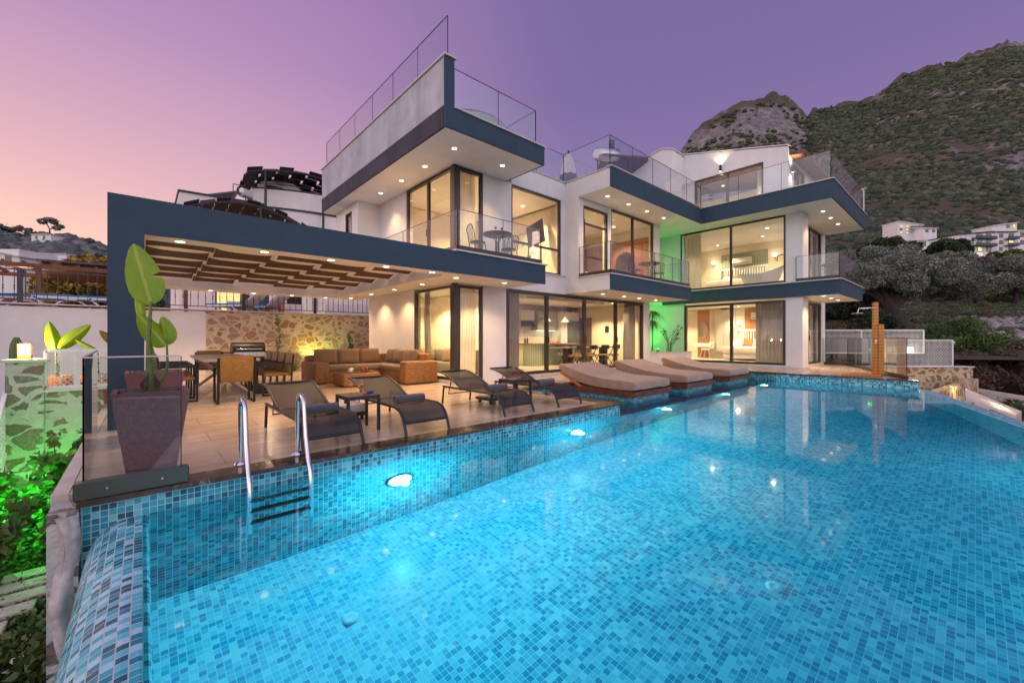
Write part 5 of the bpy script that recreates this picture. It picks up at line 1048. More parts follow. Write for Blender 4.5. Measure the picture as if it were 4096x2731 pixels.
for k in range(13):
    a = rnd.uniform(-.6, .9); b = (16.75 + rnd.uniform(-.12, .12), 8.75 + rnd.uniform(-.1, .1), .57); h = rnd.uniform(.5, 1.15); tip = (b[0] + .25 * math.sin(a), b[1] - .55 * math.sin(a) * h - .1, .57 + h); tips.append(tip); mb.tube([b, (b[0], b[1] - .05, .57 + h * .5), tip], .008, 5)
mb.build('stalk', 'bark', t); mb = MB(); [blades(mb, q, 34, .28, .022, rnd, .8, .4) for q in tips]; mb.build('leaves', 'leaf_garden', t)
lamp('green_lamp', 'SPOT', (16.9, 9.6, .75), 34, (.08, 1, .10), .1, None, (-.15, .8, 1), 170, .5); lamp('green_lamp', 'POINT', (16.3, 10.4, .9), 24, (.08, 1, .10), .12); lamp('green_lamp', 'POINT', (16.6, 9.6, 3.4), 22, (.08, 1, .10), .12)
for loc, lab in (((16.3, 10.4, .57), 'small green flood light in the recess planter'), ((16.9, 9.3, .57), 'small green flood light behind the papyrus')):
    t = thing('flood_light', lab, 'flood light', loc); mb = MB(); mb.rbox(loc[0] - .08, loc[1] - .05, .60, loc[0] + .08, loc[1] + .05, .72, .01, 1); mb.build('housing', 'charcoal', t); mb = MB(); mb.box(loc[0] - .07, loc[1] - .04, .721, loc[0] + .07, loc[1] + .04, .728); mb.build('lens', 'glow_green', t)

# ================================================================== walls round the terrace
structure_wall = thing('retaining_wall', 'pale plastered retaining wall with a rubble stone stretch behind the dining table', 'wall', (0, 17.3, 0))
mb = MB(); mb.box(-14, 17.3, -3.2, 1.6, 17.7, 2.08); mb.build('plaster', 'inner_wall' if False else 'stucco_white', structure_wall); mb = MB(); mb.box(1.6, 17.27, -.3, 9, 17.7, 2.13); mb.build('rubble', 'rubble_warm', structure_wall); mb = MB(); mb.box(-14, 17.22, 2.131, 9, 17.72, 2.17); mb.build('cap', 'stone_cap', structure_wall)
mb = MB(); mb.box(5.95, 15.6, 0, 6.15, 17.25, .22); mb.box(3.2, 16.9, .001, 5.9, 16.98, .07); tag(mb.build('planting_kerb', 'stone_cap'), 'low stone kerb at the foot of the rubble wall', 'kerb')
lamp('garden_lamp', 'SPOT', (4.9, 16.95, .35), 60, (1, .85, .15), .05, None, (.1, .35, 1), 130, .6); lamp('garden_lamp', 'SPOT', (5.5, 16.9, .3), 14, (.2, 1, .15), .05, None, (.1, .5, 1), 120, .6)
t = thing('spike_light', 'small garden spike light washing the rubble wall yellow behind the sofa', 'spike light', (4.9, 16.95, 0)); mb = MB(); mb.tube([(4.9, 16.95, 0), (4.9, 16.95, .2)], .01, 6); mb.build('spike', 'black_iron', t); mb = MB(); mb.tube([(4.9, 16.95, .2), (4.92, 17.0, .3)], .04, 12); mb.build('head', 'charcoal', t)
# terrace and pool outer faces, stone
mb = MB(); mb.box(-.50, 4.36, -3.4, -.36, 17.2, -.36); mb.box(-.50, 4.31, -1.2, -.345, 4.6, -.037); tag(mb.build('terrace_retaining_wall', 'rubble_grey'), 'rough stone face of the terrace edge beside the garden', 'wall')
mb = MB(); rnd = random.Random(9)
def rock(u, v):
    a = (u - .5); return (-.47 + .12 * u + .02 * math.sin(v * 17) - .0, 4.32 - .05 * math.sin(u * 3.1) + .04 * mnoise.noise(Vector((u * 3, v * 9, 1))), -.06 - 2.3 * v)
mb.grid(lambda u, v: (rock(u, v)[0] + (.05 * mnoise.noise(Vector((u * 2, v * 7, 4))) if u < .3 else 0), rock(u, v)[1], rock(u, v)[2]), 12, 40); mb.grid(lambda u, v: (rock(0, v)[0] + .05 * mnoise.noise(Vector((0, v * 7, 4))), 4.32 + u * .25, rock(0, v)[2]), 3, 40)
tag(mb.build('wall_end', 'plaster_rough'), 'rough stone end of the terrace wall at the pool corner', 'wall')
mb = MB(); mb.box(-.52, 4.66, -.355, -.425, 17.2, .002); tag(mb.build('terrace_edging', 'stone_cap'), 'thin pale stone edging along the garden side of the terrace', 'edging')

# --- pierced white metal screens
def screen(label, p0, p1, z0, z1, cell=.155, mat='white_plastic', posts=True, z0b=None, z1b=None, group=None):
    t = thing('lattice_screen', label, 'screen', (p0[0], p0[1], z0), group=group)
    p0 = Vector((*p0, 0)); p1 = Vector((*p1, 0)); L = (p1 - p0).length; u = (p1 - p0) / L; z0b = z0 if z0b is None else z0b; z1b = z1 if z1b is None else z1b
    def P(a, h): f = a / L; return p0 + u * a + Vector((0, 0, (z0 + (z0b - z0) * f) + (h) * ((z1 + (z1b - z1) * f) - (z0 + (z0b - z0) * f))))
    mb = MB(); H = z1 - z0; n = max(1, int(round(L / cell))); m = max(1, int(round(H / cell))); w = .013
    for i in range(n):
        for j in range(m):
            a0, a1 = i / n * L, (i + 1) / n * L; h0, h1 = j / m, (j + 1) / m; am, hm = (a0 + a1) / 2, (h0 + h1) / 2
            for q in (((a0, h0), (a1, h1)), ((a0, h1), (a1, h0)), ((a0, hm), (am, h1)), ((am, h1), (a1, hm)), ((a1, hm), (am, h0)), ((am, h0), (a0, hm)), ((a0, h0), (a0, h1)), ((a0, h0), (a1, h0))): mb.bar(P(*q[0]), P(*q[1]), w, .008)
    mb.build('lattice', mat, t); mb = MB(); f = .045
    mb.bar(P(0, 0), P(L, 0), f, f); mb.bar(P(0, 1), P(L, 1), f, f); mb.bar(P(0, 0), P(0, 1), f); mb.bar(P(L, 0), P(L, 1), f)
    k = int(L / 2.2)
    for i in range(1, k): mb.bar(P(L * i / k, 0), P(L * i / k, 1), f)
    mb.build('screen_frame', mat, t); return t
screen('white pierced screen on the low stone wall beside the navy column', (-1.17, 10.02), (-.36, 10.02), .40, 1.0, .15)
screen('sloping white pierced stair rail at the edge of the green lit garden', (-1.58, 10.0), (-1.50, 7.2), -.55, .36, .16, z0b=-2.3, z1b=-1.4)
screen('white pierced screen behind the far deck, the higher one', (21.9, 5.2), (25.7, 1.5), .55, 1.56, .25)
screen('white pierced screen by the shower, the lower and nearer one', (22.45, 3.35), (25.5, .62), .02, 1.12, .25)
def rubble_wall(label, p0, p1, z0, z1, th, mat, cap=True, name='garden_wall'):
    t = thing(name, label, 'wall', (p0[0], p0[1], z0)); p0 = Vector((*p0, 0)); p1 = Vector((*p1, 0)); u = (p1 - p0).normalized(); n = Vector((-u.y, u.x, 0)) * th
    mb = MB(); mb.prism([p0 + Vector((0, 0, z0)), p1 + Vector((0, 0, z0)), p1 + n + Vector((0, 0, z0)), p0 + n + Vector((0, 0, z0))], (0, 0, z1 - z0)); mb.build('stonework', mat, t)
    if cap: e = Vector((-u.y, u.x, 0)) * .04; mb = MB(); mb.prism([p0 - e - u * .04 + Vector((0, 0, z1 + .001)), p1 - e + u * .04 + Vector((0, 0, z1 + .001)), p1 + n + e + u * .04 + Vector((0, 0, z1 + .001)), p0 + n + e - u * .04 + Vector((0, 0, z1 + .001))], (0, 0, .045)); mb.build('cap', 'stone_cap', t)
    return t
rubble_wall('green lit rubble garden wall under the white pierced screen', (-1.2, 10), (-.5, 10), -3, .33, .3, 'rubble_grey'); rubble_wall('square stone pier carrying the lit cube lamp', (-1.58, 9.95), (-1.18, 9.95), -3, .82, .4, 'rubble_grey', name='stone_pier')
rubble_wall('golden rubble wall below the white screens at the pool end', (22.3, 3.2), (26.0, .05), -3, -.02, .4, 'rubble_gold'); rubble_wall('golden rubble wall running towards the slanting pool edge', (15.9, 1.0), (25.6, -.1), -3, -.45, .25, 'rubble_gold', False)
t = thing('pier_lamp', 'lit cube lamp on the stone pier', 'lamp', (-1.40, 10.12, .866)); mb = MB(); mb.box(-1.47, 10.05, .866, -1.33, 10.19, .93); [mb.box(x, y, .93, x + .012, y + .012, 1.10) for x in (-1.47, -1.342) for y in (10.05, 10.178)]; mb.box(-1.47, 10.05, 1.10, -1.33, 10.19, 1.115); mb.build('housing', 'terracotta', t); mb = MB(); mb.rbox(-1.455, 10.065, .932, -1.345, 10.175, 1.095, .01, 1); mb.build('diffuser', 'glow_lamp', t); lamp('pier_light', 'POINT', (-1.40, 9.97, 1.05), 14, (1, .72, .38), .06, t); lamp('pier_light', 'POINT', (-1.40, 10.6, 1.05), 45, (1, .72, .38), .06, t)
# warm lamp behind the far screens
t = thing('garden_lamp_post', 'small warm garden lamp glowing behind the lower pierced screen', 'lamp', (25.2, 1.9, 0)); mb = MB(); mb.tube([(25.2, 1.9, -1), (25.2, 1.9, .55)], .03); mb.build('post', 'charcoal', t); mb = MB(); mb.rbox(25.1, 1.8, .56, 25.3, 2.0, .80, .02); mb.build('diffuser', 'glow_lamp', t); lamp('post_light', 'POINT', (25.0, 1.7, .7), 14, (1, .8, .45), .1, t)
lamp('step_light', 'POINT', (20.5, .2, -.3), 25, (1, .7, .35), .1); lamp('deck_light', 'POINT', (23.6, 2.6, .5), 10, (1, .75, .4), .1)
# garden planters and plants left
for x, lab in ((-1.12, 'terracotta planter behind the white screen, nearest the pier'), (-.62, 'terracotta planter behind the white screen, next to the navy column')):
    t = thing('planter', lab, 'planter', (x, 10.7, -.3)); mb = MB(); mb.lathe([(.0001, 0), (.17, 0), (.22, .85), (.19, .85), (.185, .8), (.0001, .8)], (x, 10.7, -.3), 20); mb.build('pot', 'terracotta', t)
t = thing('strelitzia', 'strelitzia with two folded leaves behind the white screen', 'plant', (-1.1, 10.7, .5)); mb = MB(); banana_leaf(mb, (-1.13, 10.7, .98), (-1.22, 10.75, 1.50), .20, 0, .9, (1, .1, 0)); banana_leaf(mb, (-1.09, 10.7, 1.02), (-.70, 10.7, 1.48), .22, .05, .8, (.6, .1, -.6)); mb.build('leaf', 'banana_leaf', t); mb = MB(); stem(mb, [(-1.12, 10.7, .3), (-1.12, 10.7, .7), (-1.13, 10.7, .99)], .03, .008); stem(mb, [(-1.1, 10.7, .5), (-1.08, 10.7, 1.03)], .012, .007); mb.build('stalk', 'banana_stem', t)
t = thing('strelitzia', 'strelitzia with one arching leaf near the navy column', 'plant', (-.65, 10.7, .5)); mb = MB(); banana_leaf(mb, (-.62, 10.7, .98), (-1.0, 10.72, 1.22), .07, -.1, .9, (.3, .1, 1)); mb.build('leaf', 'banana_leaf', t); mb = MB(); stem(mb, [(-.63, 10.7, .3), (-.62, 10.7, .7), (-.61, 10.7, .99)], .05, .008); mb.build('stalk', 'dry_bark', t)
t = thing('strelitzia', 'brown edged strelitzia leaf showing left of the navy column', 'plant', (-.3, 11.2, .2)); mb = MB(); banana_leaf(mb, (-.35, 11.2, 1.05), (-.62, 11.2, 1.33), .16, -.05, .7, (.3, 0, 1)); mb.build('leaf', 'leaf_yellow', t); mb = MB(); stem(mb, [(-.28, 11.2, -.3), (-.30, 11.2, .6), (-.35, 11.2, 1.06)], .03, .008); mb.build('stalk', 'banana_stem', t)
t = thing('cactus', 'single ribbed column cactus against the pale wall', 'cactus', (-1.86, 12.5, -.6)); mb = MB(); mb.grid(lambda u, v: (-1.86 + .02 * v + (.085 * min(1, (1 - v) * 9 + .15) ** .5) * (1 + .13 * math.sin(u * 6.283 * 9)) * math.cos(u * 6.283), 12.5 + (.085 * min(1, (1 - v) * 9 + .15) ** .5) * (1 + .13 * math.sin(u * 6.283 * 9)) * math.sin(u * 6.283), -.6 + 1.82 * v), 72, 14); mb.build('stem', 'cactus_skin', t)
simple('planter', 'dark red planter box behind the sloping stair rail', 'planter', (-2.1, 11.0, -.6), [('pot', 'red_paint', B((-2.4, 10.6, -1.4, -1.75, 11.4, -.25)))])

# ================================================================== foliage helpers
def leafmesh(name, mat, centers, radii, n, size, parent=None, squash=.8, rs=1, seed=0, elong=1.8):
    r_ = np.random.RandomState(seed + 11); C_ = np.array(centers, float); RR = np.array(radii, float); wgt = RR ** 2; wgt /= wgt.sum(); idx = r_.choice(len(C_), n, p=wgt)
    d = r_.normal(size=(n, 3)); d /= np.linalg.norm(d, axis=1)[:, None]; rad = RR[idx] * (r_.uniform(.35, 1.0, n) ** .45)
    P = C_[idx] + d * rad[:, None] * np.array([1, 1, squash]); a = r_.normal(size=(n, 3)); a = a * .7 + d * .5; a /= np.linalg.norm(a, axis=1)[:, None]
    b = np.cross(a, r_.normal(size=(n, 3))); b /= np.linalg.norm(b, axis=1)[:, None]; s = size * r_.uniform(.6, 1.3, n)[:, None]; a *= s * elong / 2; b *= s / 2
    V_ = np.stack([P - a, P + b * .9, P + a, P - b * .9], 1).reshape(-1, 3); me = bpy.data.meshes.new(name); me.vertices.add(n * 4); me.vertices.foreach_set('co', V_.ravel().astype(np.float32))
    me.loops.add(n * 4); me.loops.foreach_set('vertex_index', np.arange(n * 4, dtype=np.int32)); me.polygons.add(n); me.polygons.foreach_set('loop_start', np.arange(0, n * 4, 4, dtype=np.int32)); me.polygons.foreach_set('loop_total', np.full(n, 4, np.int32)); me.update(calc_edges=True)
    me.materials.append(MATS[mat]); o = bpy.data.objects.new(name, me); COL.objects.link(o)
    if parent is not None: o.parent = parent; o.location = -parent.location
    return o
def tree(label, base, h, r, leafm, n, size, seed=0, trunk=.35, name='tree', cat='tree', clumps=26, squash=.75, limbs=7, trunk_mat='bark', spread=1.0, tr=None):
    rn = random.Random(seed); b = Vector(base); t = thing(name, label, cat, base); mb = MB(); tr = tr or h * .035
    fork = b + Vector((rn.uniform(-.1, .1) * h, rn.uniform(-.1, .1) * h, h * trunk)); mb.tube([b - Vector((0, 0, .3)), b + (fork - b) * .5 + Vector((rn.uniform(-.04, .04) * h, 0, 0)), fork], [tr * 1.5, tr, tr * .85], 10)
    C_ = []; R_ = []
    for k in range(limbs):
        a = 6.283 * k / limbs + rn.uniform(-.3, .3); q = rn.uniform(.45, .85); tip = b + Vector((math.cos(a) * r * q, math.sin(a) * r * q, h * rn.uniform(trunk + .2, .86))); mid = fork.lerp(tip, .5) + Vector((rn.uniform(-.1, .1) * r, rn.uniform(-.1, .1) * r, -.03 * h)); mb.tube([fork, mid, tip], [tr * .6, tr * .4, tr * .12], 7)
    mb.build('trunk', trunk_mat, t)
    for k in range(clumps):
        a = rn.uniform(0, 6.283); q = rn.uniform(0, 1) ** .6; zf = rn.uniform(0, 1); rr = r * q * (1 - .45 * max(0, zf - .35)) * spread; C_.append((b.x + rr * math.cos(a), b.y + rr * math.sin(a), b.z + h * (trunk * .95 + (1 - trunk * .95 - .1) * zf * (1 - .25 * q)))); R_.append(r * rn.uniform(.17, .36))
    leafmesh('crown', leafm, C_, R_, n, size, t, squash, seed=seed); return t
fw_ = Vector((math.cos(R(AZ)), math.sin(R(AZ)), 0)); rt_ = Vector((math.sin(R(AZ)), -math.cos(R(AZ)), 0))
def at(s, d, z): v = fw_ * d + rt_ * (s * d); return (v.x, v.y, z)      # s: sideways slope, d: depth ahead

# ================================================================== left garden, green lit
mb = MB(); mb.grid(lambda u, v: (-7 + 6.5 * u, -3 + 17 * v, -1.93 + .08 * mnoise.noise(Vector((u * 9, v * 18, 0)))), 40, 60); g_ = structure(mb.build('garden_ground', 'grass'))
r_ = np.random.RandomState(4); n = 26000; xs = r_.uniform(-3.4, -.5, n); ys_ = r_.uniform(.6, 9.9, n)
C_ = np.stack([xs, ys_, np.full(n, -1.86)], 1); o = leafmesh('ground_cover', 'leaf_cover', C_, np.full(n, .05), n, .05, seed=3); tag(o, 'low green ground cover plants round the stepping slabs', 'ground cover', kind='stuff')
for k, (x, y, l, rz) in enumerate([(-1.0, 8.12, .62, -.0), (-1.02, 7.80, .72, -.0), (-1.02, 7.48, .80, -.0), (-1.22, 7.15, .62, -.0), (-1.32, 6.80, .5, -.0), (-.95, 5.95, .45, -.0)]):
    mb = MB(); mb.rbox(-l / 2, -.10, 0, l / 2, .10, .07, .01, 1); o = mb.build('stepping_slab', 'paver'); o.location = (x, y, -1.88); o.rotation_euler = (0, 0, rz)
    tag(o, f"pale stepping slab in the ground cover, {('first', 'second', 'third', 'fourth', 'fifth', 'sixth')[k]} from the green spike light", 'stepping slab', 'pale stepping slabs in the garden')
rn = random.Random(21)
def shrub(label, base, h, r, leafm, n, size, seed, name='shrub'):
    q = random.Random(seed); t = thing(name, label, 'shrub', base); mb = MB(); C_ = []; R_ = []
    for k in range(16):
        a = q.uniform(0, 6.283); rr = r * q.uniform(.2, 1); tip = (base[0] + rr * math.cos(a), base[1] + rr * math.sin(a), base[2] + h * q.uniform(.45, 1)); mb.tube([base, (base[0] + (tip[0] - base[0]) * .35, base[1] + (tip[1] - base[1]) * .35, base[2] + h * .5), tip], [.014, .01, .004], 5)
        for m_ in range(4): f = .45 + .18 * m_; C_.append((base[0] + (tip[0] - base[0]) * f, base[1] + (tip[1] - base[1]) * f, base[2] + (tip[2] - base[2]) * f)); R_.append(r * .20)
    mb.build('stem', 'bark', t); leafmesh('leaves', leafm, C_, R_, n, size, t, 1, seed=seed, elong=1.7); return t
shrub('tall leafy shrub in front of the green lit rubble wall', (-.90, 8.9, -1.9), 1.75, .55, 'leaf_garden', 1500, .075, 1); shrub('leafy shrub with dark leaves beside the stair rail, green light behind', (-1.35, 8.8, -1.9), 1.6, .5, 'leaf_garden', 1300, .075, 2)
shrub('broad shrub beside the green spike light', (-.80, 8.5, -1.9), 1.1, .35, 'leaf_garden', 1100, .08, 3); shrub('shrub at the garden edge left of the spike light', (-1.45, 8.2, -1.9), 1.1, .45, 'leaf_garden', 1000, .08, 4)
shrub('bushy shrub below the pool weir with pale leaves', (-.85, 5.2, -1.9), .55, .38, 'leaf_mid', 1500, .06, 5); shrub('low bushy shrub at the lower corner of the garden', (-.95, 4.5, -1.9), .5, .38, 'leaf_mid', 1400, .06, 6)
t = thing('spike_light', 'bright green spike light among the ground cover', 'spike light', (-.99, 9.1, -1.9)); mb = MB(); mb.tube([(-.99, 9.1, -1.9), (-.99, 9.1, -1.62)], .012, 6); mb.build('spike', 'black_iron', t); mb = MB(); mb.tube([(-.99, 9.1, -1.62), (-.98, 9.12, -1.32)], .035, 14); mb.build('head', 'glow_green', t)
lamp('green_spike_and_fill', 'POINT', (-.98, 9.25, -1.25), 40, (.05, 1, .06), .06, t); lamp('green_spike_and_fill', 'POINT', (-1.3, 8.35, -1.0), 26, (.05, 1, .06), .1); lamp('green_spike_and_fill', 'POINT', (-.72, 8.35, -.9), 30, (.05, 1, .06), .1)  # last two are bare lamps added to brighten the shrubs, no fitting
# climbers on the rubble wall and grasses behind the sofa
for x, h, lab in ((3.75, 1.95, 'thin climbing plant on the rubble wall beside the barbecue'), (6.35, 1.4, 'dark climbing plant on the rubble wall above the sofa corner')):
    t = thing('climbing_plant', lab, 'climbing plant', (x, 17.05, 0)); mb = MB(); pts = [(x + .05 * math.sin(k * 1.3), 17.1, .0 + h * k / 9) for k in range(10)]; mb.tube(pts, .010, 5); mb.build('stem', 'bark', t); leafmesh('leaves', 'leaf_dark' if x > 5 else 'leaf_garden', [p for p in pts] + [(x + .15, 17.0, .2), (x - .15, 17.0, .35), (x, 17, .5)], [.10] * 10 + [.3] * 3, 520, .065, t, seed=int(x * 10))
t = thing('ornamental_grass', 'tuft of tall thin grass left of the sofa back', 'plant', (4.15, 16.6, 0)); mb = MB(); blades(mb, (4.15, 16.6, 0), 120, .9, .012, random.Random(2), 2.0, .25); mb.build('leaves', 'leaf_garden', t)
t = thing('ornamental_grass', 'tuft of grass lit green behind the sofa back', 'plant', (5.3, 16.7, 0)); mb = MB(); blades(mb, (5.3, 16.7, .1), 120, .9, .012, random.Random(3), 2.0, .25); mb.build('leaves', 'leaf_garden', t)

# ================================================================== neighbour's terrace, fence and house
mb = MB(); mb.box(-16, 17.72, 1.5, 14, 40, 2.06); structure(mb.build('neighbour_terrace', 'terracotta'))
def fence(label, x0, x1, y, z, h, post=2.4):
    t = thing('fence', label, 'fence', (x0, y, z)); mb = MB(); mb.box(x0, y - .015, z + h - .03, x1, y + .015, z + h); mb.box(x0, y - .012, z + .10, x1, y + .012, z + .125); mb.build('rail', 'fence_metal', t)
    mb = MB(); n = int((x1 - x0) / .2)
    for k in range(n):
        x = x0 + .1 + k * .2; mb.box(x - .008, y - .008, z + .125, x + .008, y + .008, z + h - .03)
        for q in (.42, .5): mb.lathe([(.008, -.03), (.02, 0), (.008, .03)], (x, y, z + h * q), 6)
    mb.build('balusters', 'fence_metal', t); t.children[-1]['kind'] = 'stuff'
    for k in range(int((x1 - x0) / post) + 1): x = x0 + k * post; mb = MB(); mb.box(x - .05, y - .05, z, x + .05, y + .05, z + h + .01); mb.build('post', 'fence_metal', t)
    return t
fence('dark wrought iron fence on top of the pale wall, left of the navy column', -7.3, -.1, 17.42, 2.17, .93); fence('dark wrought iron fence above the rubble wall, under the pergola edge', .3, 8.0, 17.42, 2.17, .93)
def plastic_lounger(loc, rz, label, flat=False, s=1.15):
    t = thing('plastic_lounger', label, 'sun lounger', loc, rz, group='white plastic loungers with blue pads'); mb = MB()
    L = 1.35 * s
    for y in (-.3, .3):
        mb.bar((0, y, .33), (L, y, .33), .04, .07); mb.bar((.05, y, .33), (.3, y, 0), .04, .05); mb.bar((.75 * L, y, .33), (.95 * L, y, 0), .04, .05)
        mb.tube([(.35 + .55 * k / 8 * L, y, .02 + .26 * math.sin(math.pi * k / 8)) for k in range(9)], .022, 6)
    for k in range(9): mb.box(.05 + k * .15 * s, -.28, .345, .15 + k * .15 * s, .28, .36)
    mb.build('frame', 'white_plastic', t, False); mb = MB(); mb.rbox(0, -.28, .365, L, .28, .42, .015, 1); mb.build('pad', 'blue_cloth', t, False)
    a = R(38) if not flat else R(15); mb = MB(); M_ = Matrix.Translation((L, 0, .37)) @ Matrix.Rotation(-a, 4, 'Y'); mb.rbox(0, -.3, -.05, .75 * s, .3, .0, .01, 1, M_); mb.build('backrest', 'white_plastic', t, False); mb = MB(); mb.rbox(0, -.27, .002, .74 * s, .27, .05, .015, 1, M_); mb.build('back_pad', 'blue_cloth', t, False)
    return t
plastic_lounger((-2.35, 18.1, 2.06), 0, 'white plastic lounger with blue pad directly behind the fence left of the navy column', s=1.15); plastic_lounger((-1.9, 19.3, 2.06), R(190), 'white plastic lounger farther back, its raised back showing above the blue pad')
plastic_lounger((1.9, 19.0, 2.06), R(-50), 'white plastic lounger with raised blue pad behind the fence under the pergola, left one'); plastic_lounger((2.7, 19.2, 2.06), R(-50), 'white plastic lounger with raised blue pad next to its twin near the seated man')
# timber pergola on the left
t = thing('timber_pergola', 'low brown timber pergola roof beyond the fence on the left', 'pergola', (-1.5, 22, 2.06)); mb = MB()
for k in range(14): mb.box(-4.6 + k * .42, 20.5, 3.62, -4.54 + k * .42, 24.0, 3.72)
mb.box(-4.7, 20.4, 3.5, 1.4, 20.52, 3.64); mb.box(-4.7, 23.6, 3.5, 1.4, 23.72, 3.64); mb.build('rafter', 'wood_brown', t)
for x in (-4.5, -2.6, -.6, 1.2): mb = MB(); mb.box(x, 20.42, 2.06, x + .12, 20.54, 3.5); mb.build('post', 'wood_brown', t)
mb = MB(); mb.prism([(-2.6, 20.4, 3.74), (1.4, 20.4, 3.78), (1.4, 24, 3.5), (-2.6, 24, 3.45)], (0, 0, .06)); mb.build('roof_boards', 'umbrella_dark', t)
lamp('terrace_lamp', 'POINT', (-3.0, 21.5, 3.3), 70, (1, .45, .15), .1); lamp('terrace_lamp', 'POINT', (4.8, 23.5, 4.2), 60, (1, .7, .4), .1)
# neighbour's house
N = thing('neighbour_house', 'white neighbouring house with curved balconies and dark arched shade lattices behind the pergola', 'house', (6, 28, 2.06))
def n_part(name, mat, fn): mb = MB(); fn(mb); return mb.build(name, mat, N)
n_part('wall', 'stucco_white', lambda mb: (mb.prism([(1.45, 28, 2.06), (5.3, 28, 2.06), (5.3, 28, 9.05), (1.45, 28, 8.95)], (0, 9, 0)), mb.prism([(5.3, 29, 2.06), (11.5, 29, 2.06), (11.5, 29, 9.4), (5.3, 29, 9.4)], (0, 8, 0)), mb.prism([(5.3, 28.6, 9.3), (9.3, 28.6, 9.3), (7.0, 28.6, 11.0), (5.3, 28.6, 10.7)], (0, 6, 0))))
def curved(y0, z0, z1, x0, x1, bulge, n=20, th=.15):
    def f(mb):
        A = [(x0 + (x1 - x0) * k / n, y0 - bulge * math.sin(math.pi * min(1, k / n * .55 + .0) ** .8), 0) for k in range(n + 1)]
        for a, b in zip(A[:-1], A[1:]): mb.prism([(a[0], a[1], z0), (b[0], b[1], z0), (b[0], b[1] + th, z0), (a[0], a[1] + th, z0)], (0, 0, z1 - z0))
    return f
n_part('curved_balcony', 'stucco_white', curved(28.6, 8.9, 10.1, 4.9, 12, 1.6)); n_part('curved_balcony', 'stucco_white', curved(28.2, 2.06, 8.85, 4.6, 12, 1.3)); n_part('balcony_rail', 'charcoal', curved(28.58, 10.12, 10.2, 4.9, 12, 1.6, th=.08)); n_part('balcony_rail', 'charcoal', curved(28.58, 10.40, 10.44, 4.9, 12, 1.6, th=.05)); n_part('balcony_floor_edge', 'charcoal', curved(28.2, 8.86, 8.96, 4.6, 12, 1.42))
def shade(x0, x1, y0, y1, z, dz, nm='shade_lattice'):
    mb = MB(); n, m = 9, 7
    def Z(u, v): return z + dz * math.sin(math.pi * min(1, .12 + u * .85)) - .25 * v
    for i in range(n):
        for j in range(m):
            u0, u1, v0, v1 = i / n, (i + .93) / n, j / m, (j + .86) / m
            if (i + j) % 2: v1 = (j + .7) / m
            w = .10 * (1 if (i + j) % 2 else -1)
            pts = [(x0 + (x1 - x0) * u, y0 + (y1 - y0) * v, Z(u, v) + w * (1 if v == v1 else -1)) for u, v in ((u0, v0), (u1, v0), (u1, v1), (u0, v1))]
            mb.prism(pts, (0, 0, .04))
    o = mb.build(nm, 'charcoal', N)
    mb = MB()
    for v in (0.02, .98): mb.tube([(x0 + (x1 - x0) * k / 14, y0 + (y1 - y0) * v, Z(k / 14, v) - .1) for k in range(15)], .06, 6)
    for u in (.12, .55, .97):
        for v in (.02,): mb.tube([(x0 + (x1 - x0) * u, y0, Z(u, 0) - .1), (x0 + (x1 - x0) * u, y0, z - 2.8)], .07, 6)
    mb.build('shade_frame', 'charcoal', N); return o
shade(4.3, 11.5, 26.6, 30.5, 10.1, 1.0); shade(1.45, 7.2, 24.8, 27.4, 7.05, 1.15)
for x0, x1, z0, z1, y in ((4.9 + .2, 5.25, 6, 6.1, 27.9), ):
    pass
def nwin(x0, x1, z0, z1, y, lit=False):
    mb = MB(); mb.box(x0, y - .06, z0, x1, y - .01, z1); f = mb.build('window', 'charcoal', N); mb = MB(); mb.box(x0 + .07, y - .075, z0 + .07, x1 - .07, y - .062, z1 - .07); mb.build('pane', 'glow_window' if lit else 'dark_glass', f)
nwin(5.6, 6.5, 9.5, 10.5, 28.6); nwin(7.2, 8.1, 9.4, 10.2, 28.6); nwin(6.0, 7.6, 6.2, 7.9, 27.25); nwin(6.4, 7.9, 2.3, 4.4, 27.3, False); nwin(3.0, 4.6, 2.2, 4.3, 28.0, True); nwin(9.3, 10.3, 6.4, 7.9, 26.85)
n_part('roof_edge', 'charcoal', lambda mb: (mb.prism([(1.38, 27.9, 8.96), (5.35, 27.9, 9.06), (5.35, 27.9, 9.14), (1.38, 27.9, 9.04)], (0, 9, 0)), mb.prism([(5.3, 28.5, 10.71), (7.0, 28.5, 11.01), (9.4, 28.5, 9.3), (9.4, 28.5, 9.38), (7.0, 28.5, 11.09), (5.3, 28.5, 10.79)], (0, 6, 0))))
t = thing('solar_water_heater', 'solar water heater on the roof of the neighbouring house', 'water heater', (4.1, 29, 9.0)); mb = MB(); mb.tube([(4.3, 28.6, 9.75), (5.2, 29.0, 9.75)], .27, 16); mb.build('tank', 'white_plastic', t); mb = MB(); mb.prism([(2.6, 28.4, 9.1), (4.2, 28.4, 9.7), (4.2, 30, 9.7), (2.6, 30, 9.1)], (0, 0, .08)); mb.build('panel', 'solar_panel', t); mb = MB(); [mb.bar(p, q, .04) for p, q in (((3.9, 28.5, 9), (3.9, 28.5, 10.1)), ((4.5, 28.5, 9), (4.5, 28.5, 10.4)), ((3.9, 28.5, 10.1), (4.5, 28.5, 10.1)), ((4.5, 28.5, 10.4), (5.2, 28.8, 9.9)))]; mb.build('stand', 'wood_brown', t)
simple('garden_wall', 'low white parapet of the neighbouring patio behind the fence', 'wall', (5, 22, 2.06), [('parapet', 'stucco_white', B((2.8, 22.0, 2.06, 5.9, 22.2, 2.85), (6.9, 22.0, 2.06, 11, 22.2, 2.95)))])
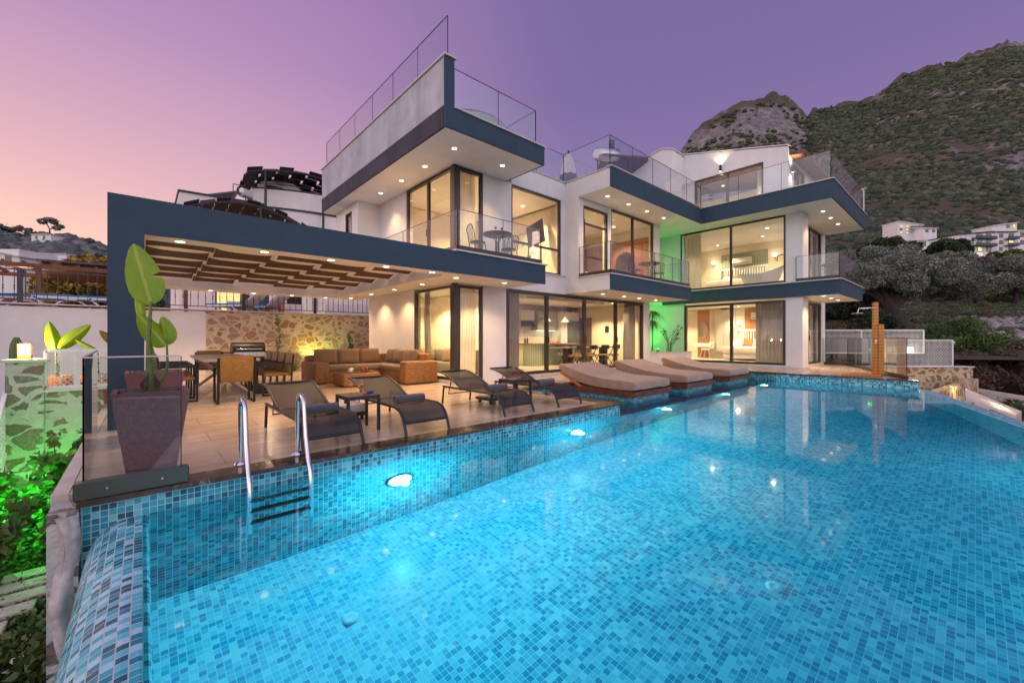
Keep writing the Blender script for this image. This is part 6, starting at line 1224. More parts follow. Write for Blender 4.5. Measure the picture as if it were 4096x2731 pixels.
t = thing('patio_table', 'brown wooden patio table behind the fence by the seated man', 'table', (4.2, 21.4, 2.06)); mb = MB(); mb.rbox(3.8, 21.0, 2.78, 4.9, 21.8, 2.84, .01, 1); mb.build('tabletop', 'wood_orange', t); [(lambda m_: m_.build('leg', 'wood_orange', t))(MB().box(x, y, 2.06, x + .09, y + .09, 2.78)) for x in (3.85, 4.75) for y in (21.05, 21.66)]
t = thing('patio_chair', 'grey padded patio chair behind the fence', 'chair', (3.8, 20.4, 2.06)); mb = MB(); mb.rbox(3.55, 20.2, 2.48, 4.05, 20.65, 2.56, .02); mb.build('seat', 'charcoal', t); mb = MB(); mb.rbox(3.55, 20.12, 2.5, 4.05, 20.2, 3.05, .03); mb.build('backrest', 'umbrella_dark', t); [(lambda m_: m_.build('leg', 'black_iron', t))(MB().bar((x, y, 2.48), (x, y, 2.06), .035)) for x in (3.58, 4.02) for y in (20.2, 20.62)]
t = thing('patio_chair', 'brown wooden patio chair the man sits on', 'chair', (3.35, 21.3, 2.06)); mb = MB(); mb.box(3.1, 21.05, 2.46, 3.6, 21.5, 2.51); mb.build('seat', 'wood_brown', t); [(lambda m_: m_.build('leg', 'wood_brown', t))(MB().bar((x, y, 2.46), (x, y, 2.06), .045)) for x in (3.13, 3.57) for y in (21.08, 21.47)]
# the seated man, seen over the fence
def person(loc, rz, label):
    J = dict(pelvis=(0, 0, .50), belly=(0, .02, .68), chest=(0, .03, .90), neck=(0, .0, 1.08), head=(0, -.03, 1.17), head2=(0, -.03, 1.27), shl=(-.19, .02, 1.0), ell=(-.26, -.08, .76), hal=(-.14, -.30, .80), shr=(.19, .02, 1.0), elr=(.25, -.12, .78), har=(.10, -.28, .92), hil=(-.10, -.02, .48), knl=(-.13, -.42, .48), anl=(-.13, -.42, .08), fol=(-.13, -.56, .04), hir=(.10, -.02, .48), knr=(.13, -.42, .48), anr=(.13, -.42, .08), forr=(.13, -.56, .04))
    Rr = dict(pelvis=.15, belly=.14, chest=.15, neck=.055, head=.085, head2=.08, shl=.07, ell=.045, hal=.035, shr=.07, elr=.045, har=.035, hil=.09, knl=.065, anl=.045, fol=.04, hir=.09, knr=.065, anr=.045, forr=.04)
    E_ = [('pelvis', 'belly'), ('belly', 'chest'), ('chest', 'neck'), ('neck', 'head'), ('head', 'head2'), ('chest', 'shl'), ('shl', 'ell'), ('ell', 'hal'), ('chest', 'shr'), ('shr', 'elr'), ('elr', 'har'), ('pelvis', 'hil'), ('hil', 'knl'), ('knl', 'anl'), ('anl', 'fol'), ('pelvis', 'hir'), ('hir', 'knr'), ('knr', 'anr'), ('anr', 'forr')]
    K = list(J); me = bpy.data.meshes.new('person'); V_ = [J[k] for k in K]; ED = [(K.index(a), K.index(b)) for a, b in E_]
    for h, s in (('hal', -1), ('har', 1)):
        b = Vector(J[h])
        for f in range(5):
            o_ = Vector(((f - 2) * .016, -.035 - .02 * (f % 3), .0)) if f < 4 else Vector((-s * .04, -.02, .015)); V_.append(tuple(b + o_ * .8)); V_.append(tuple(b + o_ * 1.8 + Vector((0, 0, -.015)))); ED += [(K.index(h), len(V_) - 2), (len(V_) - 2, len(V_) - 1)]
    me.from_pydata(V_, ED, []); o = bpy.data.objects.new('person', me); COL.objects.link(o); me.materials.append(MATS['skin'])
    m_ = o.modifiers.new('skin', 'SKIN'); lay = me.skin_vertices[0].data
    for i in range(len(V_)): r = Rr[K[i]] if i < len(K) else .009; lay[i].radius = (r, r * (.75 if i < 3 else 1))
    lay[0].use_root = True; s_ = o.modifiers.new('sub', 'SUBSURF'); s_.levels = 1; s_.render_levels = 2
    o.location = loc; o.rotation_euler = (0, 0, rz); tag(o, label, 'person')
    mb = MB(); mb.grid(lambda u, v: ((.17 + .03 * math.sin(v * 3)) * math.cos(u * 6.283), .02 + (.13) * math.sin(u * 6.283), .50 + .52 * v), 20, 8); mb.build('shirt', 'shirt', o, False); mb = MB(); mb.ball((0, -.005, 1.30), .095, 2, (1, 1.1, .75)); mb.build('hair', 'dry_bark', o, False)
    mb = MB(); mb.ball((-.03, -.118, 1.235), .010, 1); mb.ball((.03, -.118, 1.235), .010, 1); mb.build('eyes', 'black_iron', o, False); mb = MB(); mb.ball((0, -.125, 1.21), .014, 1, (1, 1, 1.4)); mb.ball((-.088, -.03, 1.21), .018, 1, (.5, 1, 1.4)); mb.ball((.088, -.03, 1.21), .018, 1, (.5, 1, 1.4)); mb.build('nose_and_ears', 'skin', o, False)
    return o
person((3.35, 21.25, 2.08), R(40), 'man with short hair sitting on the patio beyond the fence, hand near his face')

# ================================================================== terrain
def ridge(tab, p):
    for (a, y0), (b, y1) in zip(tab[:-1], tab[1:]):
        if a <= p <= b: f = (p - a) / (b - a); return y0 + (y1 - y0) * f
    return tab[0][1] if p < tab[0][0] else tab[-1][1]
RT = [(1400, 1180), (2400, 1000), (2600, 760), (2700, 625), (2745, 560), (2786, 516), (2830, 480), (2873, 452), (2915, 428), (2961, 405), (3005, 392), (3048, 383), (3095, 380), (3135, 388), (3180, 412), (3204, 428), (3230, 446), (3257, 423), (3300, 425), (3377, 410), (3465, 372), (3520, 340), (3568, 312), (3633, 286), (3700, 262), (3760, 236), (3790, 226), (3820, 232), (3874, 209), (3950, 190), (4027, 163), (4096, 168), (4400, 120), (5200, 60), (6500, 200), (9000, 700)]
RD = [(1400, 600), (2600, 620), (2717, 640), (3204, 640), (3350, 700), (3465, 690), (4096, 560), (9000, 420)]
def right_h(s, d):
    # height of the mountain side at sideways slope s, depth d
    px = 2048 + s * 1654; dr = ridge(RD, px); yr = ridge(RT, px)
    prof = [(20, 1440), (26, 1385), (34, 1310), (48, 1255), (70, 1205), (100, 1160), (150, 1085), (230, 990 if px > 3200 else 1010)]
    if d >= dr: zr = 1.2 + (1353 - yr) / 1654 * dr; return zr - (d - dr) * .5
    y = ridge(prof, d) if d < 230 else None
    y230 = prof[-1][1]
    if y is None:
        f = (d - 230) / (dr - 230)
        g = f ** .8; wc = max(0, min(1, (3300 - px) / 110)) if px > 2600 else 0; wc = wc * wc * (3 - 2 * wc); g = g * (1 - wc) + wc * (.42 * f ** .8 + .58 * max(0, (f - .62) / .38) ** .75)      # cliffs
        y = y230 + (yr - y230) * g
    z = 1.2 + (1353 - y) / 1654 * d
    if px < 3320 and d < 90: z = z - (3320 - px) * .0 - 0
    return z
def terrain(name, fn, s0, s1, ns, ds, mat, amp=.012):
    V_ = []; ns_ = ns
    for j, d in enumerate(ds):
        for i in range(ns_ + 1):
            s = s0 + (s1 - s0) * i / ns_; z = fn(s, d); p = fw_ * d + rt_ * (s * d); k = min(1, d / 60)
            nz = mnoise.fractal(Vector((p.x * .02, p.y * .02, 3)), .9, 2.1, 5) * d * amp * k; nz += (8 * abs(mnoise.fractal(Vector((p.x * .035, p.y * .035, z * .02)), 1, 2, 4)) - 3) * max(0, min(1, (d - 480) / 60)) * (1 if d < 700 and s < .70 else 0) if name == 'mountain' and s > .33 else 0; V_.append((p.x, p.y, z + nz))
    F_ = [(j * (ns_ + 1) + i, j * (ns_ + 1) + i + 1, (j + 1) * (ns_ + 1) + i + 1, (j + 1) * (ns_ + 1) + i) for j in range(len(ds) - 1) for i in range(ns_)]
    mb = MB(); mb.add(V_, F_, True); return structure(mb.build(name, mat))
dsr = [20, 22, 24, 27, 30, 34, 38, 43, 48, 55, 62, 70, 80, 90, 100, 115, 130, 150, 170, 190, 215, 230] + [230 + k * 8 for k in range(1, 48)] + [640, 660, 700, 740, 780, 820]
def near_r(s, d):
    px = 2048 + s * 1654
    z = right_h(s, d)
    if px < 3330 and d < 60: z = min(z, -1.5 + (d - 20) * .09)
    return z
terrain('mountain', near_r, .30, 2.9, 420, dsr, 'mountain_soil')
LT = [(-3000, 1000), (-800, 960), (-200, 930), (0, 922), (60, 938), (110, 944), (200, 936), (290, 944), (380, 972), (440, 996), (600, 1040), (800, 1090), (1400, 1250)]
def left_h(s, d):
    px = 2048 + s * 1654; yr = ridge(LT, px); dr = 190
    if d >= dr: return 1.2 + (1353 - yr) / 1654 * dr - (d - dr) * .4
    f = (d - 45) / (dr - 45); y = 1290 + (yr - 1290) * f ** .75; return 1.2 + (1353 - y) / 1654 * d
terrain('hill', left_h, -3.2, -.35, 200, [45 + 5 * k for k in range(30)] + [200, 215, 240], 'mountain_soil', .006)
mb = MB(); mb.grid(lambda u, v: (-1500 + 3000 * u, -1500 + 3000 * v, -4.0), 20, 20); structure(mb.build('ground', 'mountain_soil'))
# scrub on the slopes
def bushes(name, label, mat, fn, s0, s1, ds_fn, n, size, seed, skip=None, sub=1):
    rr = np.random.RandomState(seed); bm = bmesh.new(); bmesh.ops.create_icosphere(bm, subdivisions=sub, radius=1); bv = np.array([v.co[:] for v in bm.verts]); bf = np.array([[v.index for v in f.verts] for f in bm.faces]); bm.free()
    VV = []; FF = []; k = 0; m = 0
    while m < n:
        s = rr.uniform(s0, s1); d = ds_fn(rr.uniform()); p = fw_ * d + rt_ * (s * d)
        if skip and skip(s, d, p, rr): 
            k += 1
            if k > n * 20: break
            continue
        nz = mnoise.fractal(Vector((p.x * .02, p.y * .02, 3)), .9, 2.1, 5) * d * (.012 if fn is near_r else .006) * min(1, d / 60); z = fn(s, d) + nz; sz = size(rr, d); q = bv * np.array([sz * rr.uniform(.8, 1.5), sz * rr.uniform(.8, 1.5), sz * rr.uniform(.6, .95)]) * rr.uniform(.62, 1.3, (len(bv), 1)) + np.array([p.x, p.y, z - sz * .05])
        VV.append(q); FF.append(bf + m * len(bv)); m += 1
    VV = np.concatenate(VV); FF = np.concatenate(FF); nf = len(FF); me = bpy.data.meshes.new(name); me.vertices.add(len(VV)); me.vertices.foreach_set('co', VV.ravel().astype(np.float32)); me.loops.add(nf * 3); me.loops.foreach_set('vertex_index', FF.ravel().astype(np.int32)); me.polygons.add(nf); me.polygons.foreach_set('loop_start', np.arange(0, nf * 3, 3, dtype=np.int32)); me.polygons.foreach_set('loop_total', np.full(nf, 3, np.int32)); me.update(calc_edges=True); me.materials.append(MATS[mat])
    o = bpy.data.objects.new(name, me); COL.objects.link(o); return tag(o, label, 'scrub', kind='stuff')
def skip_r(s, d, p, rr):
    px = 2048 + s * 1654
    if d > ridge(RD, px) - 12: return True
    if 2600 < px < 3230 and d > 460 and rr.uniform() < .62: return True
    v = mnoise.fractal(Vector((p.x * .013, p.y * .013, 9)), 1, 2, 4)
    return rr.uniform() < (.25 + 1.4 * v)
bushes('mountain_scrub', 'dark green scrub dotting the whole mountainside', 'bush_far', near_r, .30, 1.45, lambda u: 150 + (700 - 150) * u ** .75, 15000, lambda r, d: r.uniform(1.2, 2.6) * (.8 + d / 700), 1, skip_r)
bushes('slope_scrub', 'olive and scrub on the lower mountain slope above the houses', 'bush_far', near_r, .62, 1.5, lambda u: 100 + 130 * u, 2600, lambda r, d: r.uniform(1.0, 2.0), 2, None, 2)
bushes('near_scrub', 'grey green scrub and dry brush between the olive trees on the near slope', 'bush_far', near_r, .78, 1.45, lambda u: 28 + 72 * u, 2600, lambda r, d: r.uniform(.2, .6) * (.6 + d / 80), 4, None, 2)
rr_ = np.random.RandomState(77); cc_ = []; rd_ = []
for k_ in range(1500):
    d_ = 24 + 46 * rr_.uniform() ** 1.3; s_ = rr_.uniform(.74, 1.45); q_ = fw_ * d_ + rt_ * (s_ * d_); cc_.append((q_.x, q_.y, near_r(s_, d_) + .15)); rd_.append(rr_.uniform(.25, .75))
tag(leafmesh('dry_brush', 'leaf_dry', cc_[:800], rd_[:800], 42000, .10, None, .6, seed=71, elong=3), 'dry brown brush and thorny twigs over the near slope', 'brush', kind='stuff')
tag(leafmesh('low_scrub', 'leaf_garden', cc_[800:], rd_[800:], 42000, .10, None, .7, seed=72, elong=2), 'dark green low scrub leaves over the near slope behind the screens', 'scrub', kind='stuff')
bushes('hill_scrub', 'blue green olive scrub on the left hill', 'bush_blue', left_h, -1.6, -.5, lambda u: 70 + 120 * u ** .6, 1500, lambda r, d: r.uniform(1.0, 2.6), 3, None, 2)

# ridge trees and trees on the left hill
for k, (px, y, d, r, lab) in enumerate([(100, 944, 185, 3.5, 'round tree on the left hill skyline near the wires'), (205, 925, 188, 5.0, 'broad pine on the left hill crest, under the pink sky'), (355, 975, 180, 2.5, 'small tree low on the left hill crest near the column'), (12, 925, 186, 4, 'tree at the far left end of the hill crest')]):
    s = (px - 2048) / 1654; z = left_h(s, d) - .5; tree(lab, at(s, d, z), r * 1.7, r, 'leaf_olive', 1500, .5, 50 + k, .35, clumps=10)
s = (395 - 2048) / 1654; tree('orange lit tree beyond the brown pergola left of the navy column', at(s, 42, -1.5), 12.5, 4.6, 'leaf_yellow', 9000, .30, 61, .3, clumps=34)  # the warm light on this tree is put into its leaf colour
s = (450 - 2048) / 1654; tree('dark green tree standing right behind the orange lit one', at(s, 47, -1.5), 13.5, 4.2, 'leaf_dark', 7000, .32, 64, .3, clumps=34)
s = (60 - 2048) / 1654; tree('dark bushy tree behind the fence at the far left', at(s, 38, -3), 7.2, 4.5, 'leaf_dark', 7000, .26, 62, .2, clumps=30)
s = (200 - 2048) / 1654; tree('dark bushy tree beyond the far left terrace', at(s, 44, -3), 7.0, 4.0, 'leaf_dark', 5000, .28, 63, .2, clumps=24)
def hut(label, px, y, d, w, h, roof=0.0, mat='stucco_white'):
    s = (px - 2048) / 1654; z = 1.2 + (1353 - y) / 1654 * d; c = Vector(at(s, d, z)); u = rt_; n = fw_
    t = thing('house', label, 'house', tuple(c)); t.rotation_euler = (0, 0, math.atan2(u.y, u.x)); mb = MB(); mb.box(-w / 2, 0, -3, w / 2, 5, h); mb.build('wall', mat, t, False)
    mb = MB(); mb.prism([(-w / 2 - .3, -.4, h + .001), (w / 2 + .3, -.4, h + .001 - roof), (w / 2 + .3, -.4, h + .2 - roof), (-w / 2 - .3, -.4, h + .2)], (0, 5.8, 0)); mb.build('roof', 'cap_marble', t, False)
    for q in (-.3, .1): mb = MB(); mb.box(w * q, -.05, h * .25, w * q + .9, -.01, h * .8); mb.build('window', 'dark_glass', t, False)
    return t
hut('small white house with dark door halfway up the left hill', 205, 1058, 120, 9, 3.0); hut('tiny pale house just under the left hill crest', 165, 962, 170, 8, 2.4); hut('white house gable at the far left edge above the fence', 8, 1090, 60, 5, 3.4, 1.2)

# ------------------------------------------------------------------ houses on the mountain foot
def villa_far(label, px0, px1, ytop, ybot, d, floors, lit, rot=0.0, bands='stucco_white', slope=0.0, ac=0):
    s = ((px0 + px1) / 2 - 2048) / 1654; k = d / 1654; w = (px1 - px0) * k; h = (ybot - ytop) * k; z0 = 1.2 + (1353 - ybot) * k; c = at(s, d, z0)
    t = thing('house', label, 'house', c); t.rotation_euler = (0, 0, math.atan2(rt_.y, rt_.x) + rot); fh = h / floors
    mb = MB(); mb.prism([(-w / 2, 0, -6), (w / 2, 0, -6), (w / 2, 0, h), (-w / 2, 0, h - slope)], (0, 8, 0)); mb.build('wall', 'stucco_white', t, False)
    mb = MB(); mb.prism([(-w / 2 - .3, -.6, h - slope + .01), (w / 2 + .3, -.6, h + .01), (w / 2 + .3, -.6, h + .3), (-w / 2 - .3, -.6, h - slope + .3)], (0, 9, 0)); mb.build('roof', bands, t, False)
    rn_ = random.Random(int(px0))
    for f in range(floors):
        if f: mb = MB(); mb.box(-w * .1, -1.3, f * fh - .2, w / 2 + .2, -.01, f * fh); mb.build('balcony', bands, t, False); mb = MB(); mb.box(-w * .1, -1.3, f * fh, w / 2 + .2, -1.25, f * fh + .8); mb.build('balustrade', 'umbrella_dark', t, False)
        nw = max(2, int(w / 3.2))
        for q in range(nw):
            x0 = -w / 2 + (q + .3) * w / nw; ww = w / nw * rn_.uniform(.35, .6); top = min(fh * .82, fh - slope - .3) if f == floors - 1 and x0 < 0 and slope > 0 else fh * .82
            if top < fh * .4: continue
            mb = MB(); mb.box(x0, -.08, f * fh + fh * .22, x0 + ww, -.01, f * fh + top); wf = mb.build('window', 'charcoal', t, False); mb = MB(); mb.box(x0 + .1, -.10, f * fh + fh * .22 + .1, x0 + ww - .1, -.082, f * fh + top - .1); mb.build('pane', 'glow_window' if rn_.random() < lit else 'dark_glass', wf, False)
    for q in range(ac): x = -w * .35 + q * 2.2; mb = MB(); mb.rbox(x, -.5, h * .55, x + .9, -.09, h * .55 + .6, .03, 1); mb.build('air_conditioner', 'white_plastic', t, False)
    return t
villa_far('white hillside house with three lit floors, highest and leftmost on the slope', 3585, 3697, 900, 938, 215, 3, .8, .1, slope=-1.5)
villa_far('low white house stepping down beside the lit three storey one', 3690, 3750, 915, 934, 210, 1, .3, .1)
villa_far('long white terraced house with a row of small windows behind the dark tree', 3635, 3812, 958, 992, 165, 1, .2, .05, slope=.6)
villa_far('large white apartment house with navy balconies at the right', 3812, 3985, 925, 1012, 140, 3, .12, .15, 'stucco_navy', 1.6, 3)
villa_far('white block with navy balcony slabs right of the large apartment house', 3985, 4060, 930, 1010, 150, 3, .1, .0, 'stucco_navy')
villa_far('modern white house with sloping frame high at the right edge', 3960, 4075, 890, 918, 200, 1, .6, .1, slope=2.0); villa_far('white house cut by the right edge of the picture', 4070, 4180, 925, 985, 160, 2, .1)
t = thing('house', 'small orange roofed cabin among the slope trees', 'house', at((3590 - 2048) / 1654, 185, 0)); zz = 1.2 + (1353 - 962) / 1654 * 185; t.location.z = zz; t.rotation_euler = (0, 0, math.atan2(rt_.y, rt_.x)); mb = MB(); mb.box(-1.6, 0, -2, 1.6, 3, 1.3); mb.build('wall', 'terracotta', t, False); mb = MB(); mb.prism([(-2, -.4, 1.3), (2, -.4, 1.3), (0, -.4, 2.4)], (0, 4, 0)); mb.build('roof', 'wood_brown', t, False)
# supermarket sign
s = (3880 - 2048) / 1654; d = 100; c = at(s, d, 1.2 + (1353 - 1030) / 1654 * d)
t = thing('shop_sign', 'white shop sign with orange lettering among the trees at the right', 'sign', c); t.rotation_euler = (0, 0, math.atan2(rt_.y, rt_.x)); mb = MB(); mb.box(-2.6, 0, -.1, 3.0, .2, 1.15); mb.build('board', 'glow_sign', t, False)
cu = bpy.data.curves.new('lettering', 'FONT'); cu.body = 'SÜPERMARKET'; cu.size = 1.0; cu.extrude = .02; to = bpy.data.objects.new('lettering', cu); COL.objects.link(to); to.parent = t; to.location = (-1.4, -.04, .18); to.rotation_euler = (R(90), 0, 0); to.scale = (.62, 1, 1)
bpy.context.view_layer.update(); me_ = bpy.data.meshes.new_from_object(to.evaluated_get(bpy.context.evaluated_depsgraph_get())); bpy.data.objects.remove(to)
to = bpy.data.objects.new('lettering', me_); COL.objects.link(to); to.parent = t; to.location = (-1.4, -.04, .18); to.rotation_euler = (R(90), 0, 0); to.scale = (.62, 1, 1); me_.materials.clear(); me_.materials.append(MATS['orange_cap'])
mb = MB(); mb.tube([(-2.0, -.03, .5), (-2.0, -.08, .5)], .38, 18); mb.build('round_logo', 'blue_cloth', t, False); mb = MB(); mb.box(-2.6, .01, -6, 4, 3, -.12); mb.build('shop_wall', 'stucco_white', t, False)
t = thing('utility_pole', 'leaning wooden utility pole beside the shop sign', 'pole', at((3852 - 2048) / 1654, 90, 10)); c = Vector(t.location); mb = MB(); mb.tube([c - Vector((0, 0, 4)), c + rt_ * .6 + Vector((0, 0, 9.4))], .14, 8); mb.build('shaft', 'wood_grey', t); mb = MB(); mb.bar(c + rt_ * -.6 + Vector((0, 0, 8.8)), c + rt_ * 1.6 + Vector((0, 0, 8.9)), .12); mb.build('crossarm', 'wood_grey', t)

# ------------------------------------------------------------------ olive tree and slope trees near the house
def px_tree(label, px, ybase, d, h, r, m, n, sz, seed, **kw): return tree(label, at((px - 2048) / 1654, d, 1.2 + (1353 - ybase) / 1654 * d), h, r, m, n, sz, seed, **kw)
b = Vector(at((3590 - 2048) / 1654, 31, 1.2 + (1353 - 1308) / 1654 * 31)); t = thing('olive_tree', 'big old olive tree with silver leaves and leaning dark trunk behind the shower', 'tree', tuple(b)); mb = MB()
mb.tube([b - Vector((0, 0, .6)) + rt_ * .4, b + Vector((0, 0, .5)) + rt_ * .1, b + rt_ * -.7 + Vector((0, 0, 1.5)), b + rt_ * -1.2 + Vector((0, 0, 2.6))], [.75, .55, .42, .28], 12); tips = []
for dxx, dzz, dyy in ((-3.2, 3.6, 0), (-1.8, 4.6, .8), (.2, 4.9, -.4), (1.9, 4.6, .5), (3.6, 4.0, -.3), (4.8, 3.2, .4), (-4.0, 2.6, -.5), (2.8, 3.0, -1)):
    tp = b + rt_ * dxx + fw_ * dyy * 2 + Vector((0, 0, dzz)); md = b + rt_ * (dxx * .35 - .6) + Vector((0, 0, 2.0 + dzz * .18)); mb.tube([b + rt_ * -.55 + Vector((0, 0, 1.3)), md, tp], [.26, .15, .04], 8); tips.append(tp)
mb.build('trunk', 'bark', t); rn = random.Random(8); C_ = []; R_ = []
for k in range(70): q = rn.uniform(-1, 1); C_.append(tuple(b + rt_ * (.7 + 5.2 * q) + fw_ * rn.uniform(-2, 2) + Vector((0, 0, 2.4 + (2.7 * math.sqrt(max(0, 1 - q * q * .85))) * rn.uniform(.05, 1))))); R_.append(rn.uniform(.5, 1.05))
leafmesh('crown', 'leaf_olive', C_, R_, 60000, .075, t, .8, seed=8, elong=2.4)
px_tree('purple tinged olive tree left of the big olive, over the far balcony glass', 3470, 1290, 34, 5.2, 2.6, 'leaf_purple', 20000, .085, 31, trunk=.3, name='olive_tree'); px_tree('silver olive tree rising behind the big olive', 3560, 1180, 44, 5.6, 3.4, 'leaf_olive', 20000, .12, 32, trunk=.25, name='olive_tree')
px_tree('silver olive at the left of the big olive, against the dark trees', 3430, 1200, 42, 6, 2.6, 'leaf_olive', 14000, .11, 33, trunk=.3, name='olive_tree'); px_tree('dark green round tree under the lit hillside house', 3540, 1050, 95, 5.6, 5.2, 'leaf_dark', 9000, .42, 34, trunk=.15); px_tree('very dark broad tree in front of the large apartment house', 3775, 1045, 90, 4.8, 4.4, 'leaf_dark', 9000, .42, 35, trunk=.15)
px_tree('dark tree with drooping foliage left of the shower head', 3375, 1310, 36, 3.2, 2.6, 'leaf_dark', 7000, .14, 36, trunk=.15); px_tree('dark evergreen bush behind the pierced screen', 3500, 1330, 27, 1.7, 1.4, 'leaf_dark', 5000, .09, 37, trunk=.1, name='bush')
px_tree('yellow green bushy tree right of the big olive', 3900, 1200, 40, 3.0, 3.0, 'leaf_mid', 16000, .11, 38, trunk=.1); px_tree('grey olive tree at the right edge above the rocks', 4060, 1200, 38, 4.2, 3.0, 'leaf_olive', 22000, .10, 39, trunk=.2, name='olive_tree'); px_tree('purplish grey tree behind the yellow green one', 3960, 1150, 52, 4.6, 3.8, 'leaf_purple', 18000, .14, 40, trunk=.15)
px_tree('green broadleaf tree below the white apartment houses', 4010, 1095, 80, 4.6, 4.6, 'leaf_mid', 9000, .34, 41, trunk=.1); px_tree('grey green tree between the olive and the shop sign', 3800, 1120, 60, 4.0, 4.6, 'leaf_olive', 9000, .24, 42, trunk=.1); px_tree('grey green olive at the far right, farther up the slope', 4120, 1120, 62, 4.4, 4.6, 'leaf_olive', 9000, .24, 43, trunk=.1, name='olive_tree')
px_tree('large dark shrub right of the pierced screens', 3790, 1480, 25, 3.6, 2.3, 'leaf_garden', 15000, .085, 44, trunk=.08, name='bush'); px_tree('dark shrub in front of the pale rocks', 3885, 1470, 24, 2.4, 1.9, 'leaf_garden', 9000, .085, 45, trunk=.08, name='bush')
px_tree('dry grey brown thorn bush low at the right edge', 4000, 1520, 22, 1.9, 2.1, 'leaf_dry', 9000, .07, 46, trunk=.05, name='bush'); px_tree('dry purple brown brush beside the red stake', 3900, 1550, 21, 1.5, 1.3, 'leaf_dry', 5000, .07, 47, trunk=.05, name='bush'); px_tree('small yellow green plant by the low wall at the right edge', 4060, 1690, 17, .9, 1.1, 'leaf_mid', 2500, .09, 48, trunk=.1, name='bush')
px_tree('round potted green tree showing over the higher pierced screen', 3480, 1440, 22.5, 1.9, .9, 'leaf_dark', 5000, .07, 49, trunk=.3, name='bush'); px_tree('low green shrub at the foot of the screens behind the glass', 3380, 1455, 23.5, .8, .9, 'leaf_garden', 2500, .07, 51, trunk=.1, name='bush')
# green flood on the shrub behind the deck
lamp('green_flood', 'POINT', at((3480 - 2048) / 1654, 21.8, .6), 22, (.08, 1, .1), .1); lamp('green_flood', 'POINT', at((3480 - 2048) / 1654, 22.3, 1.9), 14, (.08, 1, .1), .1)
# pale rocks
rn = random.Random(31); mb = MB()
for k in range(300):
    px = rn.uniform(3830, 4250); d = rn.uniform(27, 40); s = (px - 2048) / 1654; z = near_r(s, d); p = at(s, d, z + rn.uniform(-.1, .35)); mb.ball(p, rn.uniform(.15, .55), 2, (1.3, 1, .8), .22)
for k in range(140):
    px = rn.uniform(3300, 3800); d = rn.uniform(30, 48); s = (px - 2048) / 1654; z = near_r(s, d); p = at(s, d, z + .05); mb.ball(p, rn.uniform(.12, .45), 1, (1.3, 1, .7), .2)
o = mb.build('limestone_rubble', 'rock_pale'); tag(o, 'pale limestone boulders and rubble on the slope behind the olive tree', 'rocks', kind='stuff')
mb = MB(); mb.prism([at((3960 - 2048) / 1654, 33, 2.0), at((4400 - 2048) / 1654, 33, 1.2), at((4400 - 2048) / 1654, 35, 1.2), at((3960 - 2048) / 1654, 35, 2.0)], (0, 0, .35)); tag(mb.build('slope_path', 'rock_pale'), 'pale stony track above the rocks at the right', 'path', kind='structure')
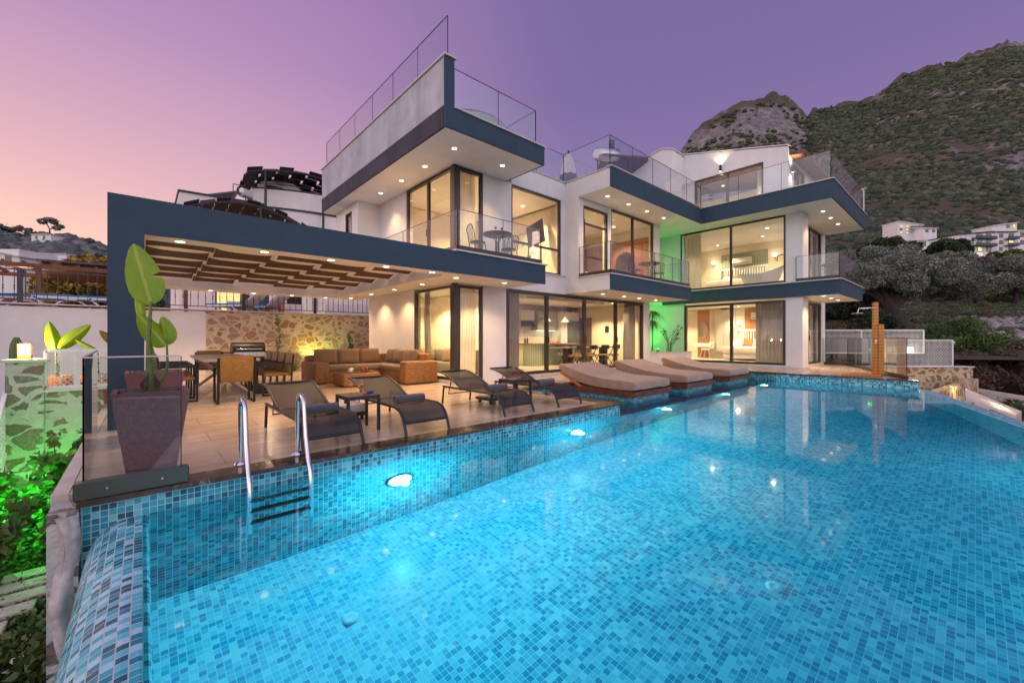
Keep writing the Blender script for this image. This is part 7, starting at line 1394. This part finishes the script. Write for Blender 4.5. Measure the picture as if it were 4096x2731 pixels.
# lower right garden walls
ri = lambda px, y, z: tuple((fw_ + rt_ * ((px - 2048) / 1654)) * ((1.2 - z) * 1654 / (y - 1353)) + Vector((0, 0, z)))
t = thing('garden_wall', 'pale capped garden wall running down beside the slanting pool edge', 'wall', ri(3862, 1565, -.5)); A = [Vector(ri(3862, 1563, -.5)), Vector(ri(4086, 1655, -1.0)), Vector(ri(4060, 1672, -1.0)), Vector(ri(3862, 1598, -.5))]
mb = MB(); mb.prism([tuple(v) for v in A], (0, 0, .08)); mb.build('cap', 'paver', t); mb = MB(); mb.prism([tuple(v + Vector((0, 0, -.002))) for v in A], (0, 0, -2)); mb.build('stonework', 'rubble_gold', t)
t = thing('garden_wall', 'grey stone kerb wall in front of the dry brush at the right', 'wall', ri(3860, 1560, -1)); A = [Vector(at((3860 - 2048) / 1654, 19, -1.15)), Vector(at((4200 - 2048) / 1654, 17, -1.5)), Vector(at((4200 - 2048) / 1654, 17.3, -1.5)), Vector(at((3860 - 2048) / 1654, 19.3, -1.15))]; mb = MB(); mb.prism([tuple(v) for v in A], (0, 0, .12)); mb.build('cap', 'stone_cap', t); mb = MB(); mb.prism([tuple(v + Vector((0, 0, -.002))) for v in A], (0, 0, -1.5)); mb.build('stonework', 'rubble_grey', t)
t = thing('wall_light', 'warm recessed light shining along the stone wall by the slanting pool edge', 'wall light', ri(3960, 1640, -.9)); c = Vector(t.location); mb = MB(); mb.rbox(c.x - .2, c.y - .06, c.z - .06, c.x + .2, c.y + .06, c.z + .06, .02, 1); mb.build('housing', 'stone_cap', t); mb = MB(); mb.rbox(c.x - .17, c.y - .08, c.z - .03, c.x + .17, c.y - .05, c.z + .075, .01, 1); mb.build('diffuser', 'glow_lamp', t); lamp('wall_light_lamp', 'POINT', c + Vector((-.3, -.2, .25)), 12, (1, .65, .3), .05, t)
t = thing('marker_stake', 'leaning red painted stake in the dry brush', 'stake', at((3885 - 2048) / 1654, 21, -1.6)); c = Vector(t.location); mb = MB(); mb.bar(c, c + rt_ * .15 + Vector((0, 0, 1.6)), .07, .05); mb.build('shaft', 'red_paint', t)
mb = MB(); c = Vector(at((3813 - 2048) / 1654, 17.6, .95)); t = thing('security_camera', 'small white security camera at the end of the lower pierced screen', 'camera', tuple(c)); mb.rbox(c.x - .12, c.y - .05, c.z, c.x + .08, c.y + .05, c.z + .12, .02); mb.build('camera_body', 'white_plastic', t); mb = MB(); mb.tube([c + Vector((-.12, 0, .05)), c + Vector((-.14, 0, .05))], .035, 10); mb.build('lens', 'charcoal', t)
t = thing('cafe_umbrella', 'small orange parasol top among the trees at the right', 'parasol', at((3757 - 2048) / 1654, 75, 13.5)); c = Vector(t.location); mb = MB(); mb.lathe([(.9, 0), (.3, .6), (.05, .85)], c, 10); mb.build('canopy', 'orange_cap', t); mb = MB(); mb.tube([c - Vector((0, 0, 2.2)), c + Vector((0, 0, .8))], .05); mb.build('pole', 'white_plastic', t)
# cable along the top of the rubble wall
mb = MB(); mb.tube([(1.7, 17.24, 2.06)] + [(1.7 + .3 * k, 17.24, 2.06 + .02 * math.sin(k * 1.7)) for k in range(1, 14)], .012, 6); tag(mb.build('cable', 'stone_cap'), 'thin pale cable sagging along the top of the rubble wall', 'cable')
